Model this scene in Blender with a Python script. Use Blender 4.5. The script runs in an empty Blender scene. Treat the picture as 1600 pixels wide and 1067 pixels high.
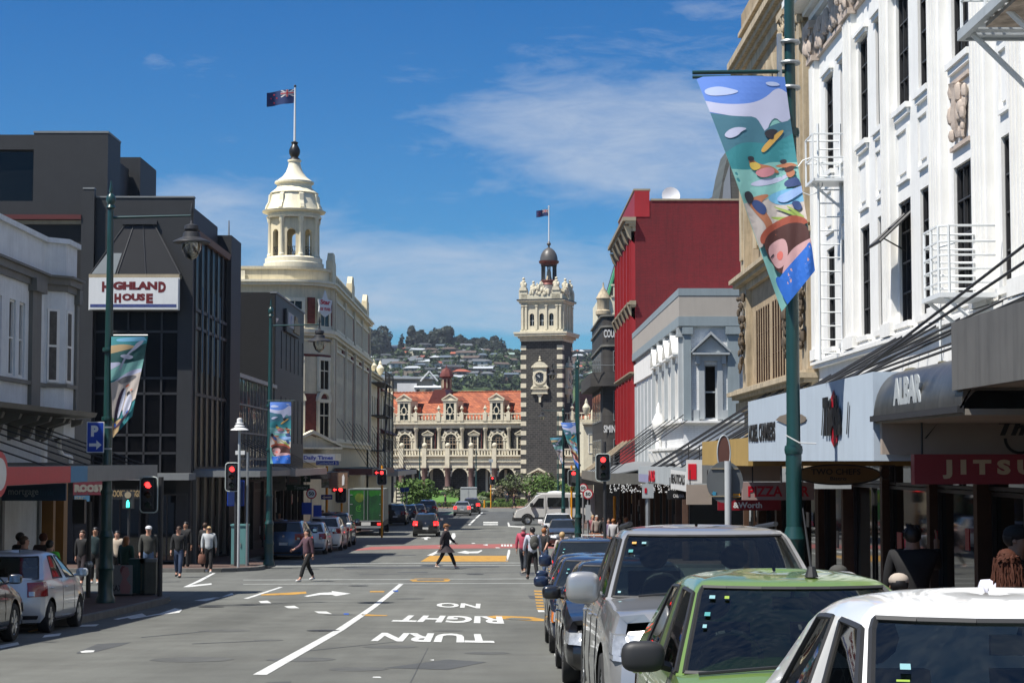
import bpy, bmesh, math, random
from mathutils import Vector, Matrix, Euler
R = math.radians
rnd = random.Random(11)
SC = bpy.context.scene
COL = SC.collection
# ------------------------------------------------------------------ camera, sky, sun, exposure
EYE = 6.0
FPX = 2900.0
PITCH = math.atan((720 - 533.5) / FPX)
YAW = math.atan(15.0 / FPX)
cam_d = bpy.data.cameras.new('camera'); cam = bpy.data.objects.new('camera', cam_d); COL.objects.link(cam)
cam_d.sensor_width = 36.0; cam_d.lens = FPX / 1600 * 36.0
cam_d.clip_start = 0.1; cam_d.clip_end = 6000
cam.location = (0, 0, EYE); cam.rotation_euler = (math.pi/2 + PITCH, 0, -YAW)
SC.camera = cam
CM = cam.rotation_euler.to_matrix()
SUN_EL, SUN_AZ = R(60), math.atan2(-0.84, -0.54)     # azimuth measured from +Y towards +X
world = bpy.data.worlds.new('World'); SC.world = world; world.use_nodes = True
def build_world():
    nt = world.node_tree; N = nt.nodes; L = nt.links; N.clear()
    out = N.new('ShaderNodeOutputWorld'); bg = N.new('ShaderNodeBackground'); bg.inputs[1].default_value = 0.056
    L.new(bg.outputs[0], out.inputs[0])
    sky = N.new('ShaderNodeTexSky'); sky.sky_type = 'NISHITA'; sky.sun_disc = False
    sky.sun_elevation = SUN_EL; sky.sun_rotation = SUN_AZ % (2*math.pi)
    sky.air_density = 1.0; sky.dust_density = 0.2; sky.ozone_density = 3.0
    tc = N.new('ShaderNodeTexCoord'); sep = N.new('ShaderNodeSeparateXYZ'); L.new(tc.outputs['Generated'], sep.inputs[0])
    def M(op, a, b=None, c=None, clamp=False):
        n = N.new('ShaderNodeMath'); n.operation = op; n.use_clamp = clamp
        for i, v in enumerate((a, b, c)):
            if v is None: continue
            if hasattr(v, 'links'): L.new(v, n.inputs[i])
            else: n.inputs[i].default_value = v
        return n.outputs[0]
    yy = M('MAXIMUM', M('ABSOLUTE', sep.outputs[1]), 0.12)
    a = M('DIVIDE', sep.outputs[0], yy); e = M('DIVIDE', sep.outputs[2], yy)
    def blob(px, py, rx, ry, s):
        u = M('DIVIDE', M('SUBTRACT', a, (px-785)/FPX), rx/FPX); v = M('DIVIDE', M('SUBTRACT', e, (720-py)/FPX), ry/FPX)
        d = M('ADD', M('MULTIPLY', u, u), M('MULTIPLY', v, v))
        return M('MULTIPLY', M('POWER', 2.718, M('MULTIPLY', d, -1.0)), s)
    tot = None
    for b in ((780,425,380,50,1.15),(640,485,330,34,.95),(860,500,250,26,.6),(1010,180,230,95,1.0),(1110,240,170,80,.8),(560,430,260,55,.8),(820,185,150,42,.7),(960,260,230,45,.85),
              (310,325,130,52,1.15),(640,95,60,32,.42),(350,105,80,26,.36),(235,92,25,14,.4),(1250,120,120,80,.5),(1100,5,160,20,.6),(740,300,60,24,.35),(470,360,120,30,.6)):
        t = blob(*b); tot = t if tot is None else M('ADD', tot, t)
    far = M('MULTIPLY', M('GREATER_THAN', M('ADD', M('ADD', M('ABSOLUTE', a), M('MULTIPLY', M('GREATER_THAN', e, .4), 9)), M('MULTIPLY', M('LESS_THAN', sep.outputs[1], 0), 9)), 0.5), 0.6)
    tot = M('ADD', M('MINIMUM', tot, 1.2), far)
    cmb = N.new('ShaderNodeCombineXYZ'); L.new(M('MULTIPLY', a, 7.0), cmb.inputs[0]); L.new(M('MULTIPLY', e, 26.0), cmb.inputs[1]); L.new(M('MULTIPLY', a, 2.0), cmb.inputs[2])
    def noise(sc, det, rough, dist):
        n = N.new('ShaderNodeTexNoise'); n.inputs['Scale'].default_value = sc; n.inputs['Detail'].default_value = det
        n.inputs['Roughness'].default_value = rough; n.inputs['Distortion'].default_value = dist; L.new(cmb.outputs[0], n.inputs['Vector']); return n.outputs[0]
    n1 = noise(1.4, 9, .66, .9); n2 = noise(4.5, 8, .66, .6)
    nn = M('ADD', M('MULTIPLY', n1, .62), M('MULTIPLY', n2, .38))
    f = M('MULTIPLY', M('SUBTRACT', M('ADD', nn, M('MULTIPLY', tot, .36)), .605), 2.25, clamp=True)
    f = M('MULTIPLY', f, M('ADD', .70, M('MULTIPLY', far, .2)))
    ramp = N.new('ShaderNodeMapRange'); L.new(e, ramp.inputs[0]); ramp.inputs[1].default_value = .03; ramp.inputs[2].default_value = .25; ramp.inputs[3].default_value = 0; ramp.inputs[4].default_value = 1
    tint = N.new('ShaderNodeMix'); tint.data_type = 'RGBA'; L.new(ramp.outputs[0], tint.inputs[0])
    tint.inputs[6].default_value = SKY_LO; tint.inputs[7].default_value = SKY_HI
    mul = N.new('ShaderNodeMix'); mul.data_type = 'RGBA'; mul.blend_type = 'MULTIPLY'; mul.inputs[0].default_value = 1
    L.new(sky.outputs[0], mul.inputs[6]); L.new(tint.outputs[2], mul.inputs[7])
    cl = N.new('ShaderNodeMix'); cl.data_type = 'RGBA'; L.new(f, cl.inputs[0]); L.new(mul.outputs[2], cl.inputs[6])
    cl.inputs[7].default_value = CLOUD
    L.new(cl.outputs[2], bg.inputs[0])
SKY_LO = (.38, .90, 1.30, 1); SKY_HI = (.17, .70, 1.24, 1); CLOUD = (6.6, 7.6, 9.2, 1)
build_world()
sun_d = bpy.data.lights.new('sun', 'SUN'); sun = bpy.data.objects.new('sun', sun_d); COL.objects.link(sun)
sun_d.energy = 5.0; sun_d.angle = R(0.5); sun_d.color = (1.0, .955, .88)
SUNV = Vector((math.sin(SUN_AZ)*math.cos(SUN_EL), math.cos(SUN_AZ)*math.cos(SUN_EL), math.sin(SUN_EL)))
sun.rotation_euler = SUNV.to_track_quat('Z', 'Y').to_euler()
SC.view_settings.view_transform = 'Standard'; SC.view_settings.look = 'None'; SC.view_settings.gamma = 1
SC.view_settings.exposure = 0.5
SC.cycles.max_bounces = 6; SC.cycles.diffuse_bounces = 2; SC.cycles.glossy_bounces = 3; SC.cycles.transparent_max_bounces = 8
SC.cycles.caustics_reflective = False; SC.cycles.caustics_refractive = False
SC.cycles.sample_clamp_indirect = 4.0
# ------------------------------------------------------------------ ground profile and photo-to-world rays
DT = [(-60,.6),(0,1.7),(6,1.93),(17.5,2.4),(36,3.2),(47,3.55),(60,3.84),(70,4.04),(90,4.36),(113,4.72),(129,4.9),(150,5.1),(181,5.35),(208,5.58),(226,5.68),(260,5.85),(320,6.0),(5000,6.0)]
def _D(y):
    if y <= DT[0][0]: return DT[0][1]
    for (a, b), (c, d) in zip(DT, DT[1:]):
        if y <= c: return b + (d-b)*(y-a)/(c-a)
    return DT[-1][1]
def gz(y):
    k = math.floor(y/5.0)*5.0; t = (y-k)/5.0
    return EYE - (_D(k)*(1-t) + _D(k+5)*t)
def ray(px, py): return (CM @ Vector(((px-800)/FPX, (533.5-py)/FPX, -1))).normalized()
def PX(px, py, X): d = ray(px, py); return Vector((0,0,EYE)) + d*(X/d.x)
def PY(px, py, Y): d = ray(px, py); return Vector((0,0,EYE)) + d*(Y/d.y)
def G(px, py):
    Y = 60.0
    for _ in range(60):
        z = gz(Y); d = ray(px, py); Yn = (z-EYE)/d.z*d.y if d.z < -1e-5 else 260
        Y = Y*.5 + min(max(Yn, 1), 400)*.5
    p = PY(px, py, Y); p.z = gz(Y); return p
# ------------------------------------------------------------------ materials
MATS = {}
def srgb(r, g, b):
    f = lambda c: (c/255/12.92 if c <= 10 else ((c/255+.055)/1.055)**2.4); return (f(r), f(g), f(b))
def mat(name, col, rough=.7, metal=0, var=.12, vs=1.5, streak=0., bump=0., bs=40, spec=.5, emit=0, coat=0, kind=None, c2=None, sc=1, tr=0):
    if name in MATS: return MATS[name]
    m = bpy.data.materials.new(name); m.use_nodes = True; MATS[name] = m
    nt = m.node_tree; N = nt.nodes; L = nt.links; P = N['Principled BSDF']
    col = tuple(col[:3]) + (1,)
    P.inputs['Roughness'].default_value = rough; P.inputs['Metallic'].default_value = metal
    P.inputs['Specular IOR Level'].default_value = spec; P.inputs['Coat Weight'].default_value = coat; P.inputs['Coat Roughness'].default_value = .04
    tc = N.new('ShaderNodeTexCoord'); vec = tc.outputs['Object']
    cur = None
    def mixc(a, b, f, mode='MIX'):
        n = N.new('ShaderNodeMix'); n.data_type = 'RGBA'; n.blend_type = mode
        for i, v in ((6, a), (7, b), (0, f)):
            if hasattr(v, 'links'): L.new(v, n.inputs[i])
            else: n.inputs[i].default_value = v
        return n.outputs[2]
    def mapr(v, a, b, c, d):
        n = N.new('ShaderNodeMapRange'); L.new(v, n.inputs[0])
        for i, q in enumerate((a, b, c, d)): n.inputs[i+1].default_value = q
        return n.outputs[0]
    def noise(v, s, det=4, ro=.55):
        n = N.new('ShaderNodeTexNoise'); n.inputs['Scale'].default_value = s; n.inputs['Detail'].default_value = det; n.inputs['Roughness'].default_value = ro
        L.new(v, n.inputs['Vector']); return n.outputs[0]
    height = None
    if kind in ('brick', 'block', 'tile', 'board'):
        sp = N.new('ShaderNodeSeparateXYZ'); L.new(vec, sp.inputs[0]); ad = N.new('ShaderNodeMath'); ad.operation = 'ADD'; L.new(sp.outputs[0], ad.inputs[0]); L.new(sp.outputs[1], ad.inputs[1])
        cb = N.new('ShaderNodeCombineXYZ'); L.new(ad.outputs[0], cb.inputs[0]); L.new(sp.outputs[2], cb.inputs[1])
        b = N.new('ShaderNodeTexBrick'); L.new(cb.outputs[0], b.inputs['Vector'])
        w, h, mo = {'brick': (.24, .086, .008), 'block': (.62, .3, .03), 'tile': (.42, .36, .02), 'board': (30, .18, .008)}[kind]
        b.inputs['Scale'].default_value = 1; b.inputs['Brick Width'].default_value = w*sc; b.inputs['Row Height'].default_value = h*sc; b.inputs['Mortar Size'].default_value = mo*sc
        b.inputs['Color1'].default_value = col; c2 = c2 or tuple(c*.7 for c in col[:3]); b.inputs['Color2'].default_value = tuple(c2[:3])+(1,)
        mc = {'brick': .75, 'block': 1.9, 'tile': .45, 'board': .55}[kind]
        b.inputs['Mortar'].default_value = tuple(min(1, c*mc) for c in col[:3])+(1,)
        b.inputs['Bias'].default_value = 0.0
        cur = b.outputs['Color']; height = b.outputs['Fac']
    elif c2:
        cur = mixc(col, tuple(c2[:3])+(1,), mapr(noise(vec, vs*2.2, 6), .38, .62, 0, 1))
    if cur is None:
        rg = N.new('ShaderNodeRGB'); rg.outputs[0].default_value = col; cur = rg.outputs[0]
    if var:
        f = mapr(noise(vec, vs, 6, .65), .3, .7, 1-var, 1+var*.6)
        cur = mixc(cur, f, 1.0, 'MULTIPLY')
    if streak:
        mp = N.new('ShaderNodeMapping'); mp.inputs['Scale'].default_value = (3.2, 3.2, .25); L.new(vec, mp.inputs[0])
        f = mapr(noise(mp.outputs[0], 2.0, 5, .7), .46, .74, 1.0, 1-streak); cur = mixc(cur, f, 1.0, 'MULTIPLY')
    if kind == 'lane':
        mp = N.new('ShaderNodeMapping'); mp.inputs['Scale'].default_value = (.9, .035, 1); L.new(vec, mp.inputs[0])
        cur = mixc(cur, mapr(noise(mp.outputs[0], 1.0, 4, .6), .35, .65, .86, 1.10), 1.0, 'MULTIPLY')
        cur = mixc(cur, mapr(noise(vec, 60, 3, .7), .35, .65, .88, 1.12), 1.0, 'MULTIPLY'); cur = mixc(cur, mapr(noise(vec, .12, 3, .6), .42, .6, .9, 1.04), 1.0, 'MULTIPLY')
    L.new(cur, P.inputs['Base Color'])
    if bump:
        bp = N.new('ShaderNodeBump'); bp.inputs['Strength'].default_value = bump; bp.inputs['Distance'].default_value = .02
        if height is not None:
            inv = N.new('ShaderNodeMath'); inv.operation = 'SUBTRACT'; inv.inputs[0].default_value = 1; L.new(height, inv.inputs[1]); hh = inv.outputs[0]
        else: hh = noise(vec, bs, 4)
        L.new(hh, bp.inputs['Height']); L.new(bp.outputs[0], P.inputs['Normal'])
    if emit:
        P.inputs['Emission Color'].default_value = col; P.inputs['Emission Strength'].default_value = emit
    return m
def glassmat(name, tint=(.35,.42,.42), refl=.06, rough=.02, alpha=.6):
    if name in MATS: return MATS[name]
    m = bpy.data.materials.new(name); m.use_nodes = True; MATS[name] = m
    nt = m.node_tree; N = nt.nodes; L = nt.links; N.clear()
    out = N.new('ShaderNodeOutputMaterial'); t = N.new('ShaderNodeBsdfTransparent'); t.inputs[0].default_value = tuple(c*alpha for c in tint)+(1,)
    g = N.new('ShaderNodeBsdfGlossy'); g.inputs['Roughness'].default_value = rough; g.inputs[0].default_value = (1,.98,.93,1)
    fr = N.new('ShaderNodeFresnel'); fr.inputs[0].default_value = 1.55; ad = N.new('ShaderNodeMath'); ad.operation = 'ADD'; ad.inputs[1].default_value = refl; L.new(fr.outputs[0], ad.inputs[0])
    mx = N.new('ShaderNodeMixShader'); L.new(ad.outputs[0], mx.inputs[0]); L.new(t.outputs[0], mx.inputs[1]); L.new(g.outputs[0], mx.inputs[2]); L.new(mx.outputs[0], out.inputs[0])
    return m
def winmat(name, col=(.006,.007,.008), rough=.06, wav=.0):
    """dark pane over an unlit room: a glossy dielectric, optionally a little wavy"""
    if name in MATS: return MATS[name]
    m = mat(name, col, rough, 0, .35, .8, spec=.32)
    if wav:
        nt = m.node_tree; N = nt.nodes; L = nt.links; P = N['Principled BSDF']; P.inputs['Specular IOR Level'].default_value = 1.0; P.inputs['IOR'].default_value = 1.9
        tc = N.new('ShaderNodeTexCoord'); mp = N.new('ShaderNodeMapping'); mp.inputs['Scale'].default_value = (1,1,.35); L.new(tc.outputs['Object'], mp.inputs[0])
        n = N.new('ShaderNodeTexNoise'); n.inputs['Scale'].default_value = 1.6; n.inputs['Detail'].default_value = 2; L.new(mp.outputs[0], n.inputs['Vector'])
        bp = N.new('ShaderNodeBump'); bp.inputs['Strength'].default_value = wav; bp.inputs['Distance'].default_value = .05; L.new(n.outputs[0], bp.inputs['Height']); L.new(bp.outputs[0], P.inputs['Normal'])
    return m
# ------------------------------------------------------------------ mesh builder and scene graph
class MB:
    def __init__(s): s.v = []; s.f = []; s.mi = []
    def add(s, vs, fs, mi=0):
        n = len(s.v); s.v += [tuple(v) for v in vs]
        for f in fs: s.f.append(tuple(i+n for i in f)); s.mi.append(mi)
        return s
    def box(s, x0, x1, y0, y1, z0, z1, mi=0):
        v = [(x0,y0,z0),(x1,y0,z0),(x1,y1,z0),(x0,y1,z0),(x0,y0,z1),(x1,y0,z1),(x1,y1,z1),(x0,y1,z1)]
        return s.add(v, [(0,3,2,1),(4,5,6,7),(0,1,5,4),(1,2,6,5),(2,3,7,6),(3,0,4,7)], mi)
    def bc(s, c, d, mi=0): return s.box(c[0]-d[0]/2, c[0]+d[0]/2, c[1]-d[1]/2, c[1]+d[1]/2, c[2]-d[2]/2, c[2]+d[2]/2, mi)
    def prism(s, poly, ax, a, b, mi=0):
        def P(p, t): return {'x': (t,p[0],p[1]), 'y': (p[0],t,p[1]), 'z': (p[0],p[1],t)}[ax]
        n = len(poly); vs = [P(p,a) for p in poly] + [P(p,b) for p in poly]
        fs = [tuple(range(n))[::-1], tuple(range(n,2*n))] + [(i,(i+1)%n,n+(i+1)%n,n+i) for i in range(n)]
        return s.add(vs, fs, mi)
    def lathe(s, prof, cx=0, cy=0, n=12, a0=0, a1=2*math.pi, mi=0, cap=True, sx=1, sy=1):
        full = abs(a1-a0-2*math.pi) < 1e-6; m = n if full else n+1; vs = []; fs = []
        for r, z in prof:
            for i in range(m):
                a = a0+(a1-a0)*i/n; vs.append((cx+r*math.cos(a)*sx, cy+r*math.sin(a)*sy, z))
        for j in range(len(prof)-1):
            for i in range(n):
                k = (i+1) % m; fs.append((j*m+i, j*m+k, (j+1)*m+k, (j+1)*m+i))
        if cap and full:
            fs.append(tuple(range(m))[::-1]); fs.append(tuple(range((len(prof)-1)*m, len(prof)*m)))
        return s.add(vs, fs, mi)
    def tube(s, p0, p1, r, n=8, r2=None, mi=0):
        p0 = Vector(p0); p1 = Vector(p1); d = (p1-p0)
        if d.length < 1e-6: return s
        q = d.to_track_quat('Z', 'Y').to_matrix(); r2 = r if r2 is None else r2; vs = []
        for P, rr in ((p0, r), (p1, r2)):
            for i in range(n): a = 2*math.pi*i/n; vs.append(P + q @ Vector((math.cos(a)*rr, math.sin(a)*rr, 0)))
        return s.add(vs, [(i,(i+1)%n,n+(i+1)%n,n+i) for i in range(n)] + [tuple(range(n))[::-1], tuple(range(n,2*n))], mi)
    def path(s, pts, r, n=6, mi=0):
        for a, b in zip(pts, pts[1:]): s.tube(a, b, r, n, mi=mi)
        return s
    def arc(s, cx, cz, r0, r1, a0, a1, y0, y1, n=12, mi=0):
        vs = []; fs = []
        for i in range(n+1):
            a = a0+(a1-a0)*i/n; c, q = math.cos(a), math.sin(a)
            vs += [(cx+r0*c,y0,cz+r0*q),(cx+r1*c,y0,cz+r1*q),(cx+r1*c,y1,cz+r1*q),(cx+r0*c,y1,cz+r0*q)]
        for i in range(n):
            b = 4*i
            for k in range(4): fs.append((b+k, b+(k+1)%4, b+4+(k+1)%4, b+4+k))
        fs += [(3,2,1,0), (4*n,4*n+1,4*n+2,4*n+3)]
        return s.add(vs, fs, mi)
    def spandrel(s, x0, x1, z0, y0, y1, ztop, mi=0, n=10):
        cx = (x0+x1)/2; r = (x1-x0)/2; ztop = max(ztop, z0+r+.01)
        for sg in (-1, 1):
            pts = [(cx+sg*r, ztop), (cx+sg*r, z0)] + [(cx+sg*r*math.cos(math.pi/2*i/n), z0+r*math.sin(math.pi/2*i/n)) for i in range(1, n+1)] + [(cx, ztop)]
            for i in range(1, len(pts)-2):     # fan as quads to keep faces planar and simple
                s.add([(pts[0][0],y0,pts[0][1]),(pts[i][0],y0,pts[i][1]),(pts[i+1][0],y0,pts[i+1][1])], [(0,1,2)], mi)
                s.add([(pts[i][0],y0,pts[i][1]),(pts[i+1][0],y0,pts[i+1][1]),(pts[i+1][0],y1,pts[i+1][1]),(pts[i][0],y1,pts[i][1])], [(0,1,2,3)], mi)
            s.add([(pts[0][0],y0,pts[0][1]),(pts[-2][0],y0,pts[-2][1]),(pts[-1][0],y0,pts[-1][1])], [(0,1,2)], mi)
        return s
    def ball(s, c, r, n=10, m=6, sx=1, sy=1, sz=1, mi=0):
        prof = [(max(1e-4, r*math.cos(-math.pi/2+math.pi*j/m)), r*math.sin(-math.pi/2+math.pi*j/m)) for j in range(m+1)]
        vs = []; fs = []
        for q, z in prof:
            for i in range(n): a = 2*math.pi*i/n; vs.append((c[0]+q*math.cos(a)*sx, c[1]+q*math.sin(a)*sy, c[2]+z*sz))
        for j in range(m):
            for i in range(n): k = (i+1) % n; fs.append((j*n+i, j*n+k, (j+1)*n+k, (j+1)*n+i))
        return s.add(vs, fs, mi)
    def quad(s, a, b, c, d, mi=0): return s.add([a,b,c,d], [(0,1,2,3)], mi)
    def wall(s, x0, x1, z0, z1, y, ops, dep=.2, mi=0, back=None):
        """a wall sheet at y facing -y with rectangular openings (x0,x1,z0,z1), each with reveals of depth dep"""
        xs = sorted(set([x0,x1] + [min(max(v,x0),x1) for o in ops for v in o[:2]])); zs = sorted(set([z0,z1] + [min(max(v,z0),z1) for o in ops for v in o[2:4]]))
        for a, b in zip(xs, xs[1:]):
            run = None
            for c, d in zip(zs, zs[1:]):
                if b-a < 1e-5 or d-c < 1e-5: continue
                hole = any(o[0]-1e-6 <= a and b <= o[1]+1e-6 and o[2]-1e-6 <= c and d <= o[3]+1e-6 for o in ops)
                if hole:
                    if run: s.quad((a,y,run[0]),(b,y,run[0]),(b,y,run[1]),(a,y,run[1]), mi); run = None
                else: run = (run[0], d) if run else (c, d)
            if run: s.quad((a,y,run[0]),(b,y,run[0]),(b,y,run[1]),(a,y,run[1]), mi)
        for o in ops:
            a, b, c, d = o[:4]; e = y+dep
            s.quad((a,y,c),(a,e,c),(a,e,d),(a,y,d), mi); s.quad((b,e,c),(b,y,c),(b,y,d),(b,e,d), mi)
            s.quad((a,e,d),(b,e,d),(b,y,d),(a,y,d), mi); s.quad((a,y,c),(b,y,c),(b,e,c),(a,e,c), mi)
        return s
    def sball(s, c, r, p=.62, n=20, m=12):
        k = len(s.v); s.ball((0,0,0), 1, n, m); f = lambda t, q: math.copysign(abs(t)**p, t)*q
        s.v[k:] = [(c[0]+f(x,r[0]), c[1]+f(y,r[1]), c[2]+f(z,r[2])) for x, y, z in s.v[k:]]; return s
    def xf(s, M):
        s.v = [tuple(M @ Vector(v)) for v in s.v]; return s
    def build(s, name, mats, parent=None, smooth=False, angle=35, recalc=True):
        me = bpy.data.meshes.new(name); me.from_pydata(s.v, [], s.f)
        if not isinstance(mats, (list, tuple)): mats = [mats]
        for m in mats:
            if m: me.materials.append(m)
        if len(mats) > 1: me.polygons.foreach_set('material_index', s.mi)
        if recalc:
            b = bmesh.new(); b.from_mesh(me); bmesh.ops.remove_doubles(b, verts=b.verts, dist=1e-5); bmesh.ops.recalc_face_normals(b, faces=b.faces); b.to_mesh(me); b.free()
        if smooth:
            me.polygons.foreach_set('use_smooth', [True]*len(me.polygons)); me.set_sharp_from_angle(angle=R(angle))
        o = bpy.data.objects.new(name, me); COL.objects.link(o)
        if parent is not None: o.parent = parent
        return o
def _split(s, name, mats, parent, smooth=False, angle=35, pad=.02, smooth_all=None):
    """build each separate cluster of the collected pieces as an object of its own"""
    n = len(s.v); p = list(range(n))
    def fd(a):
        while p[a] != a: p[a] = p[p[a]]; a = p[a]
        return a
    for f in s.f:
        r0 = fd(f[0])
        for k in f[1:]: p[fd(k)] = r0
    isl = {}
    for i, f in enumerate(s.f): isl.setdefault(fd(f[0]), []).append(i)
    bb = []
    for k, fs in isl.items():
        vs = {v for i in fs for v in s.f[i]}; bb.append([[min(s.v[v][a] for v in vs)-pad for a in range(3)], [max(s.v[v][a] for v in vs)+pad for a in range(3)], fs])
    ch = True
    while ch:
        ch = False; out = []
        for b in bb:
            for o in out:
                if all(b[0][a] <= o[1][a] and b[1][a] >= o[0][a] for a in range(3)):
                    o[0] = [min(x, y) for x, y in zip(o[0], b[0])]; o[1] = [max(x, y) for x, y in zip(o[1], b[1])]; o[2] = o[2]+b[2]; ch = True; break
            else: out.append(b)
        bb = out
    res = []
    for lo, hi, fs in bb:
        m = MB(); ids = {}
        for i in fs:
            for v in s.f[i]:
                if v not in ids: ids[v] = len(m.v); m.v.append(s.v[v])
            m.f.append(tuple(ids[v] for v in s.f[i])); m.mi.append(s.mi[i])
        res.append(m.build(name, mats, parent, smooth, angle))
    return res
MB.split = _split
def tag(o, label, cat, group=None):
    o['label'] = label; o['category'] = cat
    if group: o['group'] = group
    return o
def thing(name, label, cat, loc=(0,0,0), rz=0, group=None):
    o = bpy.data.objects.new(name, None); COL.objects.link(o); o.location = loc; o.rotation_euler = (0,0,rz); o.empty_display_size = .2
    return tag(o, label, cat, group)
def structure(o, kind='structure'): o['kind'] = kind; return o
def kids(o): return [c for c in bpy.data.objects if c.parent == o]
def dup(root, loc, rz=None, label=None, group=None, scale=None):
    r = root.copy(); COL.objects.link(r); r.location = loc
    if rz is not None: r.rotation_euler = (0,0,rz)
    if label: r['label'] = label
    if group: r['group'] = group
    if scale: r.scale = (scale,)*3 if isinstance(scale, (int, float)) else scale
    for ch in kids(root):
        c = ch.copy(); COL.objects.link(c); c.parent = r
        for g in kids(ch):
            d = g.copy(); COL.objects.link(d); d.parent = c
    return r
def minv(root):
    return (Matrix.Translation(root.location) @ root.rotation_euler.to_matrix().to_4x4()).inverted()
_tc = {}
TS = bpy.data.scenes.new('scratch')
def evalmesh(o):
    TS.collection.objects.link(o); vl = TS.view_layers[0]; vl.update()
    return bpy.data.meshes.new_from_object(o.evaluated_get(vl.depsgraph))
def tmesh(s, bold=0):
    k = (s, bold)
    if k in _tc: return _tc[k]
    cu = bpy.data.curves.new('t', 'FONT'); cu.body = s; cu.offset = bold; cu.resolution_u = 3; cu.fill_mode = 'FRONT'
    o = bpy.data.objects.new('t', cu); me = evalmesh(o)
    vs = [tuple(v.co) for v in me.vertices]; fs = [tuple(p.vertices) for p in me.polygons]
    bpy.data.objects.remove(o); bpy.data.meshes.remove(me)
    x0 = min(v[0] for v in vs); x1 = max(v[0] for v in vs); y0 = min(v[1] for v in vs); y1 = max(v[1] for v in vs)
    _tc[k] = ([((v[0]-x0)/(x1-x0), (v[1]-y0)/(y1-y0)) for v in vs], fs); return _tc[k]
def txt(parent, s, x0, x1, z0, z1, y, m, bold=.02, name='lettering', shear=0, ex=.006, f=None):
    """lettering on a plane facing -y of the parent, filling the given box; f maps (x,z) to a local point"""
    vs, fs = tmesh(s, bold); mb = MB(); n = len(vs)
    P = f or (lambda x, z, dy: (x, y-dy, z))
    pts = [(x0+(x1-x0)*(u+shear*w), z0+(z1-z0)*w) for u, w in vs]
    mb.add([P(a, b, ex) for a, b in pts], fs)
    if ex > .004:
        cnt = {}
        for q in fs:
            for i in range(len(q)):
                e = (q[i], q[(i+1) % len(q)]); cnt[e] = 1
        side = [e for e in cnt if (e[1], e[0]) not in cnt]
        mb.add([P(a, b, ex) for a, b in pts] + [P(a, b, 0) for a, b in pts], [(a, b, b+n, a+n) for a, b in side])
    return mb.build(name, m, parent, recalc=False)
# ------------------------------------------------------------------ shared materials
W_ = lambda n, c, **k: mat(n, srgb(*c), **k)
M_white = mat('white_paint', (.86,.85,.81), .55, var=.08, streak=.11, bump=.15, bs=30)
M_whiteold = mat('white_render', (.74,.77,.78), .65, var=.12, streak=.16)
M_greytrim = mat('grey_trim', (.16,.155,.135), .6, var=.12, streak=.15)
M_cream = mat('cream_plaster', (.70,.61,.41), .6, var=.12, streak=.22)
M_creamlt = mat('pale_cream_plaster', (.80,.73,.54), .6, var=.1, streak=.15)
M_sand = mat('weathered_stone', (.42,.32,.20), .8, var=.3, vs=2.2, streak=.45, bump=.3)
M_sandlt = mat('washed_stone', (.50,.41,.28), .8, var=.25, vs=2.0, streak=.5, bump=.25)
M_soot = mat('sooty_stone', (.10,.075,.05), .85, var=.4, vs=5, bump=.4)
M_char = mat('charcoal_render', (.021,.022,.024), .6, var=.15, streak=.12)
M_char2 = mat('charcoal_cladding', (.032,.034,.038), .55, var=.12, streak=.12, kind='board', sc=2)
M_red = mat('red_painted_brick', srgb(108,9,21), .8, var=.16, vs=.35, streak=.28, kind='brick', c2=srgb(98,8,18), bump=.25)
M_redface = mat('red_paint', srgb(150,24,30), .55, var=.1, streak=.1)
M_taupe = mat('taupe_trim', (.30,.25,.17), .65, var=.12, streak=.2)
M_brick = mat('red_brick', (.20,.045,.03), .8, var=.15, kind='brick', c2=(.12,.03,.025), bump=.3)
M_pink = mat('terracotta_pink_plaster', (.52,.43,.36), .75, var=.2, vs=6, bump=.3)
M_basalt = mat('basalt_block', (.050,.047,.042), .85, var=.3, vs=1.2, kind='block', c2=(.028,.027,.026), bump=.5)
M_oamaru = mat('limestone', (.66,.60,.45), .75, var=.14, vs=1.5, streak=.2)
M_tile = mat('terracotta_tile', (.46,.14,.06), .8, var=.35, vs=.9, kind='tile', c2=(.26,.07,.035), bump=.8)
M_slate = mat('slate', (.06,.065,.075), .6, kind='tile', sc=.6, var=.2, bump=.4)
M_copper = mat('copper_dome', (.16,.045,.035), .45, metal=.3, var=.25, vs=2)
M_dome = mat('lead_dome', (.10,.095,.09), .45, metal=.2, var=.25, vs=1.5)
M_black = mat('black_paint', (.012,.012,.013), .4, var=.1)
M_iron = mat('dark_iron', (.03,.03,.032), .5, var=.2, vs=6)
M_pole = mat('green_pole_paint', srgb(24,62,60), .35, var=.15, vs=3, streak=.1, coat=.3)
M_galv = mat('galvanised_steel', (.36,.38,.39), .45, metal=.6, var=.15, vs=5)
M_grey = mat('grey_paint', (.20,.21,.21), .55, var=.12, streak=.1)
M_grey2 = mat('light_grey_paint', (.40,.43,.44), .6, var=.08, streak=.12)
M_bluegrey = mat('blue_grey_panel', (.27,.32,.34), .55, var=.08, streak=.12)
M_beige = mat('beige_panel', (.42,.38,.33), .6, var=.06, streak=.08)
M_yellow = mat('signal_yellow', srgb(225,150,20), .45, var=.08)
M_ochre = mat('ochre_fascia', (.42,.28,.09), .6, var=.1, streak=.15)
M_moss = mat('mossy_awning_roof', (.11,.10,.065), .9, var=.4, vs=4, bump=.6, bs=25)
M_soffit = mat('awning_lining', (.30,.27,.23), .75, var=.1, vs=1, kind='board')
M_dark = mat('dark_interior', (.018,.017,.016), .9, var=.3, vs=.8)
M_wood = mat('stained_timber', (.09,.045,.025), .6, var=.25, vs=3)
M_glass = winmat('window_glass')
M_shop = mat('shop_glass', (.006,.007,.008), .03, 0, .3, .5, spec=.9)
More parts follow.
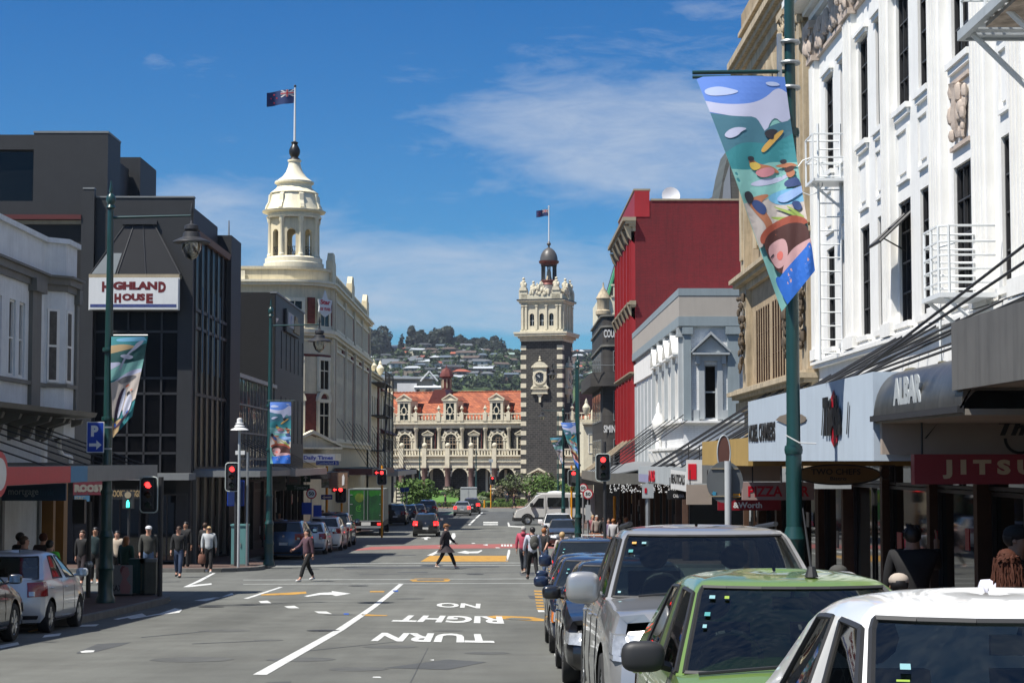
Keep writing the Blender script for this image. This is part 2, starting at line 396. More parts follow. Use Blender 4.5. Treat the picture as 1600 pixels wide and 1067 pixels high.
M_glassdk = mat('dark_tinted_glass', (.004,.004,.005), .3, 0, .3, .5, spec=.12)
M_glassw = winmat('wavy_window_glass', (.01,.012,.014), .03, .35)
M_mirror = mat('mirrored_glass', (.16,.17,.17), .03, 1.0, .1, 2)
M_cur = mat('curtain', (.11,.10,.09), .9, var=.4, vs=6)
M_alu = mat('white_aluminium', (.72,.74,.74), .4, var=.05)
M_signw = mat('sign_white', (.72,.72,.70), .45, var=.05, streak=.06)
M_signblk = mat('sign_black', (.012,.012,.012), .4, var=0)
M_signred = mat('sign_red', srgb(185,6,36), .4, var=.08, streak=.1)
M_signbl = mat('sign_blue', srgb(22,60,160), .4, var=.05)
M_copperawn = mat('weathered_copper_sheet', (.12,.115,.105), .34, metal=.6, var=.4, vs=3, streak=.5)
M_asphalt = mat('asphalt', (.138,.142,.128), .9, var=.16, vs=.5, bump=.5, bs=160, c2=(.122,.124,.112), kind='lane')
M_asphdk = mat('newer_asphalt', (.075,.08,.08), .88, var=.12, vs=.8, bump=.4, bs=160, kind='lane')
M_patch = mat('asphalt_patch', (.070,.074,.076), .85, var=.2, vs=2, bump=.3, bs=120)
M_pave = mat('brick_paving', (.115,.07,.055), .85, var=.2, kind='brick', c2=(.09,.058,.048))
M_pavpink = mat('pink_brick_paving', (.33,.17,.12), .85, var=.15, c2=(.28,.15,.11))
M_kerb = mat('kerb_stone', (.17,.165,.15), .85, var=.25, vs=3)
M_rpaint = mat('road_paint_white', (.60,.61,.59), .75, var=.38, vs=6)
M_faded = mat('faded_road_paint', (.30,.31,.29), .8, var=.35, vs=5)
M_ypaint = mat('road_paint_yellow', (.46,.25,.045), .8, var=.35, vs=4)
M_redroad = mat('red_road_surface', (.30,.095,.085), .8, var=.18, vs=1.5)
M_bluem = mat('blue_marker', srgb(30,80,170), .5, var=0)
M_green = mat('green_road_surface', (.14,.26,.16), .8, var=.2)
# leaf, grass
def leafmat(name, a, b):
    m = mat(name, a, .65, var=.35, vs=1.2, c2=b, spec=.3); return m
M_leaf1 = leafmat('leaf_fresh_green', (.10,.17,.03), (.05,.10,.02))
M_leaf2 = leafmat('leaf_olive', (.10,.13,.045), (.045,.06,.025))
M_leafd = leafmat('leaf_dark', (.018,.030,.016), (.010,.017,.011))
M_leafh = leafmat('leaf_hill_green', (.035,.055,.022), (.018,.03,.015))
M_leafy = leafmat('leaf_lime', (.14,.20,.02), (.07,.12,.02))
M_hedge = leafmat('hedge_green', (.10,.17,.03), (.05,.09,.02))
M_grass = mat('lawn_grass', (.09,.20,.03), .8, var=.3, vs=1, bump=.5, bs=30)
M_hill = mat('hill_grass', (.07,.12,.03), .9, var=.4, vs=.012, c2=(.035,.06,.018))
M_trunk = mat('bark', (.06,.05,.04), .9, var=.3, vs=5)
# ------------------------------------------------------------------ ground, roads, pavements
XKL, XKR, XL, XR = -8.35, 3.3, -12.0, 7.3
def strip(name, m, x0, x1, y0, y1, dz=0, nx=1, xf0=None, xf1=None):
    ys = [y0] + [k*5.0 for k in range(math.ceil(y0/5+1e-6), math.ceil(y1/5-1e-6))] + [y1]; mb = MB(); vs = []
    for y in ys:
        a = xf0(y) if xf0 else x0; b = xf1(y) if xf1 else x1
        for i in range(nx+1): vs.append((a+(b-a)*i/nx, y, gz(y)+dz))
    n = nx+1
    mb.add(vs, [(j*n+i, j*n+i+1, (j+1)*n+i+1, (j+1)*n+i) for j in range(len(ys)-1) for i in range(nx)])
    o = mb.build(name, m, recalc=False); return structure(o)
gm = MB(); ysr = [-60+5*k for k in range(0, 81)] + [400, 520, 820]; xs = [-700,-300,-120,-40,0,40,120,300,700]
gm.add([(x,y,gz(y)-.012) for y in ysr for x in xs], [(j*9+i, j*9+i+1, (j+1)*9+i+1, (j+1)*9+i) for j in range(len(ysr)-1) for i in range(8)])
structure(gm.build('ground', mat('ground_soil', (.10,.10,.08), .9, var=.3, vs=.05), recalc=False))
strip('road', M_asphalt, -110, 110, -40, 145, 0, 1)
strip('road', M_asphdk, -9.5, 9, 145, 206, .0, 1)
strip('road', M_asphalt, -110, 110, 206, 226, 0, 1)
strip('path', M_pavpink, -60, 60, 226, 250, .01, 1)
def raised(name, poly, m, h=.13):
    """a pavement slab: polygon footprint clipped to 5 m rows so it follows the slope, with a kerb face"""
    b = bmesh.new(); vs = [b.verts.new((x, y, 0)) for x, y in poly]; b.faces.new(vs)
    y0 = min(p[1] for p in poly); y1 = max(p[1] for p in poly)
    k = math.ceil(y0/5)*5
    while k < y1:
        bmesh.ops.bisect_plane(b, geom=b.verts[:]+b.edges[:]+b.faces[:], plane_co=(0,k,0), plane_no=(0,1,0)); k += 5
    me = bpy.data.meshes.new(name)
    for v in b.verts: v.co.z = gz(v.co.y)+h
    r = bmesh.ops.extrude_face_region(b, geom=b.faces[:])
    for v in [e for e in r['geom'] if isinstance(e, bmesh.types.BMVert)]: v.co.z -= h+.05
    bmesh.ops.recalc_face_normals(b, faces=b.faces); b.to_mesh(me); b.free()
    me.materials.append(m); o = bpy.data.objects.new(name, me); COL.objects.link(o); return structure(o)
def pave(poly, kerb_edges):
    raised('pavement', poly, M_pave)
    for pts in kerb_edges:      # a kerb stone strip along the road side
        mb = MB()
        dense = []
        for (a, b) in zip(pts, pts[1:]):
            n = max(1, int(abs(b[1]-a[1])/5)+1)
            for i in range(n): t = i/n; dense.append((a[0]+(b[0]-a[0])*t, a[1]+(b[1]-a[1])*t))
        dense.append(pts[-1])
        for (x0,y0),(x1,y1) in zip(dense, dense[1:]):
            d = Vector((x1-x0, y1-y0, 0)).normalized(); nrm = Vector((d.y, -d.x, 0))*.09
            vs = []
            for (x, y) in ((x0,y0),(x1,y1)):
                for sg in (-1, 1):
                    for dz in (-.05, .138): vs.append((x+nrm.x*sg, y+nrm.y*sg, gz(y)+dz))
            mb.add(vs, [(0,1,5,4),(2,6,7,3),(1,3,7,5),(0,4,6,2),(0,2,3,1),(4,5,7,6)])
        structure(mb.build('kerb', M_kerb, recalc=False))
def arcpts(cx, cy, r, a0, a1, n=6): return [(cx+r*math.cos(R(a0+(a1-a0)*i/n)), cy+r*math.sin(R(a0+(a1-a0)*i/n))) for i in range(n+1)]
kl = [(-10.1,-40),(-10.1,33),(-8.5,37)] + arcpts(-11.2,46.5,2.8,0,90) + [(-60,49.3)]
pave(kl+[(-60,-40)], [kl])
kl2 = [(-60,67.0)] + arcpts(-11.3,69.3,2.3,-90,0) + [(-9.0,73),(-10.4,76),(-10.4,106),(-9.4,109)] + arcpts(-11.4,112,2,0,90,4) + [(-60,115)]
pave(kl2, [kl2])
kl3 = [(-60,122)] + arcpts(-11,124,2,-90,0,4) + [(-9.2,204)] + [(-60,206)]
pave(kl3, [kl3])
kr = [(3.3,-40),(3.3,50)] + arcpts(6.3,50,3,180,90) + [(60,53)]
pave(kr+[(60,-40)], [kr])
kr2 = [(60,71)] + arcpts(7.4,74,3,270,180) + [(4.4,115)] + arcpts(6.9,116.5,2.5,180,90,4) + [(60,119)]
pave(kr2, [kr2])
kr3 = [(60,133)] + arcpts(6.6,135.5,2.5,270,180,4) + [(4.4,204),(60,206)]
pave(kr3, [kr3])
# painted markings, laid a few millimetres over the road
def mark(pts, m=None, dz=.005, name='road_marking'):
    """polygon given in photo pixels, projected to the road surface"""
    w = [G(*p) for p in pts]
    b = bmesh.new(); vs = [b.verts.new((p.x, p.y, 0)) for p in w]; b.faces.new(vs)
    ys = [p.y for p in w]; k = math.ceil(min(ys)/5)*5
    while k < max(ys):
        bmesh.ops.bisect_plane(b, geom=b.verts[:]+b.edges[:]+b.faces[:], plane_co=(0,k,0), plane_no=(0,1,0)); k += 5
    for v in b.verts: v.co.z = gz(v.co.y)+dz
    for f in b.faces:
        f.normal_update()
        if f.normal.z < 0: f.normal_flip()
    me = bpy.data.meshes.new(name); b.to_mesh(me); b.free(); me.materials.append(m or M_rpaint)
    o = bpy.data.objects.new(name, me); COL.objects.link(o); return structure(o)
def line(x0, y0, x1, y1, w0, w1=None, m=None, dz=.005):
    w1 = w0 if w1 is None else w1; d = Vector((x1-x0, y1-y0)); horiz = abs(d.x) > abs(d.y)*4
    if horiz: p = [(x0,y0-w0/2),(x1,y1-w1/2),(x1,y1+w1/2),(x0,y0+w0/2)]
    else: p = [(x0-w0/2,y0),(x0+w0/2,y0),(x1+w1/2,y1),(x1-w1/2,y1)]
    return mark(p, m, dz)
line(406,1054, 627,912, 22, 7)                       # the long lane line
mark([(0,1013),(0,1008),(28,1003),(30,1007)]); mark([(70,992),(96,989),(93,993),(66,996)]); mark([(128,976),(155,975),(150,978),(124,979)])
for a in ([(177,967),(222,958),(229,962),(250,958),(273,950),(285,952),(280,957),(243,961),(205,967),(199,965),(184,968)],
          [(303,938),(334,933),(340,935),(352,930),(363,926),(365,929),(345,933),(322,939)]): mark(a)
mark([(286,917),(300,911),(332,895),(337,895),(312,909),(298,914),(330,911),(331,913),(296,917)])
mark([(475,931),(499,926),(519,925),(518,923),(548,927),(525,931),(519,929),(501,929),(481,932)])
for a in ([(404,939),(418,938),(424,942),(408,942)],[(444,947),(460,946),(468,950),(450,950)],[(491,955),(510,955),(519,959),(498,958)]): mark(a)
mark([(380,935),(436,917),(442,917),(388,935)])
for y0, y1, xa, xb in ((905.4,903.4,380,850),(912,910.4,380,850),(883.6,882.4,430,850),(879.5,878.6,520,850)): mark([(xa,y0+1.0),(xa,y0),(xb,y1),(xb,y1+1.0)], M_faded)
mark([(408,928),(478,924),(479,927),(455,929),(408,930)], M_ypaint)
mark([(578,923),(601,923),(600,925),(578,925)], M_ypaint)
mark([(565,959),(606,961),(604,962),(566,962)], M_ypaint)
for yy in (0,):   # inductive loop outlines in yellow
    mark([(640,906),(648,903.6),(700,903.6),(704,906),(700,908.3),(645,908.3)], M_ypaint)
    mark([(650,906),(655,904.8),(692,904.8),(695,906),(692,907.2),(653,907.2)], M_asphalt, .0085)
    mark([(759,963),(775,961.5),(830,963.5),(850,967),(850,970),(836,970),(760,965)], M_ypaint)
    mark([(790,966.3),(800,965),(826,966),(832,968.6),(800,968)], M_asphalt, .0085)
mark([(657,877),(672,868),(791,868),(794,877)], M_ypaint)
mark([(667,867.6),(692,856),(696,857),(676,867.6)]); mark([(790,876.5),(794,858.5),(797,858.5),(797,864),(793,876.5)])
mark([(683,854),(700,848),(707,832.5),(711,833),(712,838),(700,853)])
mark([(546,860),(580,854),(700,850.5),(800,849.5),(1000,850),(1000,857),(800,856),(700,857),(600,858)], M_redroad)
mark([(714,863),(727,860),(733,861.5),(747,861),(752,859),(754,860),(747,864),(734,864),(731,865)])
mark([(657,840),(668,838.5),(674,840),(668,840.3),(668,843),(663,843),(663,840.5)])
for a in ([(736,848),(741,848),(743,849),(738,849.2)],[(754,851),(762,850),(762,852.5)],[(774,855),(779,855),(782,856),(775,856.2)]): mark(a, dz=.009)
for x in (783,787.5,792,797): mark([(x,850.5),(x+3.2,850.5),(x+3.2,853.5),(x,853.5)], dz=.009)
mark([(731,820),(741,810.5),(744,810.5),(735,820)]); mark([(742,809.5),(752,800.5),(755,800.5),(745,809.5)])
mark([(755,815),(778,815),(778,817),(755,817)]); mark([(755,818.5),(778,818.5),(778,820),(755,820)])
mark([(793,816),(795,816),(797,821),(820,822.5),(820,824),(794,822.5)])
mark([(540,824),(610,812),(612,813),(545,827)], M_patch, .004); mark([(689,804),(704,799.5),(712,799.5),(700,804)], M_green, .004)
# yellow parking lines and edge ticks
for p in ([(43,986),(62,981),(66,983),(46,988)],[(128,967),(160,960),(163,962),(131,969)],[(170,958),(200,951),(203,953),(173,960)],[(209,949),(234,943.5),(237,945),(212,951)],[(243,941.5),(264,936.5),(268,938),(247,943)]): mark(p, M_ypaint)
for i in range(7): y = 922+i*4.6; mark([(834+i*.7,y),(846+i*.7,y+.4),(847+i*.7,y+2.8),(835+i*.7,y+2.4)], M_ypaint)
mark([(840,953),(850,953),(851,956),(841,956)]); mark([(866,1021),(880,1021),(882,1028),(868,1028)])
mark([(538,922),(560,921),(562,923),(539,924)], M_bluem) if False else None
for x, y in ((541,959),(618,923)): mark([(x-4,y-1),(x+4,y-1),(x+4,y+1),(x-4,y+1)], M_bluem)
# NO / RIGHT / TURN for oncoming drivers, so upside down from here
def road_word(s, c):
    """c = photo corners of the word: top-left, top-right, bottom-right, bottom-left as seen; the word is turned through 180 degrees"""
    w = [G(*p) for p in c]; vs, fs = tmesh(s, .035); mb = MB(); out = []
    for u, v in vs:
        u, v = 1-u, v        # turned: first letter at the right, tops towards the viewer
        a = w[0].lerp(w[1], u); b = w[3].lerp(w[2], u); p = a.lerp(b, v); out.append((p.x, p.y, gz(p.y)+.008))
    mb.add(out, fs); return structure(mb.build('road_lettering', M_rpaint, recalc=False))
road_word('TURN', [(597,988.5),(766,990.5),(773,1004.5),(579,1001.5)])
road_word('RIGHT', [(626,961),(784,963),(788,974.5),(611,971)])
road_word('NO', [(683,941.5),(751,943),(750,950.5),(681,948.5)])
for a in ([(120,1019),(152,1006),(205,1003),(190,1008),(150,1018),(120,1021)],[(535,886),(780,883.5),(780,886),(540,889)],[(520,869),(650,866),(650,867.5),(520,871.5)],[(620,893.5),(668,893),(668,894.5),(622,894.5)],
          [(825,930),(843,931),(846,936),(828,935)],[(811,894),(834,894),(836,899),(814,899)],[(415,1066),(455,1064),(452,1067),(430,1067)],[(600,1043),(700,1030),(760,1034),(700,1046)] ):
    mark(a, M_patch, .0035)
mark([(125,1018),(134,1016),(148,1016),(146,1019),(128,1020)], dz=.007); mark([(583,1057),(594,1057),(596,1059),(582,1059)]); mark([(671,1031),(678,1030),(678,1032)])
for a in ([(220,995),(330,985),(331,985.6),(221,996)],[(470,1017),(620,1002),(620,1002.6),(470,1018)],[(560,897),(850,893.5),(850,894),(560,897.7)],[(640,1067),(668,1012),(669,1012),(642,1067)],[(300,1005),(420,1000),(420,1000.7),(300,1006)],[(480,835),(790,829),(790,829.6),(480,835.7)],[(613,840),(790,838),(790,838.5),(613,840.6)]):
    mark(a, M_patch, .0035, 'crack')

M_cover = mat('iron_cover', (.045,.043,.04), .6, metal=.3, var=.3, vs=12)
def disc(px, py, rx, m, nm, dz=.006, k=16): p = G(px, py); r = rx; b = MB(); b.add([(p.x+r*math.cos(6.2832*i/k), p.y+r*math.sin(6.2832*i/k), gz(p.y+r*math.sin(6.2832*i/k))+dz) for i in range(k)], [tuple(range(k))]); return structure(b.build(nm, m, recalc=False))
for px, py in ((505,985),(560,915),(742,897),(330,948)): disc(px, py, .31, M_cover, 'manhole_cover')
M_stain = mat('tarry_stain', (.088,.09,.084), .8, var=.3, vs=3)
for px, py, r_ in ((470,1030,.5),(530,960,.35),(610,1010,.45),(700,985,.3),(350,985,.5),(640,935,.4),(420,1000,.25),(560,1045,.4),(760,1020,.35),(300,1030,.6)): disc(px, py, r_, M_stain, 'road_stain', .003, 9)
# ------------------------------------------------------------------ facade helpers
class Fac:
    """a facade frame: local x runs along the wall, -y faces out, z = height above the pavement"""
    def __init__(s, name, label, cat, side, y0, X=None, group=None, yb=None):
        s.side = side; s.X = X if X is not None else (XL if side == 'L' else XR)
        s.y0 = y0
        base = gz(yb or y0)+.1
        loc = {'L': (s.X, y0, base), 'R': (s.X, y0, base), 'F': (s.X, y0, base)}[side]
        s.base = base
        s.r = thing(name, label, cat, loc, {'L': math.pi/2, 'R': -math.pi/2, 'F': 0}[side], group)
    def q(s, px, py, off=0):
        """photo pixel -> (x, z) on the facade plane pushed out by off metres"""
        if s.side == 'L': p = PX(px, py, s.X+off); return p.y-s.y0, p.z-s.base
        if s.side == 'R': p = PX(px, py, s.X-off); return s.y0-p.y, p.z-s.base
        p = PY(px, py, s.y0-off); return p.x-s.X, p.z-s.base
    def Z(s, e): return EYE+e-s.base       # height relative to the eye -> local z
    def Yx(s, Y): return Y-s.y0 if s.side == 'L' else s.y0-Y
def win(root, x0, x1, z0, z1, y, nx=1, nz=2, fm=None, gm=None, b=.05, name='window', dep=.06, cross=None):
    fm = fm or M_white; m = MB()
    m.box(x0,x1,y,y+dep,z0,z0+b).box(x0,x1,y,y+dep,z1-b,z1).box(x0,x0+b,y,y+dep,z0+b,z1-b).box(x1-b,x1,y,y+dep,z0+b,z1-b)
    t = b*.6
    for i in range(1, nx): c = x0+(x1-x0)*i/nx; m.box(c-t/2,c+t/2,y+.008,y+dep,z0+b,z1-b)
    for i in range(1, nz): c = z0+(z1-z0)*i/nz; m.box(x0+b,x1-b,y+.004,y+dep-.004,c-t/2,c+t/2)
    w = m.build(name, fm, root)
    MB().quad((x0,y+dep+.005,z0),(x1,y+dep+.005,z0),(x1,y+dep+.005,z1),(x0,y+dep+.005,z1)).build('pane', gm or M_glass, w)
    return w
def shell(m, w, d, z0, z1, dep=.25, top=True, mi=0):
    m.box(0, w, dep+.08, d, z0, z1, mi)
    m.quad((0,0,z0),(0,dep+.08,z0),(0,dep+.08,z1),(0,0,z1), mi); m.quad((w,0,z0),(w,dep+.08,z0),(w,dep+.08,z1),(w,0,z1), mi)
    m.quad((0,0,z1),(w,0,z1),(w,dep+.08,z1),(0,dep+.08,z1), mi); return m
def mould(m, x0, x1, z0, prof, mi=0, y=0):
    """a moulding: prof = [(out, dz)...] stacked boxes"""
    z = z0
    for o, h in prof: m.box(x0-o*.5, x1+o*.5, y-o, y+.02, z, z+h, mi); z += h
    return m
def urn(m, x, y, z, h=.8, r=.22, n=10): return m.lathe([(r*.5,z),(r*.5,z+h*.12),(r*.25,z+h*.2),(r*.9,z+h*.42),(r,z+h*.58),(r*.6,z+h*.7),(r*.35,z+h*.78),(r*.42,z+h*.84),(.02,z+h)], x, y, n)
def pediment(m, x0, x1, z, h, y, out, t=.08):
    cx = (x0+x1)/2
    m.box(x0-.04, x1+.04, y-out, y+.02, z-t, z)
    m.prism([(x0,z),(x1,z),(cx,z+h-t*1.5)], 'y', y-out*.35, y+.02)
    m.prism([(x0-.08,z),(x0-.08,z+t),(cx,z+h+t),(cx,z+h-t*.6)], 'y', y-out, y+.02); m.prism([(x1+.08,z),(cx,z+h-t*.6),(cx,z+h+t),(x1+.08,z+t)], 'y', y-out, y+.02)
    return m
def carving(m, x0, x1, y, z0, z1, n=14, seed=1, r=.1, dp=.16):
    q = random.Random(seed)
    for i in range(n):
        m.ball((q.uniform(x0,x1), y-q.uniform(0,dp*.4), q.uniform(z0,z1)), r*q.uniform(.6,1.3), 6, 4, sy=.7, sz=q.uniform(.8,1.8))
    return m
def rods(root, pts, r=.019, m=None, name='tie_rod'):
    for a, b in pts: MB().tube(a, b, r, 6).build(name, m or M_iron, root)
def shopfront(F, x0, x1, ztop, seed=0, colors=None, zb=0):
    """dark shop windows between piers, under the awning"""
    q = random.Random(seed); x = x0; pier = MB(); r = F.r; k = 0
    while x < x1-.6:
        w = min(q.uniform(2.8, 4.2), x1-x); pier.box(x, x+.22, -.06, .2, zb, ztop)
        a, b = x+.22, x+w
        door = (k % 3 == 1)
        if b-a > .5:
            if door: win(r, a, b, zb+.02, ztop-.45, .16, 2, 1, M_iron, M_shop, .07, 'shop_door'); win(r, a, b, ztop-.43, ztop-.02, .12, 1, 1, M_iron, M_shop, .06, 'transom')
            else:
                for _ in range(q.choice((1,2,3))):
                    u = q.uniform(a+.1, max(a+.2, b-.6)); v = q.uniform(zb+.7, ztop-1.1); c = q.choice((M_grey2, M_ochre, M_signred, M_bluegrey, M_cur, M_beige)); MB().box(u, u+q.uniform(.2,.45), .05, .07, v, v+q.uniform(.25,.55)).build('poster', c, r)
                pier.box(a, b, .02, .2, zb, zb+.45); win(r, a, b, zb+.45, ztop-.45, .08, 1, 1, M_iron, M_shop, .06, 'shop_window'); win(r, a, b, ztop-.43, ztop-.02, .08, 2, 1, M_iron, M_shop, .05, 'transom')
        x += w; k += 1
    pier.box(x1-.2, x1, -.06, .2, zb, ztop)
    pier.split('shopfront_pier', colors or M_wood, r)
# ------------------------------------------------------------------ RIGHT: white ornate building
F = Fac('ornate_office_building', 'white ornamented building with tall paired windows and carved pinkish friezes', 'building', 'R', 42.9)
r = F.r; Wd = 34.0; Zt = F.Z(12.0)
cols = [(1292,1304),(1316,1327),(1345,1359),(1372,1386),(1405,1424),(1439,1457),(1492,1522),(1567,1584)]
xs = [(F.q(a,400)[0], F.q(b,400)[0]) for a, b in cols]
last = xs[-1][1]; step = 2.0
for i in range(5): xs.append((last+1.5+i*step*1.35, last+2.3+i*step*1.35))
zl0, zl1, zu0, zu1 = F.Z(2.5), F.Z(4.72), F.Z(6.42), F.Z(8.55)
zg = F.Z(.0)
ops = [(a,b,zl0,zl1) for a, b in xs] + [(a,b,zu0,zu1) for a, b in xs]
m = MB(); m.wall(0, Wd, zg, Zt, 0, ops, .42); shell(m, Wd, 16, zg, Zt, .42); m.box(0, Wd, .5, 16, -.5, zg)
m.build('wall', M_white, r)
for i, (a, b) in enumerate(xs):
    wide = (b-a) > 1.0
    win(r, a, b, zl0, zl1, .05, 3 if wide else 2, 4, M_iron, M_glass, .05); win(r, a, b, zu0, zu1, .05, 3 if wide else 2, 4, M_iron, M_glass, .05)
    m = MB()      # sills, hoods, recessed spandrel frames
    for z in (zl0, zu0): m.box(a-.1,b+.1,-.1,.0,z-.1,z).box(a-.06,b+.06,-.06,.0,z-.2,z-.1)
    m.box(a-.08,b+.08,-.06,.0,zu1+.02,zu1+.1).box(a-.12,b+.12,-.1,.0,zu1+.1,zu1+.17)
    if i != 6:
        c, d, e, f = a+.02, b-.02, zl1+.32, zu0-.38
        m.box(c,d,-.05,.0,e,e+.07).box(c,d,-.05,0,f-.07,f).box(c,c+.07,-.05,0,e+.07,f-.07).box(d-.07,d,-.05,0,e+.07,f-.07)
        m.box(c+.16,d-.16,-.03,0,e+.17,f-.17)
    m.split('window_surround', M_white, r)
a, b = xs[6]
m = MB(); m.box(a,b,-.06,0,zl1+.25,zl1+.32).box(a,b,-.06,0,zu0-.4,zu0-.33); carving(m, a+.2, b-.2, -.03, zl1+.45, zu0-.5, 34, 3, .09); m.lathe([(.05,zl1+.4),(.14,zl1+.7),(.1,zu0-.6),(.16,zu0-.45)], (a+b)/2, -.06, 8)
m.build('carved_panel', M_pink, r, True)
pil = []
for i in range(len(xs)-1):
    c = (xs[i][1]+xs[i+1][0])/2; w = (xs[i+1][0]-xs[i][1])
    if i % 2 == 1 or i >= 5: pil.append((c, min(w*.36, .45)))
pil = [(.35, .3)] + pil
for i, (c, w) in enumerate(pil):
    z1 = F.Z(9.2); m = MB().box(c-w,c+w,-.12,0,F.Z(2.3),z1)
    for k in (-.62, -.2, .2, .62): m.box(c+k*w-.03, c+k*w+.03, -.16, -.12, F.Z(2.5), z1-.1)
    m.box(c-w-.05, c+w+.05, -.18, 0, F.Z(2.3), F.Z(2.55))
    p = m.build('pilaster', M_white, r)
    m = MB().box(c-w-.06,c+w+.06,-.2,0,z1,z1+.12).box(c-w,c+w,-.17,0,z1+.12,z1+.75); carving(m, c-w, c+w, -.16, z1+.15, z1+.75, 16, i, .1, .2)
    m.box(c-w-.12,c+w+.12,-.26,0,z1+.75,z1+.92); m.build('capital', M_pink, p, True)
m = MB()
for (c0, w0), (c1, w1) in zip(pil, pil[1:]):
    m.box(c0+w0+.1, c1-w1-.1, -.08, 0, F.Z(9.25), F.Z(9.33)); carving(m, c0+w0+.2, c1-w1-.2, -.06, F.Z(9.4), F.Z(10.0), int(22*(c1-c0)/2), int(c0*7), .11)
m.split('carved_frieze', M_pink, r, True, 35, .12)
m = MB(); mould(m, 0, Wd, F.Z(10.25), [(.12,.15),(.25,.12),(.55,.12),(.7,.15)]); mould(m, 0, Wd, F.Z(2.12), [(.12,.08),(.16,.08),(.08,.06)]); mould(m, 0, Wd, F.Z(1.0), [(.1,.1),(.05,.06)])
mould(m, 0, Wd, Zt-.15, [(.12,.16)])
m.build('cornice', M_white, r)
shopfront(F, 0, 27, F.Z(.0)-.02, 4)
# one open top-hung sash
m = MB(); zz = zl1-.05; xa, xb = xs[4][0]+.05, xs[4][1]-.05
for s_ in (xa, xb): m.tube((s_, .25, zz), (s_, -.55, zz-.75), .03, 6)
m.tube((xa,-.55,zz-.75),(xb,-.55,zz-.75),.03,6); m.tube((xa,-.2,zz-.42),(xb,-.2,zz-.42),.02,6); m.tube((xa,.25,zz-.9),(xa,-.35,zz-.56),.015,5)
m.quad((xa,.25,zz-.02),(xb,.25,zz-.02),(xb,-.53,zz-.75),(xa,-.53,zz-.75)).build('open_sash', M_iron, r)
# ladders and balconies of the fire escape
fe = thing('fire_escape', 'white steel ladder with cage landing at the far corner of the white building', 'fire escape', (XR, 39.2, F.base), -math.pi/2)
def fl(px, py, off=.45): p = PX(px, py, XR-off); return (41.6-p.y, -(off-.15), p.z-F.base)
m = MB(); za = fl(1300,560)[2]; zb = fl(1290,205)[2]
for x in (-.1, -.57): m.tube((0,x,za),(0,x,zb+.2),.028,6)
m.build('stringer', M_alu, fe)
m = MB(); k = za+.15
while k < zb-.1: m.tube((0,-.1,k),(0,-.57,k),.016,5); k += .29
m.build('rung', M_alu, fe)
zc = fl(1290,285)[2]
m = MB().box(-.5,.4,-.75,0,zc,zc+.06)
for x in (-.5,.4):
    for y in (-.75,-.02): m.tube((x,y,zc),(x,y,zc+1.0),.022,5)
for h in (.5,1.0): m.path([(-.5,-.02,zc+h),(-.5,-.75,zc+h),(.4,-.75,zc+h),(.4,-.02,zc+h)], .02, 5)
m.tube((.0,-.7,zc),(.0,0,zc-.6),.03,5); m.path([(.0,-.75+.3*math.cos(a),zc+.15+.4*math.sin(a)) for a in [i*math.pi/6 for i in range(13)]], .012, 5)
m.split('landing', M_alu, fe, pad=.1)
fe2 = thing('balcony_landing', 'white round-railed steel balcony low on the white building', 'fire escape', (XR-.1, 27.4, F.base), -math.pi/2)
zb = PX(1500,470,XR-.5).z-F.base
m = MB().box(-.58,.58,-.85,0,zb,zb+.07); m.build('deck', M_alu, fe2)
m = MB()
for h in (.22,.42,.62,.82,1.05): m.path([(-.55,-.02,zb+h),(-.55,-.7,zb+h),(-.45,-.83,zb+h),(.45,-.83,zb+h),(.55,-.7,zb+h),(.55,-.02,zb+h)], .018, 5)
for x in (-.55,.55): m.tube((x,-.7,zb),(x,-.7,zb+1.05),.022,6)
for x in (-.45,0,.45): m.tube((x,-.83,zb),(x,-.83,zb+1.05),.022,6)
m.build('railing', M_alu, fe2)
m = MB(); m.tube((-.5,-.75,zb),(-.5,0,zb-.6),.03,6).tube((.5,-.75,zb),(.5,0,zb-.6),.03,6); m.split('bracket', M_alu, fe2)
m = MB(); m.tube((-.9,-.5,zb-2.2),(-.9,-.5,zb+.9),.022,6).tube((-.9,-.5,zb+.9),(-.72,-.3,zb+.95),.02,6); m.build('post', M_alu, fe2)
fe3 = thing('balcony_landing', 'white mesh landing with rust stains high at the edge of the white building', 'fire escape', (XR-.1, 22.9, F.base), -math.pi/2)
p = PX(1530,52,XR-1.1); zt = p.z-F.base
m = MB()
for i in range(9): m.box(-1.2+i*.32,-1.2+i*.32+.2,-1.15,0,zt,zt+.05)
m.box(-1.25,1.7,-1.2,-1.12,zt-.03,zt+.1).box(-1.25,-1.18,-1.12,0,zt-.03,zt+.1); m.build('deck', M_grey2, fe3)
MB().box(-.2,1.7,-1.1,-.2,zt-.09,zt-.04).build('rusty_plate', mat('rust', (.45,.36,.28), .9, var=.5, vs=5), fe3)
m = MB()
for h in (.5,.75,1.05): m.path([(-1.2,0,zt+h),(-1.2,-1.15,zt+h),(1.6,-1.15,zt+h)],.02,5)
m.tube((-1.2,-1.15,zt),(-1.2,-1.15,zt+1.05),.022,5).tube((0,-1.15,zt),(0,-1.15,zt+1.05),.022,5); m.build('railing', M_alu, fe3)
m = MB(); m.tube((-.9,-1.1,zt),(-.9,0,zt-1.1),.04,6).tube((.6,-1.1,zt),(.6,0,zt-1.1),.04,6); m.split('bracket', M_alu, fe3)
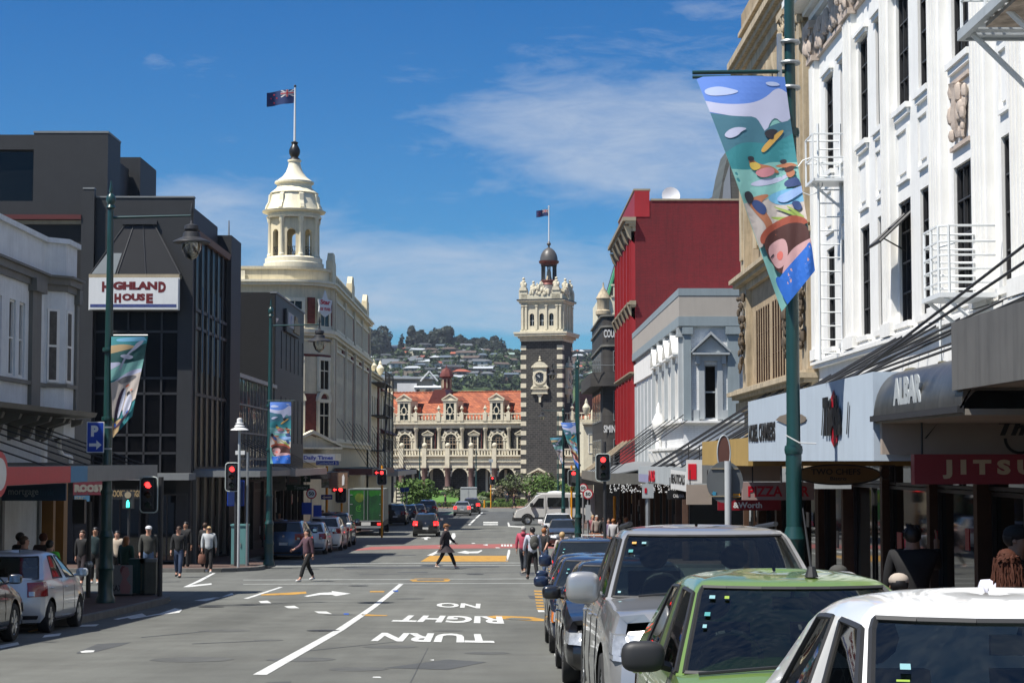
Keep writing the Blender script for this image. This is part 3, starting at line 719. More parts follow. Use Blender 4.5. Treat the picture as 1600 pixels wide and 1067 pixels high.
# ------------------------------------------------------------------ RIGHT: cream stone building
F = Fac('stone_building', 'weathered cream stone building with dark carved pilasters beside the white one', 'building', 'R', 56.0); r = F.r; Wd = 13.08
Zt = F.Z(13.6); zg = F.Z(-.2)
bays = [(2.7,5.5),(5.9,8.7)]
ops = []
for a, b in bays:
    for n, z0, z1 in ((6,F.Z(2.2),F.Z(4.3)),(3,F.Z(6.2),F.Z(10.6))):
        w = (b-a)/n
        for k in range(n): ops.append((a+k*w+.06, a+(k+1)*w-.06, z0, z1))
m = MB(); m.wall(0, Wd, zg, Zt, 0, ops, .25); shell(m, Wd, 14, zg, Zt, .25); m.box(0,Wd,.35,14,-.5,zg); m.build('wall', M_sand, r)
for o in ops: win(r, *o, .004, 1, 3, M_wood, M_glass, .03, dep=.02)
m = MB(); mould(m, 0, Wd, F.Z(1.72), [(.15,.1),(.35,.1),(.5,.12),(.3,.08)]); mould(m, 0, Wd, F.Z(5.0), [(.12,.2),(.3,.12),(.42,.12)]); mould(m, 0, Wd, F.Z(11.3), [(.1,.3),(.2,.15),(.32,.15),(.42,.2)]); mould(m, 0, Wd, F.Z(12.9), [(.1,.12)])
m.build('cornice', M_sandlt, r)
m = MB()
for i in range(40): m.box(.2+i*.32, .36+i*.32, -.28, 0, F.Z(1.45), F.Z(1.72))
m.split('dentil', M_sandlt, r)
for i, c in enumerate((1.4, 9.9, 12.3)):
    w = .42
    m = MB().box(c-w,c+w,-.16,0,F.Z(2.15),F.Z(5.0)).box(c-w,c+w,-.2,0,F.Z(5.6),F.Z(10.5)).box(c-w*.5,c+w*.5,-.26,0,F.Z(5.9),F.Z(10.4)); p = m.build('pilaster', M_sandlt, r)
    m = MB(); carving(m, c-w*.7, c+w*.7, -.22, F.Z(2.6), F.Z(4.8), 40, i+9, .09, .25); m.build('carved_drop', M_soot, p, True)
    m = MB().box(c-w-.1,c+w+.1,-.34,0,F.Z(11.1),F.Z(11.28)); carving(m, c-w, c+w, -.2, F.Z(10.45), F.Z(11.1), 22, i+20, .1, .25); m.build('capital', M_sandlt, p, True)
for a, b in bays:
    for k in range(1, 3):
        x = a+(b-a)*k/3; m = MB(); m.lathe([(.1,F.Z(6.0)),(.085,F.Z(10.2)),(.14,F.Z(10.5)),(.14,F.Z(10.7))], x, -.1, 8); m.build('column', M_sandlt, r, True)
shopfront(F, 0, Wd, F.Z(-.2), 8)
# ------------------------------------------------------------------ RIGHT: grey and white corner building
F = Fac('corner_building', 'white brick corner building with pedimented windows under a grey panelled parapet', 'building', 'R', 101.5); r = F.r; Wd = 101.5-74.8
zg = F.Z(-.6); Zb = F.Z(5.43); Zt = F.Z(6.93)
xj = F.Yx(88.6); ops = []; wins = []
nb = 4; bw = (Wd-xj-.8)/nb
for k in range(nb): c = xj+.5+bw*(k+.5); ops.append((c-.5,c+.5,F.Z(1.7),F.Z(3.87))); wins.append(c)
for k in range(5): c = .9+(xj-1.2)/5*(k+.5); ops.append((c-.55,c-.08,F.Z(.5),F.Z(3.9))); ops.append((c+.08,c+.55,F.Z(.5),F.Z(3.9)))
m = MB(); m.wall(0, Wd, zg, Zt, 0, ops, .25)
m.box(0,Wd-.3,.34,18,zg,Zt); m.box(0,Wd-.3,.34,18,-.5,zg).quad((0,0,zg),(0,.34,zg),(0,.34,Zt),(0,0,Zt)).quad((0,0,Zt),(Wd,0,Zt),(Wd,.34,Zt),(0,.34,Zt))
m.build('wall', mat('white_painted_brick', (.80,.81,.81), .6, var=.08, streak=.12, kind='brick', c2=(.76,.77,.77), bump=.35), r)
for i, o in enumerate(ops): win(r, *o, .06, 1, 2, M_grey2, M_glass, .06)
m = MB()
for c in wins: pediment(m, c-.85, c+.85, F.Z(4.35), .75, 0, .35); m.box(c-.68,c-.5,-.1,.0,F.Z(1.7),F.Z(4.0)).box(c+.5,c+.68,-.1,0,F.Z(1.7),F.Z(4.0)).box(c-.8,c-.6,-.2,0,F.Z(4.0),F.Z(4.27)).box(c+.6,c+.8,-.2,0,F.Z(4.0),F.Z(4.27))
m.split('window_pediment', M_white, r)
m = MB()
for k in range(nb+1): c = xj+.5+bw*k; m.box(c-.22,c+.22,-.16,0,F.Z(1.7),F.Z(5.0)).box(c-.3,c+.3,-.26,0,F.Z(5.0),F.Z(5.12)).box(c-.26,c+.26,-.22,0,F.Z(5.12),F.Z(5.38))
for k in range(6): c = .9+(xj-1.2)/5*k; m.box(c-.14,c+.14,-.12,0,F.Z(-.4),F.Z(4.0))
m.split('pilaster', M_grey2, r)
m = MB(); mould(m, xj, Wd, F.Z(1.45), [(.12,.08),(.3,.08)]); mould(m, 0, xj, F.Z(4.2), [(.1,1.0)]); mould(m, xj, Wd, F.Z(.35), [(.15,.1),(.35,.1)])
for k in range(6): c = xj+1+k*2.4; m.prism([(-.02,F.Z(.35)),(-.45,F.Z(.35)),(-.3,F.Z(-.1)),(-.02,F.Z(-.5))], 'x', c-.15, c+.15)
m.build('string_course', M_white, r)
for nm, za, zc_, mm, o in (('parapet_band', 5.43, 5.81, M_bluegrey, .2), ('parapet_panel', 5.81, 6.66, M_beige, .18), ('parapet_band', 6.66, 6.95, M_bluegrey, .2)):
    MB().box(0, Wd+o, -o, .3, F.Z(za), F.Z(zc_)).build(nm, mm, r)
# its near wall across the side street, built in a frame of its own under the same building
def nearwall(F, xl, y=0): return xl
nw = bpy.data.objects.new('side_wall', None)
m = MB(); yw = Wd; # local y plays along, x is depth towards the camera
def S(u, o, z): return (Wd+o, u, z)       # u = metres to the right of the corner, o = out towards the camera
wl = MB(); a0, a1, zz0, zz1 = .33*2.6, 1.72-.33, F.Z(1.68), F.Z(3.87)
u0 = (1101-785)/38.8-7.3; u1 = (1121-785)/38.8-7.3
wl.wall(0, 14, zg, Zt, 0, [(u0,u1,zz0,zz1),(u0+5,u1+5,zz0,zz1)], .22); wl.box(0,14,.3,.35,-.6,Zt)
T = Matrix(((0,-1,0,Wd),(1,0,0,0),(0,0,1,0),(0,0,0,1)))
wl.xf(T).build('side_wall', MATS['white_painted_brick'], r)
def Tb(mb, name, mt, par=None, **k): return mb.xf(T).build(name, mt, par or r, **k)
for du in (0, 5):
    w = MB(); x0, x1 = u0+du, u1+du; y = .12; b = .06
    w.box(x0,x1,y,y+.06,zz0,zz0+b).box(x0,x1,y,y+.06,zz1-b,zz1).box(x0,x0+b,y,y+.06,zz0+b,zz1-b).box(x1-b,x1,y,y+.06,zz0+b,zz1-b).box(x0,x1,y+.01,y+.05,(zz0+zz1)/2-.03,(zz0+zz1)/2+.03)
    w_ = Tb(w, 'window', M_grey2); Tb(MB().quad((x0,y+.07,zz0),(x1,y+.07,zz0),(x1,y+.07,zz1),(x0,y+.07,zz1)), 'pane', M_glass, w_)
    w = MB(); pediment(w, x0-.45, x1+.45, F.Z(4.35), .78, 0, .3); w.box(x0-.22,x0,-.1,0,zz0,zz1+.15).box(x1,x1+.22,-.1,0,zz0,zz1+.15).box(x0-.22,x1+.22,-.12,0,zz1+.15,F.Z(4.25)).box(x0-.35,x0-.18,-.18,0,F.Z(3.9),F.Z(4.25)).box(x1+.18,x1+.35,-.18,0,F.Z(3.9),F.Z(4.25))
    w.box(x0-.45,x0-.22,-.12,0,F.Z(1.6),F.Z(2.05)).box(x1+.22,x1+.45,-.12,0,F.Z(1.6),F.Z(2.05)); Tb(w, 'window_pediment', M_grey2)
w = MB().box(0,.3,-.15,0,F.Z(1.6),F.Z(5.1)).box(-.05,.38,-.22,0,F.Z(5.1),F.Z(5.38)).box(1.78,2.25,-.15,0,F.Z(1.7),F.Z(5.1)).box(1.7,2.35,-.24,0,F.Z(5.1),F.Z(5.4)); Tb(w, 'pilaster', M_bluegrey)
w = MB(); mould(w, 0, 14, F.Z(1.45), [(.12,.08),(.3,.08)]); mould(w, 0, 14, F.Z(.35), [(.15,.1),(.35,.1)]); Tb(w, 'string_course', M_white)
for nm, za, zc_, mm, o in (('parapet_band', 5.43, 5.81, M_bluegrey, .2), ('parapet_panel', 5.81, 6.66, M_beige, .18), ('parapet_band', 6.66, 6.95, M_bluegrey, .2)):
    Tb(MB().box(.301, 14, -o, 0, F.Z(za), F.Z(zc_)), nm, mm)
bpy.data.objects.remove(nw)
w = MB()
for k in range(5): w.box(k*2.8+.2,k*2.8+2.6,.05,.1,.4,F.Z(-1.1))
Tb(w, 'side_shop_window', M_glass)
urn(MB(), xj+6, -.35, F.Z(.6), 2.0, .3).build('urn', M_white, r, True)
shopfront(F, 0, Wd, F.Z(-1.0), 12)
# ------------------------------------------------------------------ RIGHT: red building
F = Fac('red_building', 'tall dark red painted brick building with a plain side wall', 'building', 'R', 115.5); r = F.r; Wd = 14.0
zg = F.Z(-.6); Zt = F.Z(14.3); ops = []
for k in range(5):
    c = 1.4+k*2.8
    for z0, z1 in ((F.Z(9.3),F.Z(12.2)),(F.Z(5.6),F.Z(8.2)),(F.Z(1.6),F.Z(4.7))): ops.append((c-.65,c+.65,z0,z1))
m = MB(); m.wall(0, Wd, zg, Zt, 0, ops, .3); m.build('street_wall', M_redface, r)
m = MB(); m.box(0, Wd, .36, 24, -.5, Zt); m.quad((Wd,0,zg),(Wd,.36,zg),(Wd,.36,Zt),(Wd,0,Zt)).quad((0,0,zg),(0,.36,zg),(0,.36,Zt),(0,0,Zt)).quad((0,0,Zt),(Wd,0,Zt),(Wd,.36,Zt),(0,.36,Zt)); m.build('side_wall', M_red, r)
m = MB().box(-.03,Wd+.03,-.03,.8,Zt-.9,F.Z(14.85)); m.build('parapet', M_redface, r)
MB().box(0,Wd+.04,-.08,.85,F.Z(14.85),F.Z(14.95)).box(Wd-.25,Wd+.05,.87,24,Zt,Zt+.1).build('coping', M_taupe, r)
for o in ops: win(r, *o, .05, 1, 2, M_taupe, M_glass, .08)
m = MB()
for k in range(6):
    c = k*2.8; a, b = max(c-.35,0), min(c+.35,Wd)
    for z0, z1 in ((8.8,12.6),(4.9,8.4),(1.0,4.6)): m.box(a,b,-.22,0,F.Z(z0),F.Z(z1)); m.box(a+.1,b-.1,-.3,0,F.Z(z0),F.Z(z1)-.2)
m.split('pilaster', M_redface, r)
m = MB(); mould(m, 0, Wd, F.Z(12.6), [(.15,.25),(.35,.15),(.55,.15),(.7,.2)]); mould(m, 0, Wd, F.Z(8.45), [(.3,.1),(.45,.12),(.3,.1)]); mould(m, 0, Wd, F.Z(4.7), [(.22,.08),(.35,.08)])
for k in range(6):
    c = k*2.8; a, b = max(c-.3,0), min(c+.3,Wd); m.prism([(-.02,F.Z(8.5)),(-.5,F.Z(8.6)),(-.4,F.Z(8.3)),(-.3,F.Z(8.0)),(-.02,F.Z(7.7))], 'x', a, b); m.prism([(-.02,F.Z(12.9)),(-.6,F.Z(12.9)),(-.4,F.Z(12.3)),(-.02,F.Z(11.9))], 'x', a, b)
m.build('cornice', M_taupe, r)
shopfront(F, 0, Wd, F.Z(-1.2), 15)
p = PY(1048,306,104)
ds = thing('satellite_dish', 'white satellite dish on the red building roof', 'satellite dish', (p.x,104,Zt+F.base+.08))
m = MB(); m.lathe([(.02,0),(.3,.04),(.5,.14),(.52,.15),(.3,.07),(.02,.03)],0,0,16); m.xf(Matrix.Translation((0,0,.5)) @ Matrix.Rotation(R(75),4,'X')); m.build('dish', M_alu, ds, True); MB().tube((0,0,0),(0,0,.5),.04,6).build('mast', M_galv, ds)
# rooftop gabled addition
a = PY(1088,300,110); b = PY(1124,228,110)
g = thing('rooftop_house', 'grey green gabled rooftop addition above the red wall', 'roof house', (a.x+1.1,110,Zt+F.base))
m = MB(); hh = b.z-Zt-F.base
m.prism([(0,0),(.62,hh*.72),(.95,hh),(1.6,hh),(1.6,0)], 'y', 0, 5); wl_ = m.build('wall', mat('grey_green_cladding', (.12,.13,.11), .6, kind='board', sc=1, streak=.1), g)
MB().box(1.6,4.6,-.5,5,0,hh*.62).build('annex', M_red, g); MB().prism([(.35,.2),(.55,hh*.5),(.9,hh*.75),(1.0,.2)], 'y', -.03, .0).build('window', M_bluegrey, g)
MB().box(-1.6,.0,.5,3,0,hh*.16).prism([(-1.6,hh*.16),(0,hh*.16),(0,hh*.34)], 'y', .5, 3).build('lean_to', M_grey, g)
# ------------------------------------------------------------------ RIGHT: dark art deco hotel
Yh = 134.8; F = Fac('art_deco_hotel', 'dark brown stepped hotel with white letters and a balcony beyond the red building', 'building', 'F', Yh, 7.3); r = F.r
D1 = mat('dark_brown_render', (.055,.050,.045), .7, var=.15, streak=.1, kind='board', sc=3)
rc = .6; L2 = 16.0
def rnd_foot(o, L_=L2): return [(rc-(rc+o)*math.cos(R(t)), rc-(rc+o)*math.sin(R(t))) for t in range(0,91,15)] + [(14,-o),(14,L_),(-o,L_)]
m = MB().prism(rnd_foot(0), 'z', F.Z(-1.2), F.Z(10.5)); m.prism(rnd_foot(-.1), 'z', -.5, F.Z(-1.2)); m.build('wall', D1, r, True, 40)
MB().prism(rnd_foot(.9), 'z', F.Z(5.4), F.Z(6.4)).build('balcony', D1, r, True, 40)
MB().prism(rnd_foot(.12), 'z', F.Z(9.7), F.Z(9.85)).prism(rnd_foot(.12), 'z', F.Z(8.3), F.Z(8.45)).prism(rnd_foot(.14), 'z', F.Z(10.5), F.Z(10.62)).build('string_course', M_greytrim, r, True, 40)
for z0, z1 in ((6.5,8.0),(2.9,5.1),(-.9,1.6)):
    for i in range(4): win(r, .75+i*2.4, 2.65+i*2.4, F.Z(z0), F.Z(z1), -.08, 3, 3, M_grey, M_glass, .06)
    for i in range(5):
        y = 2.2+i*2.6; w = MB().box(-.06,0,y,y+1.6,F.Z(z0),F.Z(z1)); ww = w.build('window', M_grey, r); MB().quad((-.07,y+.1,F.Z(z0)+.1),(-.07,y+1.5,F.Z(z0)+.1),(-.07,y+1.5,F.Z(z1)-.1),(-.07,y+.1,F.Z(z1)-.1)).build('pane', M_glass, ww)
txt(r, 'COURT', .08, 1.25, F.Z(8.95), F.Z(9.55), -.03, M_signw, .03); txt(r, 'SMINC', .05, 1.2, F.Z(2.05), F.Z(2.6), -.03, M_signw, .03)
m = MB().path([(-.95,-.95,F.Z(6.9)),(6,-.95,F.Z(6.9))],.03,5).path([(-.95,-.95,F.Z(6.9)),(-.95,14,F.Z(6.9))],.03,5); m.build('balcony_rail', M_grey, r)
MB().box(-1.5,14,-1.5,L2,F.Z(-1.35),F.Z(-.95)).build('verandah', M_grey, r)
# turreted cream building behind it
F = Fac('turreted_building', 'cream turreted building with a steep slate roof edged in green', 'building', 'F', 162, 8.5); r = F.r
m = MB().box(0,12,0,12,-.5,F.Z(14.3)); m.build('wall', M_creamlt, r)
m = MB(); m.lathe([(.7,F.Z(6)),(.5,F.Z(7.5)),(.5,F.Z(12.6)),(.68,F.Z(12.8)),(.68,F.Z(13.1)),(.55,F.Z(13.2)),(.55,F.Z(14.0)),(.65,F.Z(14.2)),(.4,F.Z(14.7)),(.08,F.Z(15.2)),(.06,F.Z(15.6))], .35, .2, 12); m.build('turret', M_sandlt, r, True, 30)
m = MB().box(1,12,-.1,.1,F.Z(15.3),F.Z(15.45)).box(1,12,-.1,.1,F.Z(14.3),F.Z(14.45))
for i in range(20): m.box(1.2+i*.5,1.4+i*.5,-.06,.06,F.Z(14.45),F.Z(15.3))
m.split('balustrade', M_oamaru, r)
m = MB().prism([(.75,F.Z(14.3)),(11,F.Z(14.3)),(9,F.Z(20)),(2.4,F.Z(20))], 'y', 1.2, 10); m.build('roof', M_slate, r)
MB().tube((.75,1.15,F.Z(14.4)),(2.4,1.15,F.Z(20.05)),.14,5).tube((2.4,1.15,F.Z(20.05)),(9,1.15,F.Z(20.05)),.14,5).build('ridge', mat('verdigris', (.08,.35,.18), .6), r)
MB().box(2.0,2.6,3,3.6,F.Z(16),F.Z(18.6)).build('chimney', M_sandlt, r)
# small cream ornamental building near the end of the street
F = Fac('corner_shop_building', 'small cream two storey building with roof urns at the far right end', 'building', 'F', 190, 8.3); r = F.r
m = MB().box(0,10,0,12,-.2,F.Z(4.0)); m.build('wall', M_creamlt, r)
m = MB(); mould(m, 0, 10, F.Z(3.6), [(.15,.15),(.35,.2),(.2,.2)]); urn(m, .3, .2, F.Z(4.2), 2.2, .4); urn(m, 2.2, .2, F.Z(4.2), 1.6, .35); m.lathe([(.5,F.Z(4.1)),(.5,F.Z(5)),(.2,F.Z(5.4)),(.25,F.Z(6)),(.03,F.Z(8.5))], 1.2, .2, 8); m.build('cornice', M_oamaru, r, True)
for i in range(3): win(r, .5+i*1.5, 1.3+i*1.5, F.Z(.8), F.Z(2.8), -.05, 1, 2)
MB().box(-1.2,10,-1.2,12,F.Z(-2.0),F.Z(-1.6)).build('verandah', M_grey, r)
# ------------------------------------------------------------------ RIGHT: awnings
def awning(name, label, side, Xo, Xi, Ya, Yb, z0, z1, fm, rm=None, slope=.0, rods_=None, th=.08, ends=True):
    """a street awning between Ya (near) and Yb (far); z relative to the eye"""
    t = thing(name, label, 'awning', ((Xo+Xi)/2, (Ya+Yb)/2, EYE+z0))
    ox, oy = t.location.x, t.location.y; sg = 1 if Xi > Xo else -1
    lo, hi = sorted((Xo-ox, Xo+sg*th-ox))
    MB().box(lo, hi, Ya-oy, Yb-oy, 0, z1-z0).build('fascia', fm, t)
    lo, hi = sorted((Xo+sg*th-ox, Xi-ox))
    m = MB()
    if ends:
        for ya in (Ya, Yb-th): m.box(lo, hi, ya-oy, ya+th-oy, .0, z1-z0)
        m.split('end_board', fm, t)
    MB().box(lo, hi, Ya-oy+(th if ends else 0), Yb-oy-(th if ends else 0), .02, .06).build('soffit', M_soffit, t)
    zr = z1-z0-.06
    pts = [(Xo+sg*th-ox, zr),(Xi-ox, zr+slope),(Xi-ox, zr+slope-.05),(Xo+sg*th-ox, zr-.05)]
    MB().prism(pts, 'y', Ya-oy+.002+(th if ends else 0), Yb-oy-.002-(th if ends else 0)).build('roof', rm or M_grey, t)
    if rods_: rods(t, [((a[0]-ox,a[1]-oy,a[2]-z0),(b[0]-ox,b[1]-oy,b[2]-z0)) for a, b in rods_])
    return t
AW = 4.0
ra = [((XR-.03, y-3.0, 2.0+k*.35), (AW+.5, y, .93)) for k, y in ((1,29.2),(0,28.7),(1,26.4),(0,26.0))] + [((XR-.03, 19.6, 3.6), (AW+.4, 24.4, .93)), ((XR-.03, 18.9, 3.3), (AW+.4, 24.9, .93)), ((XR-.03,22.5,2.4),(AW+.4,27.2,.93))]
t = awning('awning', 'pale blue-white panelled awning fascia behind the green lamp post', 'R', AW, XR, 20.0, 30.2, 0, .96, mat('pale_blue_panel', (.50,.58,.66), .5, var=.06, streak=.1), rods_=ra)
def fa(px, py, X, t): p = PX(px, py, X); return (p.x-t.location.x, p.y-t.location.y, p.z-t.location.z)
def facetxt(t, s, px0, px1, e0, e1, X, m, bold=.03, name='lettering', shear=0):
    """lettering on a fascia at X facing the street (-X), px0 -> px1 across the photograph"""
    ya = PX(px0,700,X).y; yb = PX(px1,700,X).y
    return txt(t, s, 0, 1, 0, 1, 0, m, bold, name, shear, .012, lambda u, w, dy: (X-dy-t.location.x, ya+(yb-ya)*u-t.location.y, EYE+e0+(e1-e0)*w-t.location.z))
facetxt(t, 'NOBEL CHAMBERS', 1171, 1212, .30, .58, AW, M_signblk, .03)
def flatpoly(t, pts, X, m, name='emblem', off=.015):
    q = [PX(a, b, X-off) for a, b in pts]; return MB().add([tuple(p-t.location) for p in q], [tuple(range(len(q)))]).build(name, m, t, recalc=False)
flatpoly(t, [(1302,608),(1297,625),(1296,660),(1299,690),(1303,699),(1308,690),(1308,650),(1306,625)], AW, M_signred)
for x, a, b in ((1284,632,680),(1323,628,678)): flatpoly(t, [(x-1,b),(x+1.5,a),(x+3,a),(x+.8,b)], AW, M_signblk, 'emblem', .02)
facetxt(t, 'Thistle', 1287, 1314, .3, .78, AW-.02, M_signblk, .06)
flatpoly(t, [(1212,656),(1218,650),(1235,645),(1252,647),(1260,652),(1258,658),(1245,664),(1228,663)], AW, mat('brown_logo', (.22,.18,.14), .5), 'emblem'); flatpoly(t, [(1230,664),(1242,664),(1240,672),(1233,671)], AW, MATS['brown_logo'], 'emblem')
# carved copper awning
t = thing('awning', 'curved weathered copper awning reading ALBAR', 'awning', (4.0, 18.1, EYE+.46))
prof = [(.0+.32*(1-math.cos(R(a))), .5*math.sin(R(a))) for a in range(0,91,10)]
m = MB().prism([(-.02,-.0)]+prof+[(3.3,.5),(3.3,.44),(.4,.44)], 'y', -1.95, 1.9); m.build('canopy', M_copperawn, t, True, 40)
MB().box(.03,3.3,-1.95,1.9,-.06,-.005).build('soffit', M_soffit, t)
m = MB(); m.box(-.04,.02,-1.95,1.9,-.04,.02); m.build('gutter', M_iron, t)
for i in range(9): pass
facetxt(t, 'ALBAR', 1398, 1442, .56, .84, 4.02, M_grey2, .05)
m = MB()
for i in range(30): m.ball((.28+rnd.random()*2.6, -1.9+rnd.random()*3.7, .5), .05+rnd.random()*.05, 6, 4, sz=.4)
m.build('moss', M_moss, t)
t = awning('awning', 'dull grey metal awning fascia at the right edge of the street', 'R', 3.98, XR, 7.5, 16.4, .62, 1.22, mat('dull_zinc', (.155,.15,.14), .5, metal=.2, var=.15, streak=.35), rods_=[((XR-.03,y-2.5,3.2),(4.3,y,1.2)) for y in (15.9,15.1,14.2)])
t = thing('bulkhead_sign', 'brown board with the word The under the copper awning', 'sign', (4.05, 19.8, EYE+.07))
MB().box(0,3.25,0,.1,0,.39).build('board', mat('tan_board', (.36,.30,.25), .7), t)
a = PY(1552,680,19.8).x-4.05; txt(t, 'The', a, a+.46, .2, .36, -.01, M_signblk, .05, shear=.15); m = MB().arc(a+.28, .17, .14, .17, math.pi, 1.9*math.pi, -.012, -.0, 10); m.build('flourish', M_signblk, t)
m = MB().prism([(.35+.1,.17),(.47+.1,.3),(.50+.1,.34),(.37+.1,.17)], 'y', -.012, 0); m.build('flourish', M_signblk, t)
t = thing('hanging_sign', 'dark red hanging sign reading JITSU in cream capitals', 'sign', (4.28, 19.3, EYE-.24))
MB().box(0,2.7,0,.16,0,.31).build('panel', mat('dark_red_sign', (.24,.008,.018), .4), t); s_ = 19.3/2900
txt(t, 'J I T S U', (1472-785)*s_-4.28, (1618-785)*s_-4.28, .055, .255, 0, mat('cream_letter', (.55,.40,.24), .5), .055)
for x in (.1, 2.5): MB().tube((x,.08,.31),(x,.08,.66),.012,5).build('hanger', M_iron, t)
t = thing('hanging_sign', 'oval brown hanging sign reading TWO CHEFS with scrolled iron ends', 'sign', (4.95, 27.4, EYE-.2))
m = MB(); n = 28; m.prism([(.62*math.cos(2*math.pi*i/n), .14*math.sin(2*math.pi*i/n)) for i in range(n)], 'y', 0, .05); m.build('panel', mat('ochre_brown', (.20,.12,.05), .6), t)
m = MB()
for i in range(n): a, b = 2*math.pi*i/n, 2*math.pi*(i+1)/n; m.tube((.63*math.cos(a),0,.145*math.sin(a)),(.63*math.cos(b),0,.145*math.sin(b)),.012,5)
for sg in (-1,1):
    m.path([(sg*.62,0,.13),(sg*.84,0,.13),(sg*.84,0,-.14)],.012,5); m.path([(sg*(.7+.07*math.cos(R(a))),0,.02+.09*math.sin(R(a))) for a in range(0,361,45)],.01,5)
m.build('scroll_frame', M_iron, t); txt(t, 'TWO CHEFS', -.40, .33, .0, .085, -.0, M_signblk, .02)
txt(t, 'Bistro', -.12, .12, -.085, -.03, -.0, M_signblk, .02)
def hang(label, Y, px0, px1, py0, py1, pm, s=None, tx=None, tm=None, bold=.03, back=False):
    a = PY(px0,py1,Y); b = PY(px1,py0,Y); t = thing('hanging_sign', label, 'sign', (a.x, Y, a.z)); w, h = b.x-a.x, b.z-a.z
    MB().box(0,w,0,.1,0,h).build('panel', pm, t)
    if s:
        for i, (st, u0, u1, v0, v1) in enumerate(s): txt(t, st, w*u0, w*u1, h*v0, h*v1, 0, tm[i] if isinstance(tm, list) else tm, bold)
    m = MB()
    for u in (.15,.85): m.tube((w*u,.05,h),(w*u,.05,h+.3),.012,5)
    m.split('hanger', M_iron, t)
    return t
M_tan = MATS['tan_board']
hang('pale sign with red capitals reading PIZZA BAR', 31.2, 1160, 1272, 753, 781, mat('dusty_pink_sign', (.34,.24,.22), .6), [('PIZZA BAR', .08, .93, .2, .78)], tm=M_signred, bold=.03)
hang('dark red hanging sign reading &Worth', 34.5, 1122, 1220, 781, 797, MATS['dark_red_sign'], [('&Worth', .24, .7, .22, .8)], tm=M_signw)
hang('plain tan board hung under the ochre awning', 38, 1073, 1112, 757, 788, M_tan)
hang('blank tan board behind the PIZZA BAR sign', 33, 1150, 1222, 727, 752, M_tan)
t = hang('dark framed sign with small pale letters under the far white awning', 43, 1043, 1072, 766, 780, M_signblk, [('CABANA', .3, .9, .2, .6)], tm=M_signw)
rr = [((XR-.03,y-2.5,2.0),(AW+.3,y,.3)) for y in (36.6,36.0,35.2,34.4,33.4,32.4)]
t = awning('awning', 'ochre yellow awning fascia on the stone building', 'R', AW, XR, 30.25, 37.2, -.08, .38, M_ochre, rods_=[((XR-.03,y-3.5,2.3),(AW+.3,y,.36)) for y in (36.9,36.4,35.6,34.9,33.8,32.2)])
t = awning('awning', 'white awning fascia with black lettering at the far end of the stone building', 'R', AW, XR, 38.9, 54.7, -.58, -.15, M_grey2, rods_=[((XR-.03,y-4,1.9),(AW+.3,y,-.17)) for y in (54,53.2,51.5,50.9,49.0,47,45,43)])
flatpoly(t, [(1048,733),(1073,737),(1073,768),(1048,763)], AW, M_signw, 'panel'); facetxt(t, 'BEAUTICALS', 1049, 1070, -.52, -.3, AW-.012, M_signblk, .03)
flatpoly(t, [(998,740),(1013,741),(1013,754),(998,752)], AW, mat('lilac', (.30,.30,.45), .5), 'panel'); facetxt(t, 'LAUS', 1014, 1023, -.55, -.25, AW-.012, M_signred, .03)
hang('white light box with a red square on its end', 38.2, 1073, 1097, 718, 755, M_signw)
o = bpy.data.objects['hanging_sign.006'] if 'hanging_sign.006' in bpy.data.objects else None
hs = [o for o in bpy.data.objects if o.get('label', '').startswith('white light box')][0]
MB().box(.03,.2,-.01,0,.08,.4).build('red_square', mat('bright_red', srgb(215,25,45), .5), hs); MB().box(.325,.9,.0,.12,.0,.46).build('side_panel', M_grey, hs)
t = awning('awning', 'grey corrugated awning with a fringe of lights on the corner building', 'R', 4.3, XR, 76.0, 101, -.95, -.5, M_greytrim, M_grey, .55, rods_=[((XR-.03,y-6,1.6+(i%2)*.25),(4.6,y,-.5)) for i, y in enumerate((79,80.5,82,84,85.5,87,89,91,93,95,97))])
t = awning('awning', 'dark awning with pale tie rods on the red building', 'R', 4.3, XR, 101.3, 115.4, -1.3, -.85, M_char, M_grey, .3, rods_=None)
rods(t, [((3.0-1.5,y-3-108.35,2.6),(-1.3,y-108.35,.4)) for y in (103,104.5,106,107.5,109,110.5,112)], .03, M_sandlt)
fr = thing('light_fringe', 'curtain of small white fairy lights along the corner awning end', 'fairy lights', (5.8, 75.85, EYE-1.0))
m = MB()
for i in range(150): m.ball((rnd.uniform(-1.45,1.45), 0, -rnd.random()*.34+.05), .028, 5, 3)
structure(m.build('bulbs', M_signw, fr), 'stuff')
m = MB()
for i in range(24): m.tube((-1.4+i*.122,0,.05),(-1.4+i*.122,0,-.3),.006,4)
m.build('string', M_iron, fr)
# ------------------------------------------------------------------ LEFT: near white building
F = Fac('old_shop_building', 'old white rendered shop building with a small bay window and grey trim', 'building', 'L', 12.0, yb=50); r = F.r
Wd = 48.5-12; W2 = 50.2-12; z = F.Z; zg = z(.9)
ops = [(x,x+w,z(2.08),z(3.95)) for x, w in ((32.0,.42),(33.1,.6),(34.05,.55))] + [(x,x+.6,z(2.08),z(3.95)) for x in (6,7.5,11,12.5,16,17.5,21,22.5,26,27.5)]
m = MB(); m.wall(0, Wd, -.4, z(5.75), 0, ops, .18); m.box(0, W2-.02, .26, 14, -.4, z(5.7)); m.quad((0,0,z(5.75)),(Wd,0,z(5.75)),(Wd,.3,z(5.75)),(0,.3,z(5.75)))
m.prism([(Wd,0),(Wd+.453,-.453),(W2,-.453),(W2,.3),(Wd,.3)], 'z', z(.6), z(5.72)); m.build('wall', M_whiteold, r)
for o in ops: w = win(r, *o, .05, 1, 2, M_white, M_cur, .06)
m = MB()
foot = lambda o: [(0,-o),(Wd-o*.4,-o),(Wd+.453-o*.4,-.453-o),(W2+o*.4,-.453-o),(W2+o*.4,.4),(0,.4)]
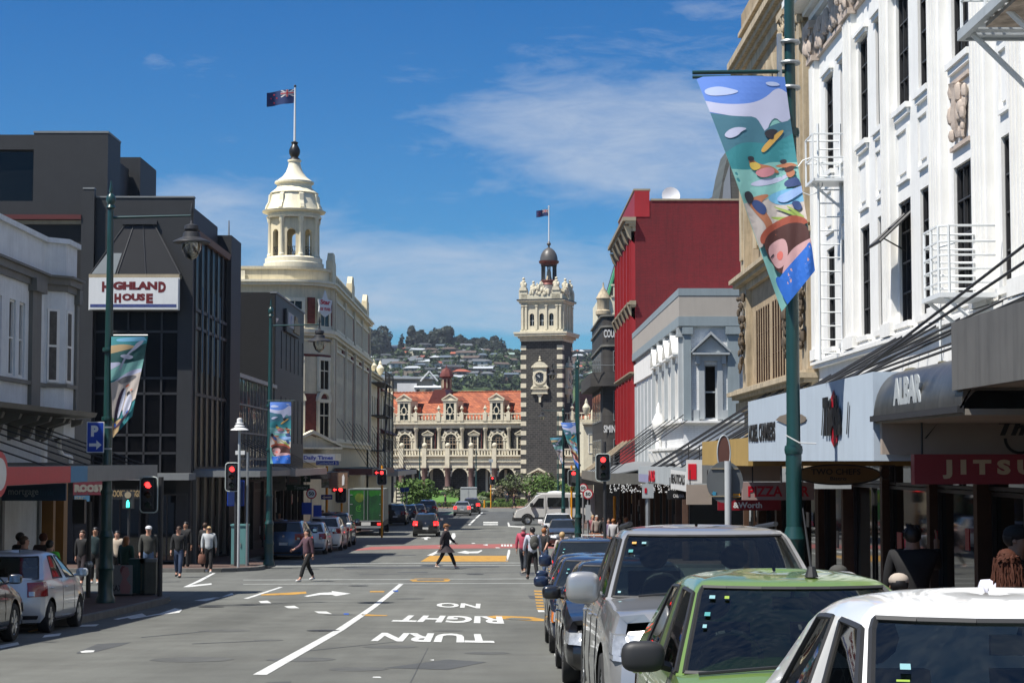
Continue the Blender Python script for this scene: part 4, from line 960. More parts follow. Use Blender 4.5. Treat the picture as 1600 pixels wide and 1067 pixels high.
m.prism(foot(.1), 'z', z(5.72), z(5.85)); m.build('coping', M_whiteold, r)
m = MB(); m.prism(foot(.14), 'z', z(4.62), z(4.8)); m.prism(foot(.22), 'z', z(4.8), z(4.86)); m.prism(foot(.07), 'z', z(4.45), z(4.62)); m.prism(foot(.08), 'z', z(1.92), z(2.02)); m.build('cornice', M_greytrim, r)
m = MB(); m.box(34.95,35.85,-.1,0,z(1.3),z(4.45)).box(34.85,35.95,-.22,0,z(4.3),z(4.62)); m.box(W2-.2,W2+.05,-.53,-.4,z(1.3),z(4.45)).box(W2-.25,W2+.12,-.6,-.3,z(4.2),z(4.6)); m.split('pilaster', M_greytrim, r)
def onT(mb, T, name, mt, par, **k): return mb.xf(T).build(name, mt, par, **k)
T = Matrix.Translation((Wd,0,0)) @ Matrix.Rotation(R(-45), 4, 'Z')
m = MB(); m.box(.1,.46,-.03,.0,z(2.05),z(3.98)); m.box(.14,.42,-.05,-.03,z(2.05),z(2.12)); w = onT(m, T, 'window', M_white, r)
m = MB(); m.quad((.15,-.035,z(2.12)),(.37,-.035,z(2.12)),(.37,-.035,z(2.98)),(.15,-.035,z(2.98))).quad((.15,-.035,z(3.04)),(.37,-.035,z(3.04)),(.37,-.035,z(3.92)),(.15,-.035,z(3.92))); onT(m, T, 'pane', M_cur, w)
m = MB().box(Wd+.53,Wd+1.1,-.49,-.453,z(2.05),z(3.98)); w = m.build('window', M_white, r)
MB().quad((Wd+.6,-.495,z(2.12)),(Wd+1.0,-.495,z(2.12)),(Wd+1.0,-.495,z(2.98)),(Wd+.6,-.495,z(2.98))).quad((Wd+.6,-.495,z(3.04)),(Wd+1.0,-.495,z(3.04)),(Wd+1.0,-.495,z(3.9)),(Wd+.6,-.495,z(3.9))).build('pane', M_cur, w)
m = MB(); m.prism([(0,z(1.1)),(-.95,z(1.18)),(-1.0,z(1.3)),(0,z(1.36))], 'x', 0, W2+.3); m.build('hood', M_greytrim, r)
m = MB()
for x in (30,31.5,33.2,34.4,35.9,36.5,37.9): m.prism([(0,z(1.1)),(-.75,z(1.1)),(-.7,z(.98)),(-.3,z(.85)),(-.22,z(.6)),(0,z(.5))], 'x', x-.11, x+.11)
m.split('corbel', M_greytrim, r)
m = MB().path([(W2-.3,-.12,z(.95)),(W2-.3,-.12,z(.3)),(W2-.2,-.2,z(.15)),(W2+.1,-.35,z(.1)),(W2+.1,-.35,z(-.1))], .06, 8); m.build('downpipe', M_white, r, True)
shopfront(F, 8, 36.3, z(-.5), 21, M_grey)
m = MB().box(36.6,36.85,-.3,.0,0,z(-.45)).box(W2-.45,W2,-.3,.0,0,z(-.45)); m.split('corner_post', mat('orange_column', (.33,.15,.03), .5, var=.1), r)
AL = -9.15
rd = [((XL+.03,y-2.2,.95),(AL-.3,y,-.1)) for y in (38.5,40.6,42.6,44.4,46.2,47.8,49.3)]
t = awning('awning', 'mossy topped awning with a red painted fascia at the left edge', 'L', AL, XL, 20, 49.4, -.46, -.1, M_grey, M_moss, .12, rods_=rd)
ox, oy, oz = t.location
def lfas(t, Y0, Y1, e0, e1, m, name='panel', X=None, th=.02):
    X = X or AL; return MB().box(X+.002-t.location.x, X+th-t.location.x, Y0-t.location.y, Y1-t.location.y, EYE+e0-t.location.z, EYE+e1-t.location.z).build(name, m, t)
lfas(t, 20.5, 39.4, -.45, -.11, M_signred, 'red_panel'); lfas(t, 39.42, 41.0, -.45, -.11, mat('sky_blue_sign', srgb(40,120,165), .5), 'blue_panel')
m = MB(); n = 20; m.prism([(33.7-oy+.62*math.cos(2*math.pi*i/n), .22+.42*math.sin(2*math.pi*i/n)) for i in range(n)], 'x', AL+.03-ox, AL+.05-ox); m.build('roundel', M_signred, t)
m = MB(); m.prism([(33.7-oy+.46*math.cos(2*math.pi*i/n), .22+.3*math.sin(2*math.pi*i/n)) for i in range(n)], 'x', AL+.052-ox, AL+.06-ox); m.build('roundel_face', M_signw, t)
def lhang(label, Y, px0, px1, py0, py1, pm, s=None, tm=None, bold=.03, cat='sign', hanger=True):
    a = PY(px0,py1,Y); b = PY(px1,py0,Y); t = thing('hanging_sign', label, cat, (a.x, Y, a.z)); w, h = b.x-a.x, b.z-a.z
    MB().box(0,w,0,.08,0,h).build('panel', pm, t)
    for i, (st, u0, u1, v0, v1) in enumerate(s or []): txt(t, st, w*u0, w*u1, h*v0, h*v1, 0, tm[i] if isinstance(tm, list) else tm, bold)
    if hanger:
        m = MB()
        for u in (.15,.85): m.tube((w*u,.04,h),(w*u,.04,h+.12),.012,5)
        m.split('hanger', M_iron, t)
    return t
t = lhang('dark blue hanging sign reading mortgage link', 40, 3, 103, 755, 782, mat('navy_sign', (.008,.035,.075), .5), [('mortgage', .10, .57, .22, .66),('link', .60, .82, .3, .68)], [mat('dim_white', (.30,.34,.36), .5), mat('dim_blue', (.015,.06,.11), .5)], .0)
# ------------------------------------------------------------------ LEFT: Highland House
F = Fac('dark_office_building', 'charcoal office building with dark curtain glass and the HIGHLAND HOUSE board', 'building', 'F', 71.7, XL); r = F.r; z = F.Z
m = MB(); m.box(-4.2,0,.0,.3,z(5.76),z(10.2)); m.box(-4.3,-3.8,-.25,0,0,z(10.5)); m.box(-.56,0,0,.5,0,z(5.76)); m.box(-12,-.4,.6,8.7,-.4,z(10.15)); m.box(-12,-4.2,.0,.59,-.4,z(9.3)); m.box(-3.8,-.56,-.02,.5,z(-.75),z(-.45))
m.build('wall', M_char, r)
MB().box(-4.6,.2,8.75,11.75,-.4,z(9.8)).build('end_pier', M_char, r)
m = MB(); m.box(-6.7,-3.74,1.8,4.2,z(9.3),z(13.05)); m.build('tower_block', M_char, r)
MB().box(-6.72,-3.72,1.78,4.22,z(13.05),z(13.13)).box(-4.25,-3.8,-.27,.02,z(10.5),z(10.56)).box(-3.8,.02,-.03,.32,z(10.2),z(10.26)).build('coping', M_grey, r)
MB().box(-5.6,-3.72,8.3,12.0,z(9),z(13.15)).box(-9,-4.2,4.25,8.2,z(9.5),z(12.6)).build('rear_block', M_char, r)
m = MB().box(-16,-6.75,2.2,12,z(9.3),z(12.9)).box(-16,-6.72,1.9,2.2,z(12.4),z(13.0)); m.build('roof_storey', M_char, r)
m = MB().quad((-16,2.15,z(9.4)),(-6.8,2.15,z(9.4)),(-6.8,2.15,z(12.35)),(-16,2.15,z(12.35))); m.build('upper_glazing', M_glass, r)
MB().box(-16,-4.3,-.3,.0,z(9.32),z(9.5)).build('red_flashing', mat('red_flashing', (.10,.018,.015), .5), r); MB().box(-16,-4.3,-.12,0,z(9.15),z(9.3)).build('eave', M_taupe, r)
MB().quad((-16,-.03,z(2)),(-4.3,-.03,z(2)),(-4.3,-.03,z(9.1)),(-16,-.03,z(9.1))).build('louvre_wall', mat('dark_louvre', (.012,.012,.011), .7, kind='board'), r)
def curtain(root, a, b, z0, z1, fn, nx, zs, gm, fm, name='curtain_wall', t=.035, ndir=1):
    """glass grid; fn(u, w, o) -> point with o = outwards"""
    g = MB().quad(fn(a,z0,0), fn(b,z0,0), fn(b,z1,0), fn(a,z1,0)); gl = g.build(name, gm, root)
    m = MB()
    def bar(u0,u1,w0,w1):
        vs = [fn(u0,w0,.01),fn(u1,w0,.01),fn(u1,w1,.01),fn(u0,w1,.01),fn(u0,w0,.07),fn(u1,w0,.07),fn(u1,w1,.07),fn(u0,w1,.07)]; m.add(vs, [(4,5,6,7),(0,1,5,4),(1,2,6,5),(2,3,7,6),(3,0,4,7)])
    for i in range(nx+1): c = a+(b-a)*i/nx; bar(c-t,c+t,z0,z1)
    for q in zs: bar(a,b,q-t*1.3,q+t*1.3)
    m.build('mullion_grid', fm, gl); return gl
curtain(r, -3.8, -.56, z(-.45), z(5.76), lambda u,w,o: (u,.2-o,w), 5, [z(5.0),z(3.2),z(2.6),z(1.0),z(.3)], M_glassdk, M_iron)
curtain(r, .5, 8.75, z(-.37), z(8.7), lambda u,w,o: (-.02+o,u,w), 6, [z(5.9),z(5.2),z(2.6),z(-.3)], M_glassdk, M_iron, t=.05)
m = MB()
for i in range(4): u = 2.0+i*1.5; m.box(.06,.09,u,u+.06,z(3.5),z(6.9))
m.split('blue_lit_strip', mat('blue_lit_tint', (.06,.15,.26), .4), r)  # blue light on the mullions, painted as thin coloured strips
m = MB().prism([(.15,z(8.7)),(.2,z(8.95)),(-1.2,z(9.5)),(-1.2,z(8.7))], 'y', .32, 8.75); m.build('eave_roof', mat('brown_roof', (.12,.065,.05), .6), r)
# sloping glazed canopy
m = MB(); a, b, c, d = (-3.85,-.55,z(7.15)), (-.4,-.55,z(7.15)), (-1.55,0,z(9.2)), (-2.6,0,z(9.2))
m.add([a,b,c,d,(-3.85,0,z(7.15)),(-.4,0,z(7.15))], [(0,1,2,3),(1,5,2),(4,0,3)]); cn = m.build('canopy', mat('charcoal_glass', (.018,.018,.019), .4, var=.1, spec=.3), r)
m = MB(); m.tube(a,d,.035,5).tube(b,c,.035,5).box(-2.75,-1.4,-.12,.02,z(9.15),z(9.3))
for t_ in (.3,.62): m.tube(Vector(a).lerp(Vector(b),t_), Vector(d).lerp(Vector(c),t_), .03, 5)
m.build('canopy_rib', M_iron, cn)
MB().add([(-3.8,-.575,z(7.17)),(-2.9,-.575,z(7.17)),(-2.6,-.2,z(8.4)),(-3.0,-.2,z(8.4))], [(0,1,2,3)]).build('pale_pane', mat('dull_pane', (.13,.15,.16), .5), cn)
MB().box(-3.9,-.42,-.6,.0,z(7.02),z(7.16)).build('canopy_base', M_taupe, r)
sg = thing('sign_board', 'white board with dark red capitals reading HIGHLAND HOUSE', 'sign', (XL-3.86, 71.7-.6, F.base+z(5.8)))
MB().box(0,3.42,-.12,0,0,1.2).box(-.03,3.45,.0,.1,-.03,1.23).build('board', M_signw, sg); mr = mat('maroon_letter', (.14,.012,.012), .5)
for s_, u0, u1, v0, v1 in (('H',.5,.78,.66,1.06),('IGHLAN',.82,2.62,.74,1.06),('D',2.66,2.95,.64,1.06),('H',.98,1.24,.24,.60),('OUS',1.28,2.16,.32,.60),('E',2.2,2.46,.22,.60)): txt(sg, s_, u0, u1, v0, v1, -.12, mr, .07)
MB().box(.06,3.36,-.128,-.12,.08,.19).build('tartan_band', mat('tartan_blue', (.05,.07,.22), .6, var=.5, vs=18), sg)
# ground floor of the near wall: shop under it
MB().box(-9,.2,-1.6,0,z(-.72),z(-.47)).build('street_canopy', M_grey, r)
for i in range(5): win(r, -9+i*1.8+.1, -9+(i+1)*1.8-.1, .1, z(-1.25), -.04, 2, 1, M_iron, M_shop, .07, 'shop_window')
for i in range(6): win(r, -9+i*1.8+.1, -9+(i+1)*1.8-.1, .1, z(-.9), -.3, 1, 1, M_iron, M_glass, .05) if False else None
m = MB()
for i in range(6): m.box(.0,.12,.6+i*1.9,.85+i*1.9,0,z(-.5))
m.split('street_column', M_greytrim, r)
MB().quad((.01,.6,.1),(.01,11.5,.1),(.01,11.5,z(-.5)),(.01,.6,z(-.5))).build('street_glazing', M_glassdk, r)
lhang('red shop sign with rounded cream letters under the grey canopy', 69.9, 114, 168, 751, 773, mat('dim_red_sign', (.10,.012,.02), .5), [('ROOST!', .04, .96, .2, .75)], mat('dim_cream', (.18,.17,.14), .5), .09)
lhang('black fascia with gold serif letters ending in EGS', 70.0, 170, 222, 764, 780, M_signblk, [('BOOKS & EGGS', .05, .96, .25, .9)], mat('gold_letter', (.35,.25,.12), .5), .03)
lhang('small pale sign with a blue swoosh near the corner', 69.8, 116, 140, 774, 783, mat('dim_cyan', (.04,.12,.2), .5), [('ISAC', .05, .7, .2, .9)], MATS['dim_cream'], .03)
# ------------------------------------------------------------------ LEFT: mirror glass block and fin building
F = Fac('mirror_glass_building', 'low building of wavy mirrored glass between the charcoal blocks', 'building', 'L', 83.5, yb=98); r = F.r; z = F.Z
MB().box(0,14.4,.1,14,-.4,z(3.8)).build('wall', M_char, r); curtain(r, 0, 14.4, z(-.9), z(3.8), lambda u,w,o: (u,.05-o,w), 12, [z(2.6),z(1.3),z(.1)], winmat('mirror_wavy', (.05,.055,.055), .02, .25), M_grey, t=.03)
MATS['mirror_wavy'].node_tree.nodes['Principled BSDF'].inputs['Metallic'].default_value = .9; 
_n = MATS['mirror_wavy'].node_tree; [ _n.links.remove(l) for l in list(_n.links) if l.to_socket.name == 'Base Color']; _n.nodes['Principled BSDF'].inputs['Base Color'].default_value = (.35,.36,.36,1)
MB().box(-.0,14.45,-.12,.3,z(3.8),z(3.98)).build('coping', M_galv, r); shopfront(F, 0, 14.4, z(-1.0), 31, M_iron)
F = Fac('fin_wall_building', 'dark grey windowless block with rows of narrow slit windows', 'building', 'L', 98.0, yb=112); r = F.r; z = F.Z
sl = [F.q(x,600)[0] for x in (439.3,446.8,453.4,459.7,465.7,472.0)]
ops = [(x-.18,x+.18,z(5.0),z(7.05)) for x in sl] + [(x-.18,x+.18,z(1.0),z(3.5)) for x in sl]
m = MB(); m.wall(0, 14, z(-1), z(8.85), 0, ops, .3); m.box(.0,14,.36,16,-.4,z(8.85)).quad((0,0,z(-1)),(0,.36,z(-1)),(0,.36,z(8.85)),(0,0,z(8.85))).quad((0,0,z(8.85)),(14,0,z(8.85)),(14,.36,z(8.85)),(0,.36,z(8.85))); m.build('wall', M_char2, r)
MB().box(-.06,-.01,.03,16,-.4,z(8.9)).build('black_side_wall', mat('black_brick', (.010,.010,.010), .8, kind='brick'), r)
for o in ops: MB().quad((o[0],.28,o[2]),(o[1],.28,o[2]),(o[1],.28,o[3]),(o[0],.28,o[3])).build('slit_window', M_glass, r)
MB().box(-.08,14.05,-.06,.3,z(8.85),z(8.95)).build('coping', M_grey, r); shopfront(F, 0, 14, z(-1.1), 33, M_iron)
sg = thing('wall_sign', 'small white and gold framed sign high on the dark slit windowed block', 'sign', (XL+.05, 101.6, F.base+z(7.1)), math.pi/2)
MB().box(0,6.6,-.12,0,0,1.25).build('backing', M_iron, sg); MB().box(.5,3.2,-.16,-.12,.3,1.1).build('white_half', M_grey2, sg); MB().box(3.3,6.1,-.18,-.12,.15,.85).box(3.8,5.0,-.18,-.12,.85,1.1).build('gold_half', mat('dull_gold', (.22,.15,.05), .5), sg)
m = MB().arc(1.8,.7,.2,.28,0,5.5,-.17,-.16,14); m.build('emblem', M_signbl, sg)
m = MB().lathe([(.1,0),(.12,.1),(.3,.45),(.3,.5),(.1,.55)],0,0,10); fl_ = thing('roof_light', 'white floodlight cone on the corner of the dark block', 'floodlight', (XL-.2,98.4,F.base+z(8.95)-1.9)); m.build('shade', M_signw, fl_, True); MB().box(-.04,.04,-.04,.04,-.6,0).build('bracket', M_iron, fl_)
# ------------------------------------------------------------------ LEFT: newspaper building with the corner cupola
Y0 = 126.5; F = Fac('corner_cupola_building', 'large cream and red brick building with a rounded corner and cupola', 'building', 'F', Y0, XL); r = F.r; z = F.Z
Rc = 3.0; L_ = 40.0
def foot(o, n=10): return [(-30,-o)] + [(-Rc+(Rc+o)*math.sin(R(90*i/n)), Rc-(Rc+o)*math.cos(R(90*i/n))) for i in range(n+1)] + [(o,L_),(-30,L_)]
m = MB().prism(foot(0), 'z', z(1.3), z(12.0)); m.prism(foot(-.15), 'z', -.4, z(1.3)); m.build('wall', M_cream, r, True, 30)
m = MB()
for a, b, o in ((12.2,12.35,.5),(12.0,12.2,.35),(8.75,9.0,.45),(8.55,8.75,.3),(8.25,8.35,.12),(9.0,9.1,.2),(1.0,1.3,.25),(1.3,1.42,.4)): m.prism(foot(o), 'z', z(a), z(b))
m.build('cornice', M_creamlt, r, True, 30)
m = MB().prism(foot(-.1), 'z', z(12.35), z(13.1)); m.prism(foot(.02), 'z', z(13.1), z(13.3)); m.build('parapet', M_cream, r, True, 30)
m = MB()
for y in (4.2, 21, 37): m.box(-.35,.12,y-1.3,y+1.3,z(12.3),z(14.0)).prism([(y-1.3,z(14.0)),(y+1.3,z(14.0)),(y+.6,z(14.6)),(y-.6,z(14.6))], 'x', -.3, .08)
for i in range(24): y = 6+i*1.25; m.box(-.05,.08,y-.12,y+.12,z(12.4),z(13.3))
m.split('parapet_block', M_cream, r)
m = MB(); m.prism(foot(.03), 'z', z(7.15), z(7.32)); m.build('brick_band', M_brick, r)
m = MB(); m.prism([(-4.2,-.03),(-3,-.03)] + foot(.03)[2:12] + [(.03,3.6),(-1,3.6)], 'z', z(1.4), z(4.6)); m.build('brick_corner', M_brick, r, True, 30)
# corner windows: laid out round the curve
def curve(o, ang): return Matrix.Translation((-Rc+(Rc+o)*math.sin(ang), Rc-(Rc+o)*math.cos(ang), 0)) @ Matrix.Rotation(ang, 4, 'Z')
for ang in (R(15), R(62)):
    for z0, z1, w_ in ((4.95,6.9,.5),(9.3,10.9,.5),(1.6,4.0,.55)):
        T = curve(.04, ang); m = MB(); m.box(-w_-.22,w_+.22,-.1,.1,z(z0)-.2,z(z0)-.02).box(-w_-.22,-w_,-.06,.1,z(z0),z(z1)).box(w_,w_+.22,-.06,.1,z(z0),z(z1)).box(-w_-.22,w_+.22,-.1,.1,z(z1),z(z1)+.25).box(-.03,.03,-.03,0,z(z0),z(z1)).box(-w_,w_,-.03,0,z(z0+(z1-z0)*.62),z(z0+(z1-z0)*.62)+.07)
        if z0 == 1.6: m.arc(0, z(z1)+.1, w_, w_+.3, 0, math.pi, -.12, .1, 10)
        w = onT(m, T, 'window', M_creamlt, r); onT(MB().quad((-w_,-.01,z(z0)),(w_,-.01,z(z0)),(w_,-.01,z(z1)),(-w_,-.01,z(z1))), T, 'pane', M_glass, w)
for ang in (R(38), R(82)):
    T = curve(.0, ang); m = MB().box(-.28,.28,-.1,.1,z(9.4),z(11.2)); onT(m, T, 'brick_panel', M_brick, r)
for x in (-6.5,-9,-11.5):
    win(r, x-.6, x+.6, z(9.9), z(10.9), -.07, 1, 2, M_creamlt, M_glass)
    m = MB().box(x-.9,x+.9,-.06,0,z(12.35),z(13.0)); m.build('parapet_panel', M_creamlt, r)
# long street front: piers, brick strips and tall mullioned windows
bays = [(5.2,11.8),(13.2,19.8),(22.2,28.8),(30.2,36.8)]
for a, b in bays:
    n = 7; w = (b-a)/n
    for z0, z1 in ((9.35,11.2),(1.6,7.7)):
        g = MB().quad((.02,a,z(z0)),(.02,b,z(z0)),(.02,b,z(z1)),(.02,a,z(z1))); gl = g.build('window', M_glass, r)
        m = MB()
        for k in range(n+1): y = a+w*k; m.box(.03,.16,y-.19,y+.19,z(z0),z(z1))
        m.split('mullion', M_creamlt, gl)
        m = MB()
        if z0 < 2:
            for q in (3.4,5.6): m.box(.03,.12,a,b,z(q),z(q)+.5)
        m.box(.03,.26,a-.1,b+.1,z(z0)-.18,z(z0)).box(.03,.26,a-.1,b+.1,z(z1),z(z1)+.15); m.build('window_frame', M_creamlt, gl)
m = MB()
for y in (3.9,12.5,21,29.5,38.4):
    m.box(.0,.1,y-.7,y+.7,z(1.45),z(8.2)).box(0,.1,y-.6,y+.6,z(9.3),z(11.3))
m.split('brick_pilaster', M_brick, r)
m = MB()
for y in (3.05,4.85,13.4,22.0,30.4,39.3): m.box(.0,.28,y-.16,y+.16,z(1.45),z(8.5)).box(0,.22,y-.16,y+.16,z(9.1),z(11.9))
m.split('pier', M_creamlt, r)
# doorway pediment and ground floor on the corner
T = curve(.3, R(35)); m = MB(); pediment(m, -2.2, 2.2, z(.95), 1.0, 0, .5, .14); m.box(-2.2,2.2,-.4,.3,z(.0),z(.5)); onT(m, T, 'pediment', M_creamlt, r)
T2 = curve(.45, R(30)); m = MB().box(-1.9,1.9,-.38,.0,z(-.1),z(.45)); nb_ = thing('newspaper_sign', 'white fascia sign with gothic letters reading Otago Daily Times', 'sign', (XL,Y0,F.base)); onT(m, T2, 'panel', M_signw, nb_)
txt(nb_, 'Otago Daily Times', -1.75, 1.75, z(.02), z(.36), -.38, M_signbl, .03, f=lambda x, w, dy: tuple(T2 @ Vector((x,-.38-dy,w))))
st = thing('star_sign', 'white shield sign reading Star 150 YEARS on the rounded corner', 'sign', (XL,Y0,F.base)); T3 = curve(.5, R(52))
m = MB().prism([(-.62,z(10.2)),(.62,z(10.2)),(.58,z(10.6)),(.7,z(11.05)),(.25,z(11.1)),(0,z(11.7)),(-.25,z(11.1)),(-.7,z(11.05)),(-.58,z(10.6))], 'y', -.08, 0); m.prism([(-.62,z(10.2)),(.62,z(10.2)),(0,z(9.85))], 'y', -.06, 0); onT(m, T3, 'shield', M_signw, st)
for s_, a, b, c, d in (('Star',-.5,.5,10.72,11.05),('150 YEARS',-.52,.52,10.3,10.52)): txt(st, s_, a, b, z(c), z(d), 0, M_signred, .05, f=lambda x, w, dy: tuple(T3 @ Vector((x,-.08-dy,w))))
# the cupola
cx, cy = -2.6, 2.8
cu = bpy.data.objects.new('cupola', None)
m = MB().lathe([(2.1,z(13.3)),(2.1,z(13.7)),(2.0,z(13.75)),(2.0,z(14.05)),(1.85,z(14.15)),(.01,z(14.15))], cx, cy, 32, cap=False); cup = m.build('cupola', M_creamlt, r, True, 30)
MB().lathe([(2.35,z(12.3)),(2.35,z(13.2)),(2.45,z(13.3)),(.01,z(13.3))], cx, cy, 32, cap=False).build('drum', M_creamlt, r, True, 30)
m = MB()
for i in range(8):
    a = R(22.5+45*i); x, y = cx+1.72*math.cos(a), cy+1.72*math.sin(a)
    m.lathe([(.2,z(14.15)),(.2,z(14.3)),(.15,z(14.36)),(.13,z(16.5)),(.2,z(16.6)),(.22,z(16.9))], x, y, 8)
m.split('column', M_creamlt, cup, True)
m = MB()
for i in range(8):       # arched openings between the columns: wall panels with real gaps
    T = Matrix.Translation((cx,cy,0)) @ Matrix.Rotation(R(45*i), 4, 'Z') @ Matrix.Translation((0,-1.5,0)); p = MB()
    p.box(-.62,-.3,-.12,.12,z(14.15),z(16.9)).box(.3,.62,-.12,.12,z(14.15),z(16.9)); p.spandrel(-.3,.3,z(15.75),-.12,.12,z(16.3)); p.spandrel(-.3,.3,z(15.75),.12,.11,z(16.3)); p.box(-.3,.3,-.12,.12,z(16.3),z(16.9)); p.xf(T); m.add(p.v, p.f)
m.build('arcade_ring', M_cream, cup)
m = MB()
for i in range(8):
    T = Matrix.Translation((cx,cy,0)) @ Matrix.Rotation(R(45*i), 4, 'Z') @ Matrix.Translation((0,-1.52,0)); p = MB()
    for h in (14.3,14.8): p.tube((-.3,0,z(h)),(.3,0,z(h)),.025,4)
    for k in (-.2,-.07,.07,.2): p.tube((k,0,z(14.15)),(k,0,z(14.8)),.02,4)
    p.arc(0,z(14.55),.1,.14,0,6.28,-.02,.02,8); p.xf(T); m.add(p.v, p.f)
m.build('cupola_railing', M_black, cup)
oct_ = dict(n=8, a0=R(22.5), a1=R(382.5))
m = MB().lathe([(1.9,z(16.85)),(1.95,z(17.0)),(1.85,z(17.05)),(1.85,z(17.2)),(2.2,z(17.3)),(2.25,z(17.4)),(2.0,z(17.45)),(1.95,z(17.6)),(1.8,z(17.95)),(1.68,z(18.4)),(1.6,z(18.6)),(1.72,z(18.65)),(1.6,z(18.75)),(1.35,z(18.95)),(1.22,z(19.1)),(1.22,z(19.3)),(1.38,z(19.38)),(1.38,z(19.5)),(1.2,z(19.58)),(.85,z(19.85)),(.6,z(20.2)),(.45,z(20.6)),(.4,z(20.9)),(.48,z(20.95)),(.48,z(21.05)),(.01,z(21.06))], cx, cy, 16, cap=False); m.build('ogee_roof', M_creamlt, cup, True, 25)
m = MB()
for i in range(8):
    a = R(22.5+45*i); p = MB().prism([(1.5,z(17.5)),(2.08,z(17.5)),(2.0,z(17.75)),(1.85,z(18.0)),(1.8,z(18.5)),(1.5,z(18.7))], 'y', -.14, .14); p.xf(Matrix.Translation((cx,cy,0)) @ Matrix.Rotation(a, 4, 'Z')); m.add(p.v, p.f)
m.split('scroll_bracket', M_creamlt, cup)
m = MB().lathe([(.42,z(21.06)),(.36,z(21.15)),(.25,z(21.25)),(.38,z(21.5)),(.4,z(21.75)),(.28,z(22.0)),(.2,z(22.15)),(.26,z(22.3)),(.08,z(22.4))], cx, cy, 12); m.build('finial', M_black, cup, True)
def flag(root, x, y, ztop, L, H, sway=1.0, name='flag', label=None, seed=0):
    def P(u, v):
        u = max(u, 0); v = max(v, 0)    # u along from the pole, v down
        return (x-L*u*.96, y-.12*L*math.sin(u*7+seed)*u**.6 - .1*L*u, ztop-H*v-(.32*u**1.3+.03*math.sin(u*8+seed))*H)
    t = root
    nx, ny = 16, 8
    blue = mat('flag_blue', (.012,.03,.12), .75); red = mat('flag_red', (.45,.02,.03), .75); wh = mat('flag_white', (.6,.6,.6), .75)
    m = MB(); vs = [P(i/nx, j/ny) for j in range(ny+1) for i in range(nx+1)]; fs = []; 
    m.add(vs, [(j*(nx+1)+i, j*(nx+1)+i+1, (j+1)*(nx+1)+i+1, (j+1)*(nx+1)+i) for j in range(ny) for i in range(nx)])
    fo = m.build(name, blue, t, True, 60)
    def band(u0,v0,u1,v1,w,mm,o,nm):
        b = MB(); n = 8; d = Vector((u1-u0,v1-v0)); nn = Vector((-d.y,d.x)).normalized()*w; vs = []
        for i in range(n+1):
            for s_ in (-1,1): c = P(u0+d.x*i/n+nn.x*s_, max(0,v0+d.y*i/n+nn.y*s_)); vs.append((c[0],c[1]-o,c[2]))
        b.add(vs, [(2*i,2*i+1,2*i+3,2*i+2) for i in range(n)]); b.build(nm, mm, fo)
    band(0,.02,.48,.5,.035,wh,.015,'saltire'); band(0,.5,.48,.02,.035,wh,.015,'saltire'); band(0,.25,.5,.25,.075,wh,.02,'cross'); band(.25,.0,.25,.5,.045,wh,.02,'cross'); band(0,.25,.5,.25,.04,red,.03,'cross'); band(.25,0,.25,.5,.025,red,.03,'cross')
    for u, v in ((.75,.22),(.65,.5),(.86,.45),(.75,.8)):
        c = P(u,v); b = MB(); st = [(c[0]+.07*L*(1 if k%2==0 else .45)*math.sin(math.pi*k/5)*.6, c[1]-.03, c[2]+.07*L*(1 if k%2==0 else .45)*math.cos(math.pi*k/5)*.6) for k in range(10)]; b.add(st, [tuple(range(10))]); b.build('star', red, fo, recalc=False)
fp = thing('flagpole', 'white flagpole with a dark blue flag above the cream cupola', 'flagpole', (XL+cx, Y0+cy, F.base+z(22.3)))
MB().tube((0,0,0),(0,0,3.95),.085,8,.05).build('pole', M_signw, fp, True); m = MB().ball((0,0,4.0),.1,8,5); m.build('truck', M_black, fp, True); flag(fp, -.07, 0, 3.8, 1.95, 1.0)
# ------------------------------------------------------------------ LEFT: the two last small buildings
F = Fac('fire_escape_building', 'narrow cream building with black fire escape stairs after the newspaper building', 'building', 'L', 166.6, yb=182); r = F.r; z = F.Z
ops = [(1+i*3.2,2.4+i*3.2,z(a),z(a+1.8)) for i in range(5) for a in (.8,4.2)]
m = MB(); m.wall(0, 16, -.3, z(8.0), 0, ops, .2); m.box(0,16,.28,10,-.3,z(8.0)); m.build('wall', M_creamlt, r)
for o in ops: win(r, *o, .1, 2, 3, M_white)
m = MB(); mould(m, 0, 16, z(7.7), [(.2,.2),(.45,.15)]); urn(m, .5, 0, z(8.05), 1.4, .35); urn(m, 6, 0, z(8.05), 1.4, .35); urn(m, 15.5, 0, z(8.05), 1.8, .4); m.split('cornice', M_creamlt, r, True)
MB().box(11.5,13.2,-.1,0,z(-1),z(7.6)).build('red_panel', M_brick, r)
m = MB()
for h in (1.0,4.2,7.2):
    m.box(3,15,-1.3,-.0,z(h)-.1,z(h)); m.path([(3,-1.3,z(h)+1),(15,-1.3,z(h)+1)],.05,5)
    for i in range(9): m.tube((3+i*1.5,-1.3,z(h)),(3+i*1.5,-1.3,z(h)+1),.035,4)
for h in (1.0,4.2): m.tube((4,-1.1,z(h)),(9,-1.1,z(h)+3.1),.09,5)
for x in (3,9,15): m.tube((x,-1.3,z(-1)),(x,-1.3,z(8.1)),.06,5)
m.build('fire_stairs', M_iron, r)
F = Fac('end_building', 'pale cream building with a dark tiled cornice at the far left end', 'building', 'L', 183, yb=200); r = F.r; z = F.Z
ops = [(1.2+i*3.4,2.5+i*3.4,z(.6),z(2.4)) for i in range(5)]+[(1.2+i*3.4,2.5+i*3.4,z(3.6),z(5.4)) for i in range(5)]
m = MB(); m.wall(0, 18, -.3, z(6.6), 0, ops, .2); m.box(0,18,.28,10,-.3,z(6.6)); m.build('wall', M_creamlt, r)
for o in ops: win(r, *o, .1, 1, 2, M_white)
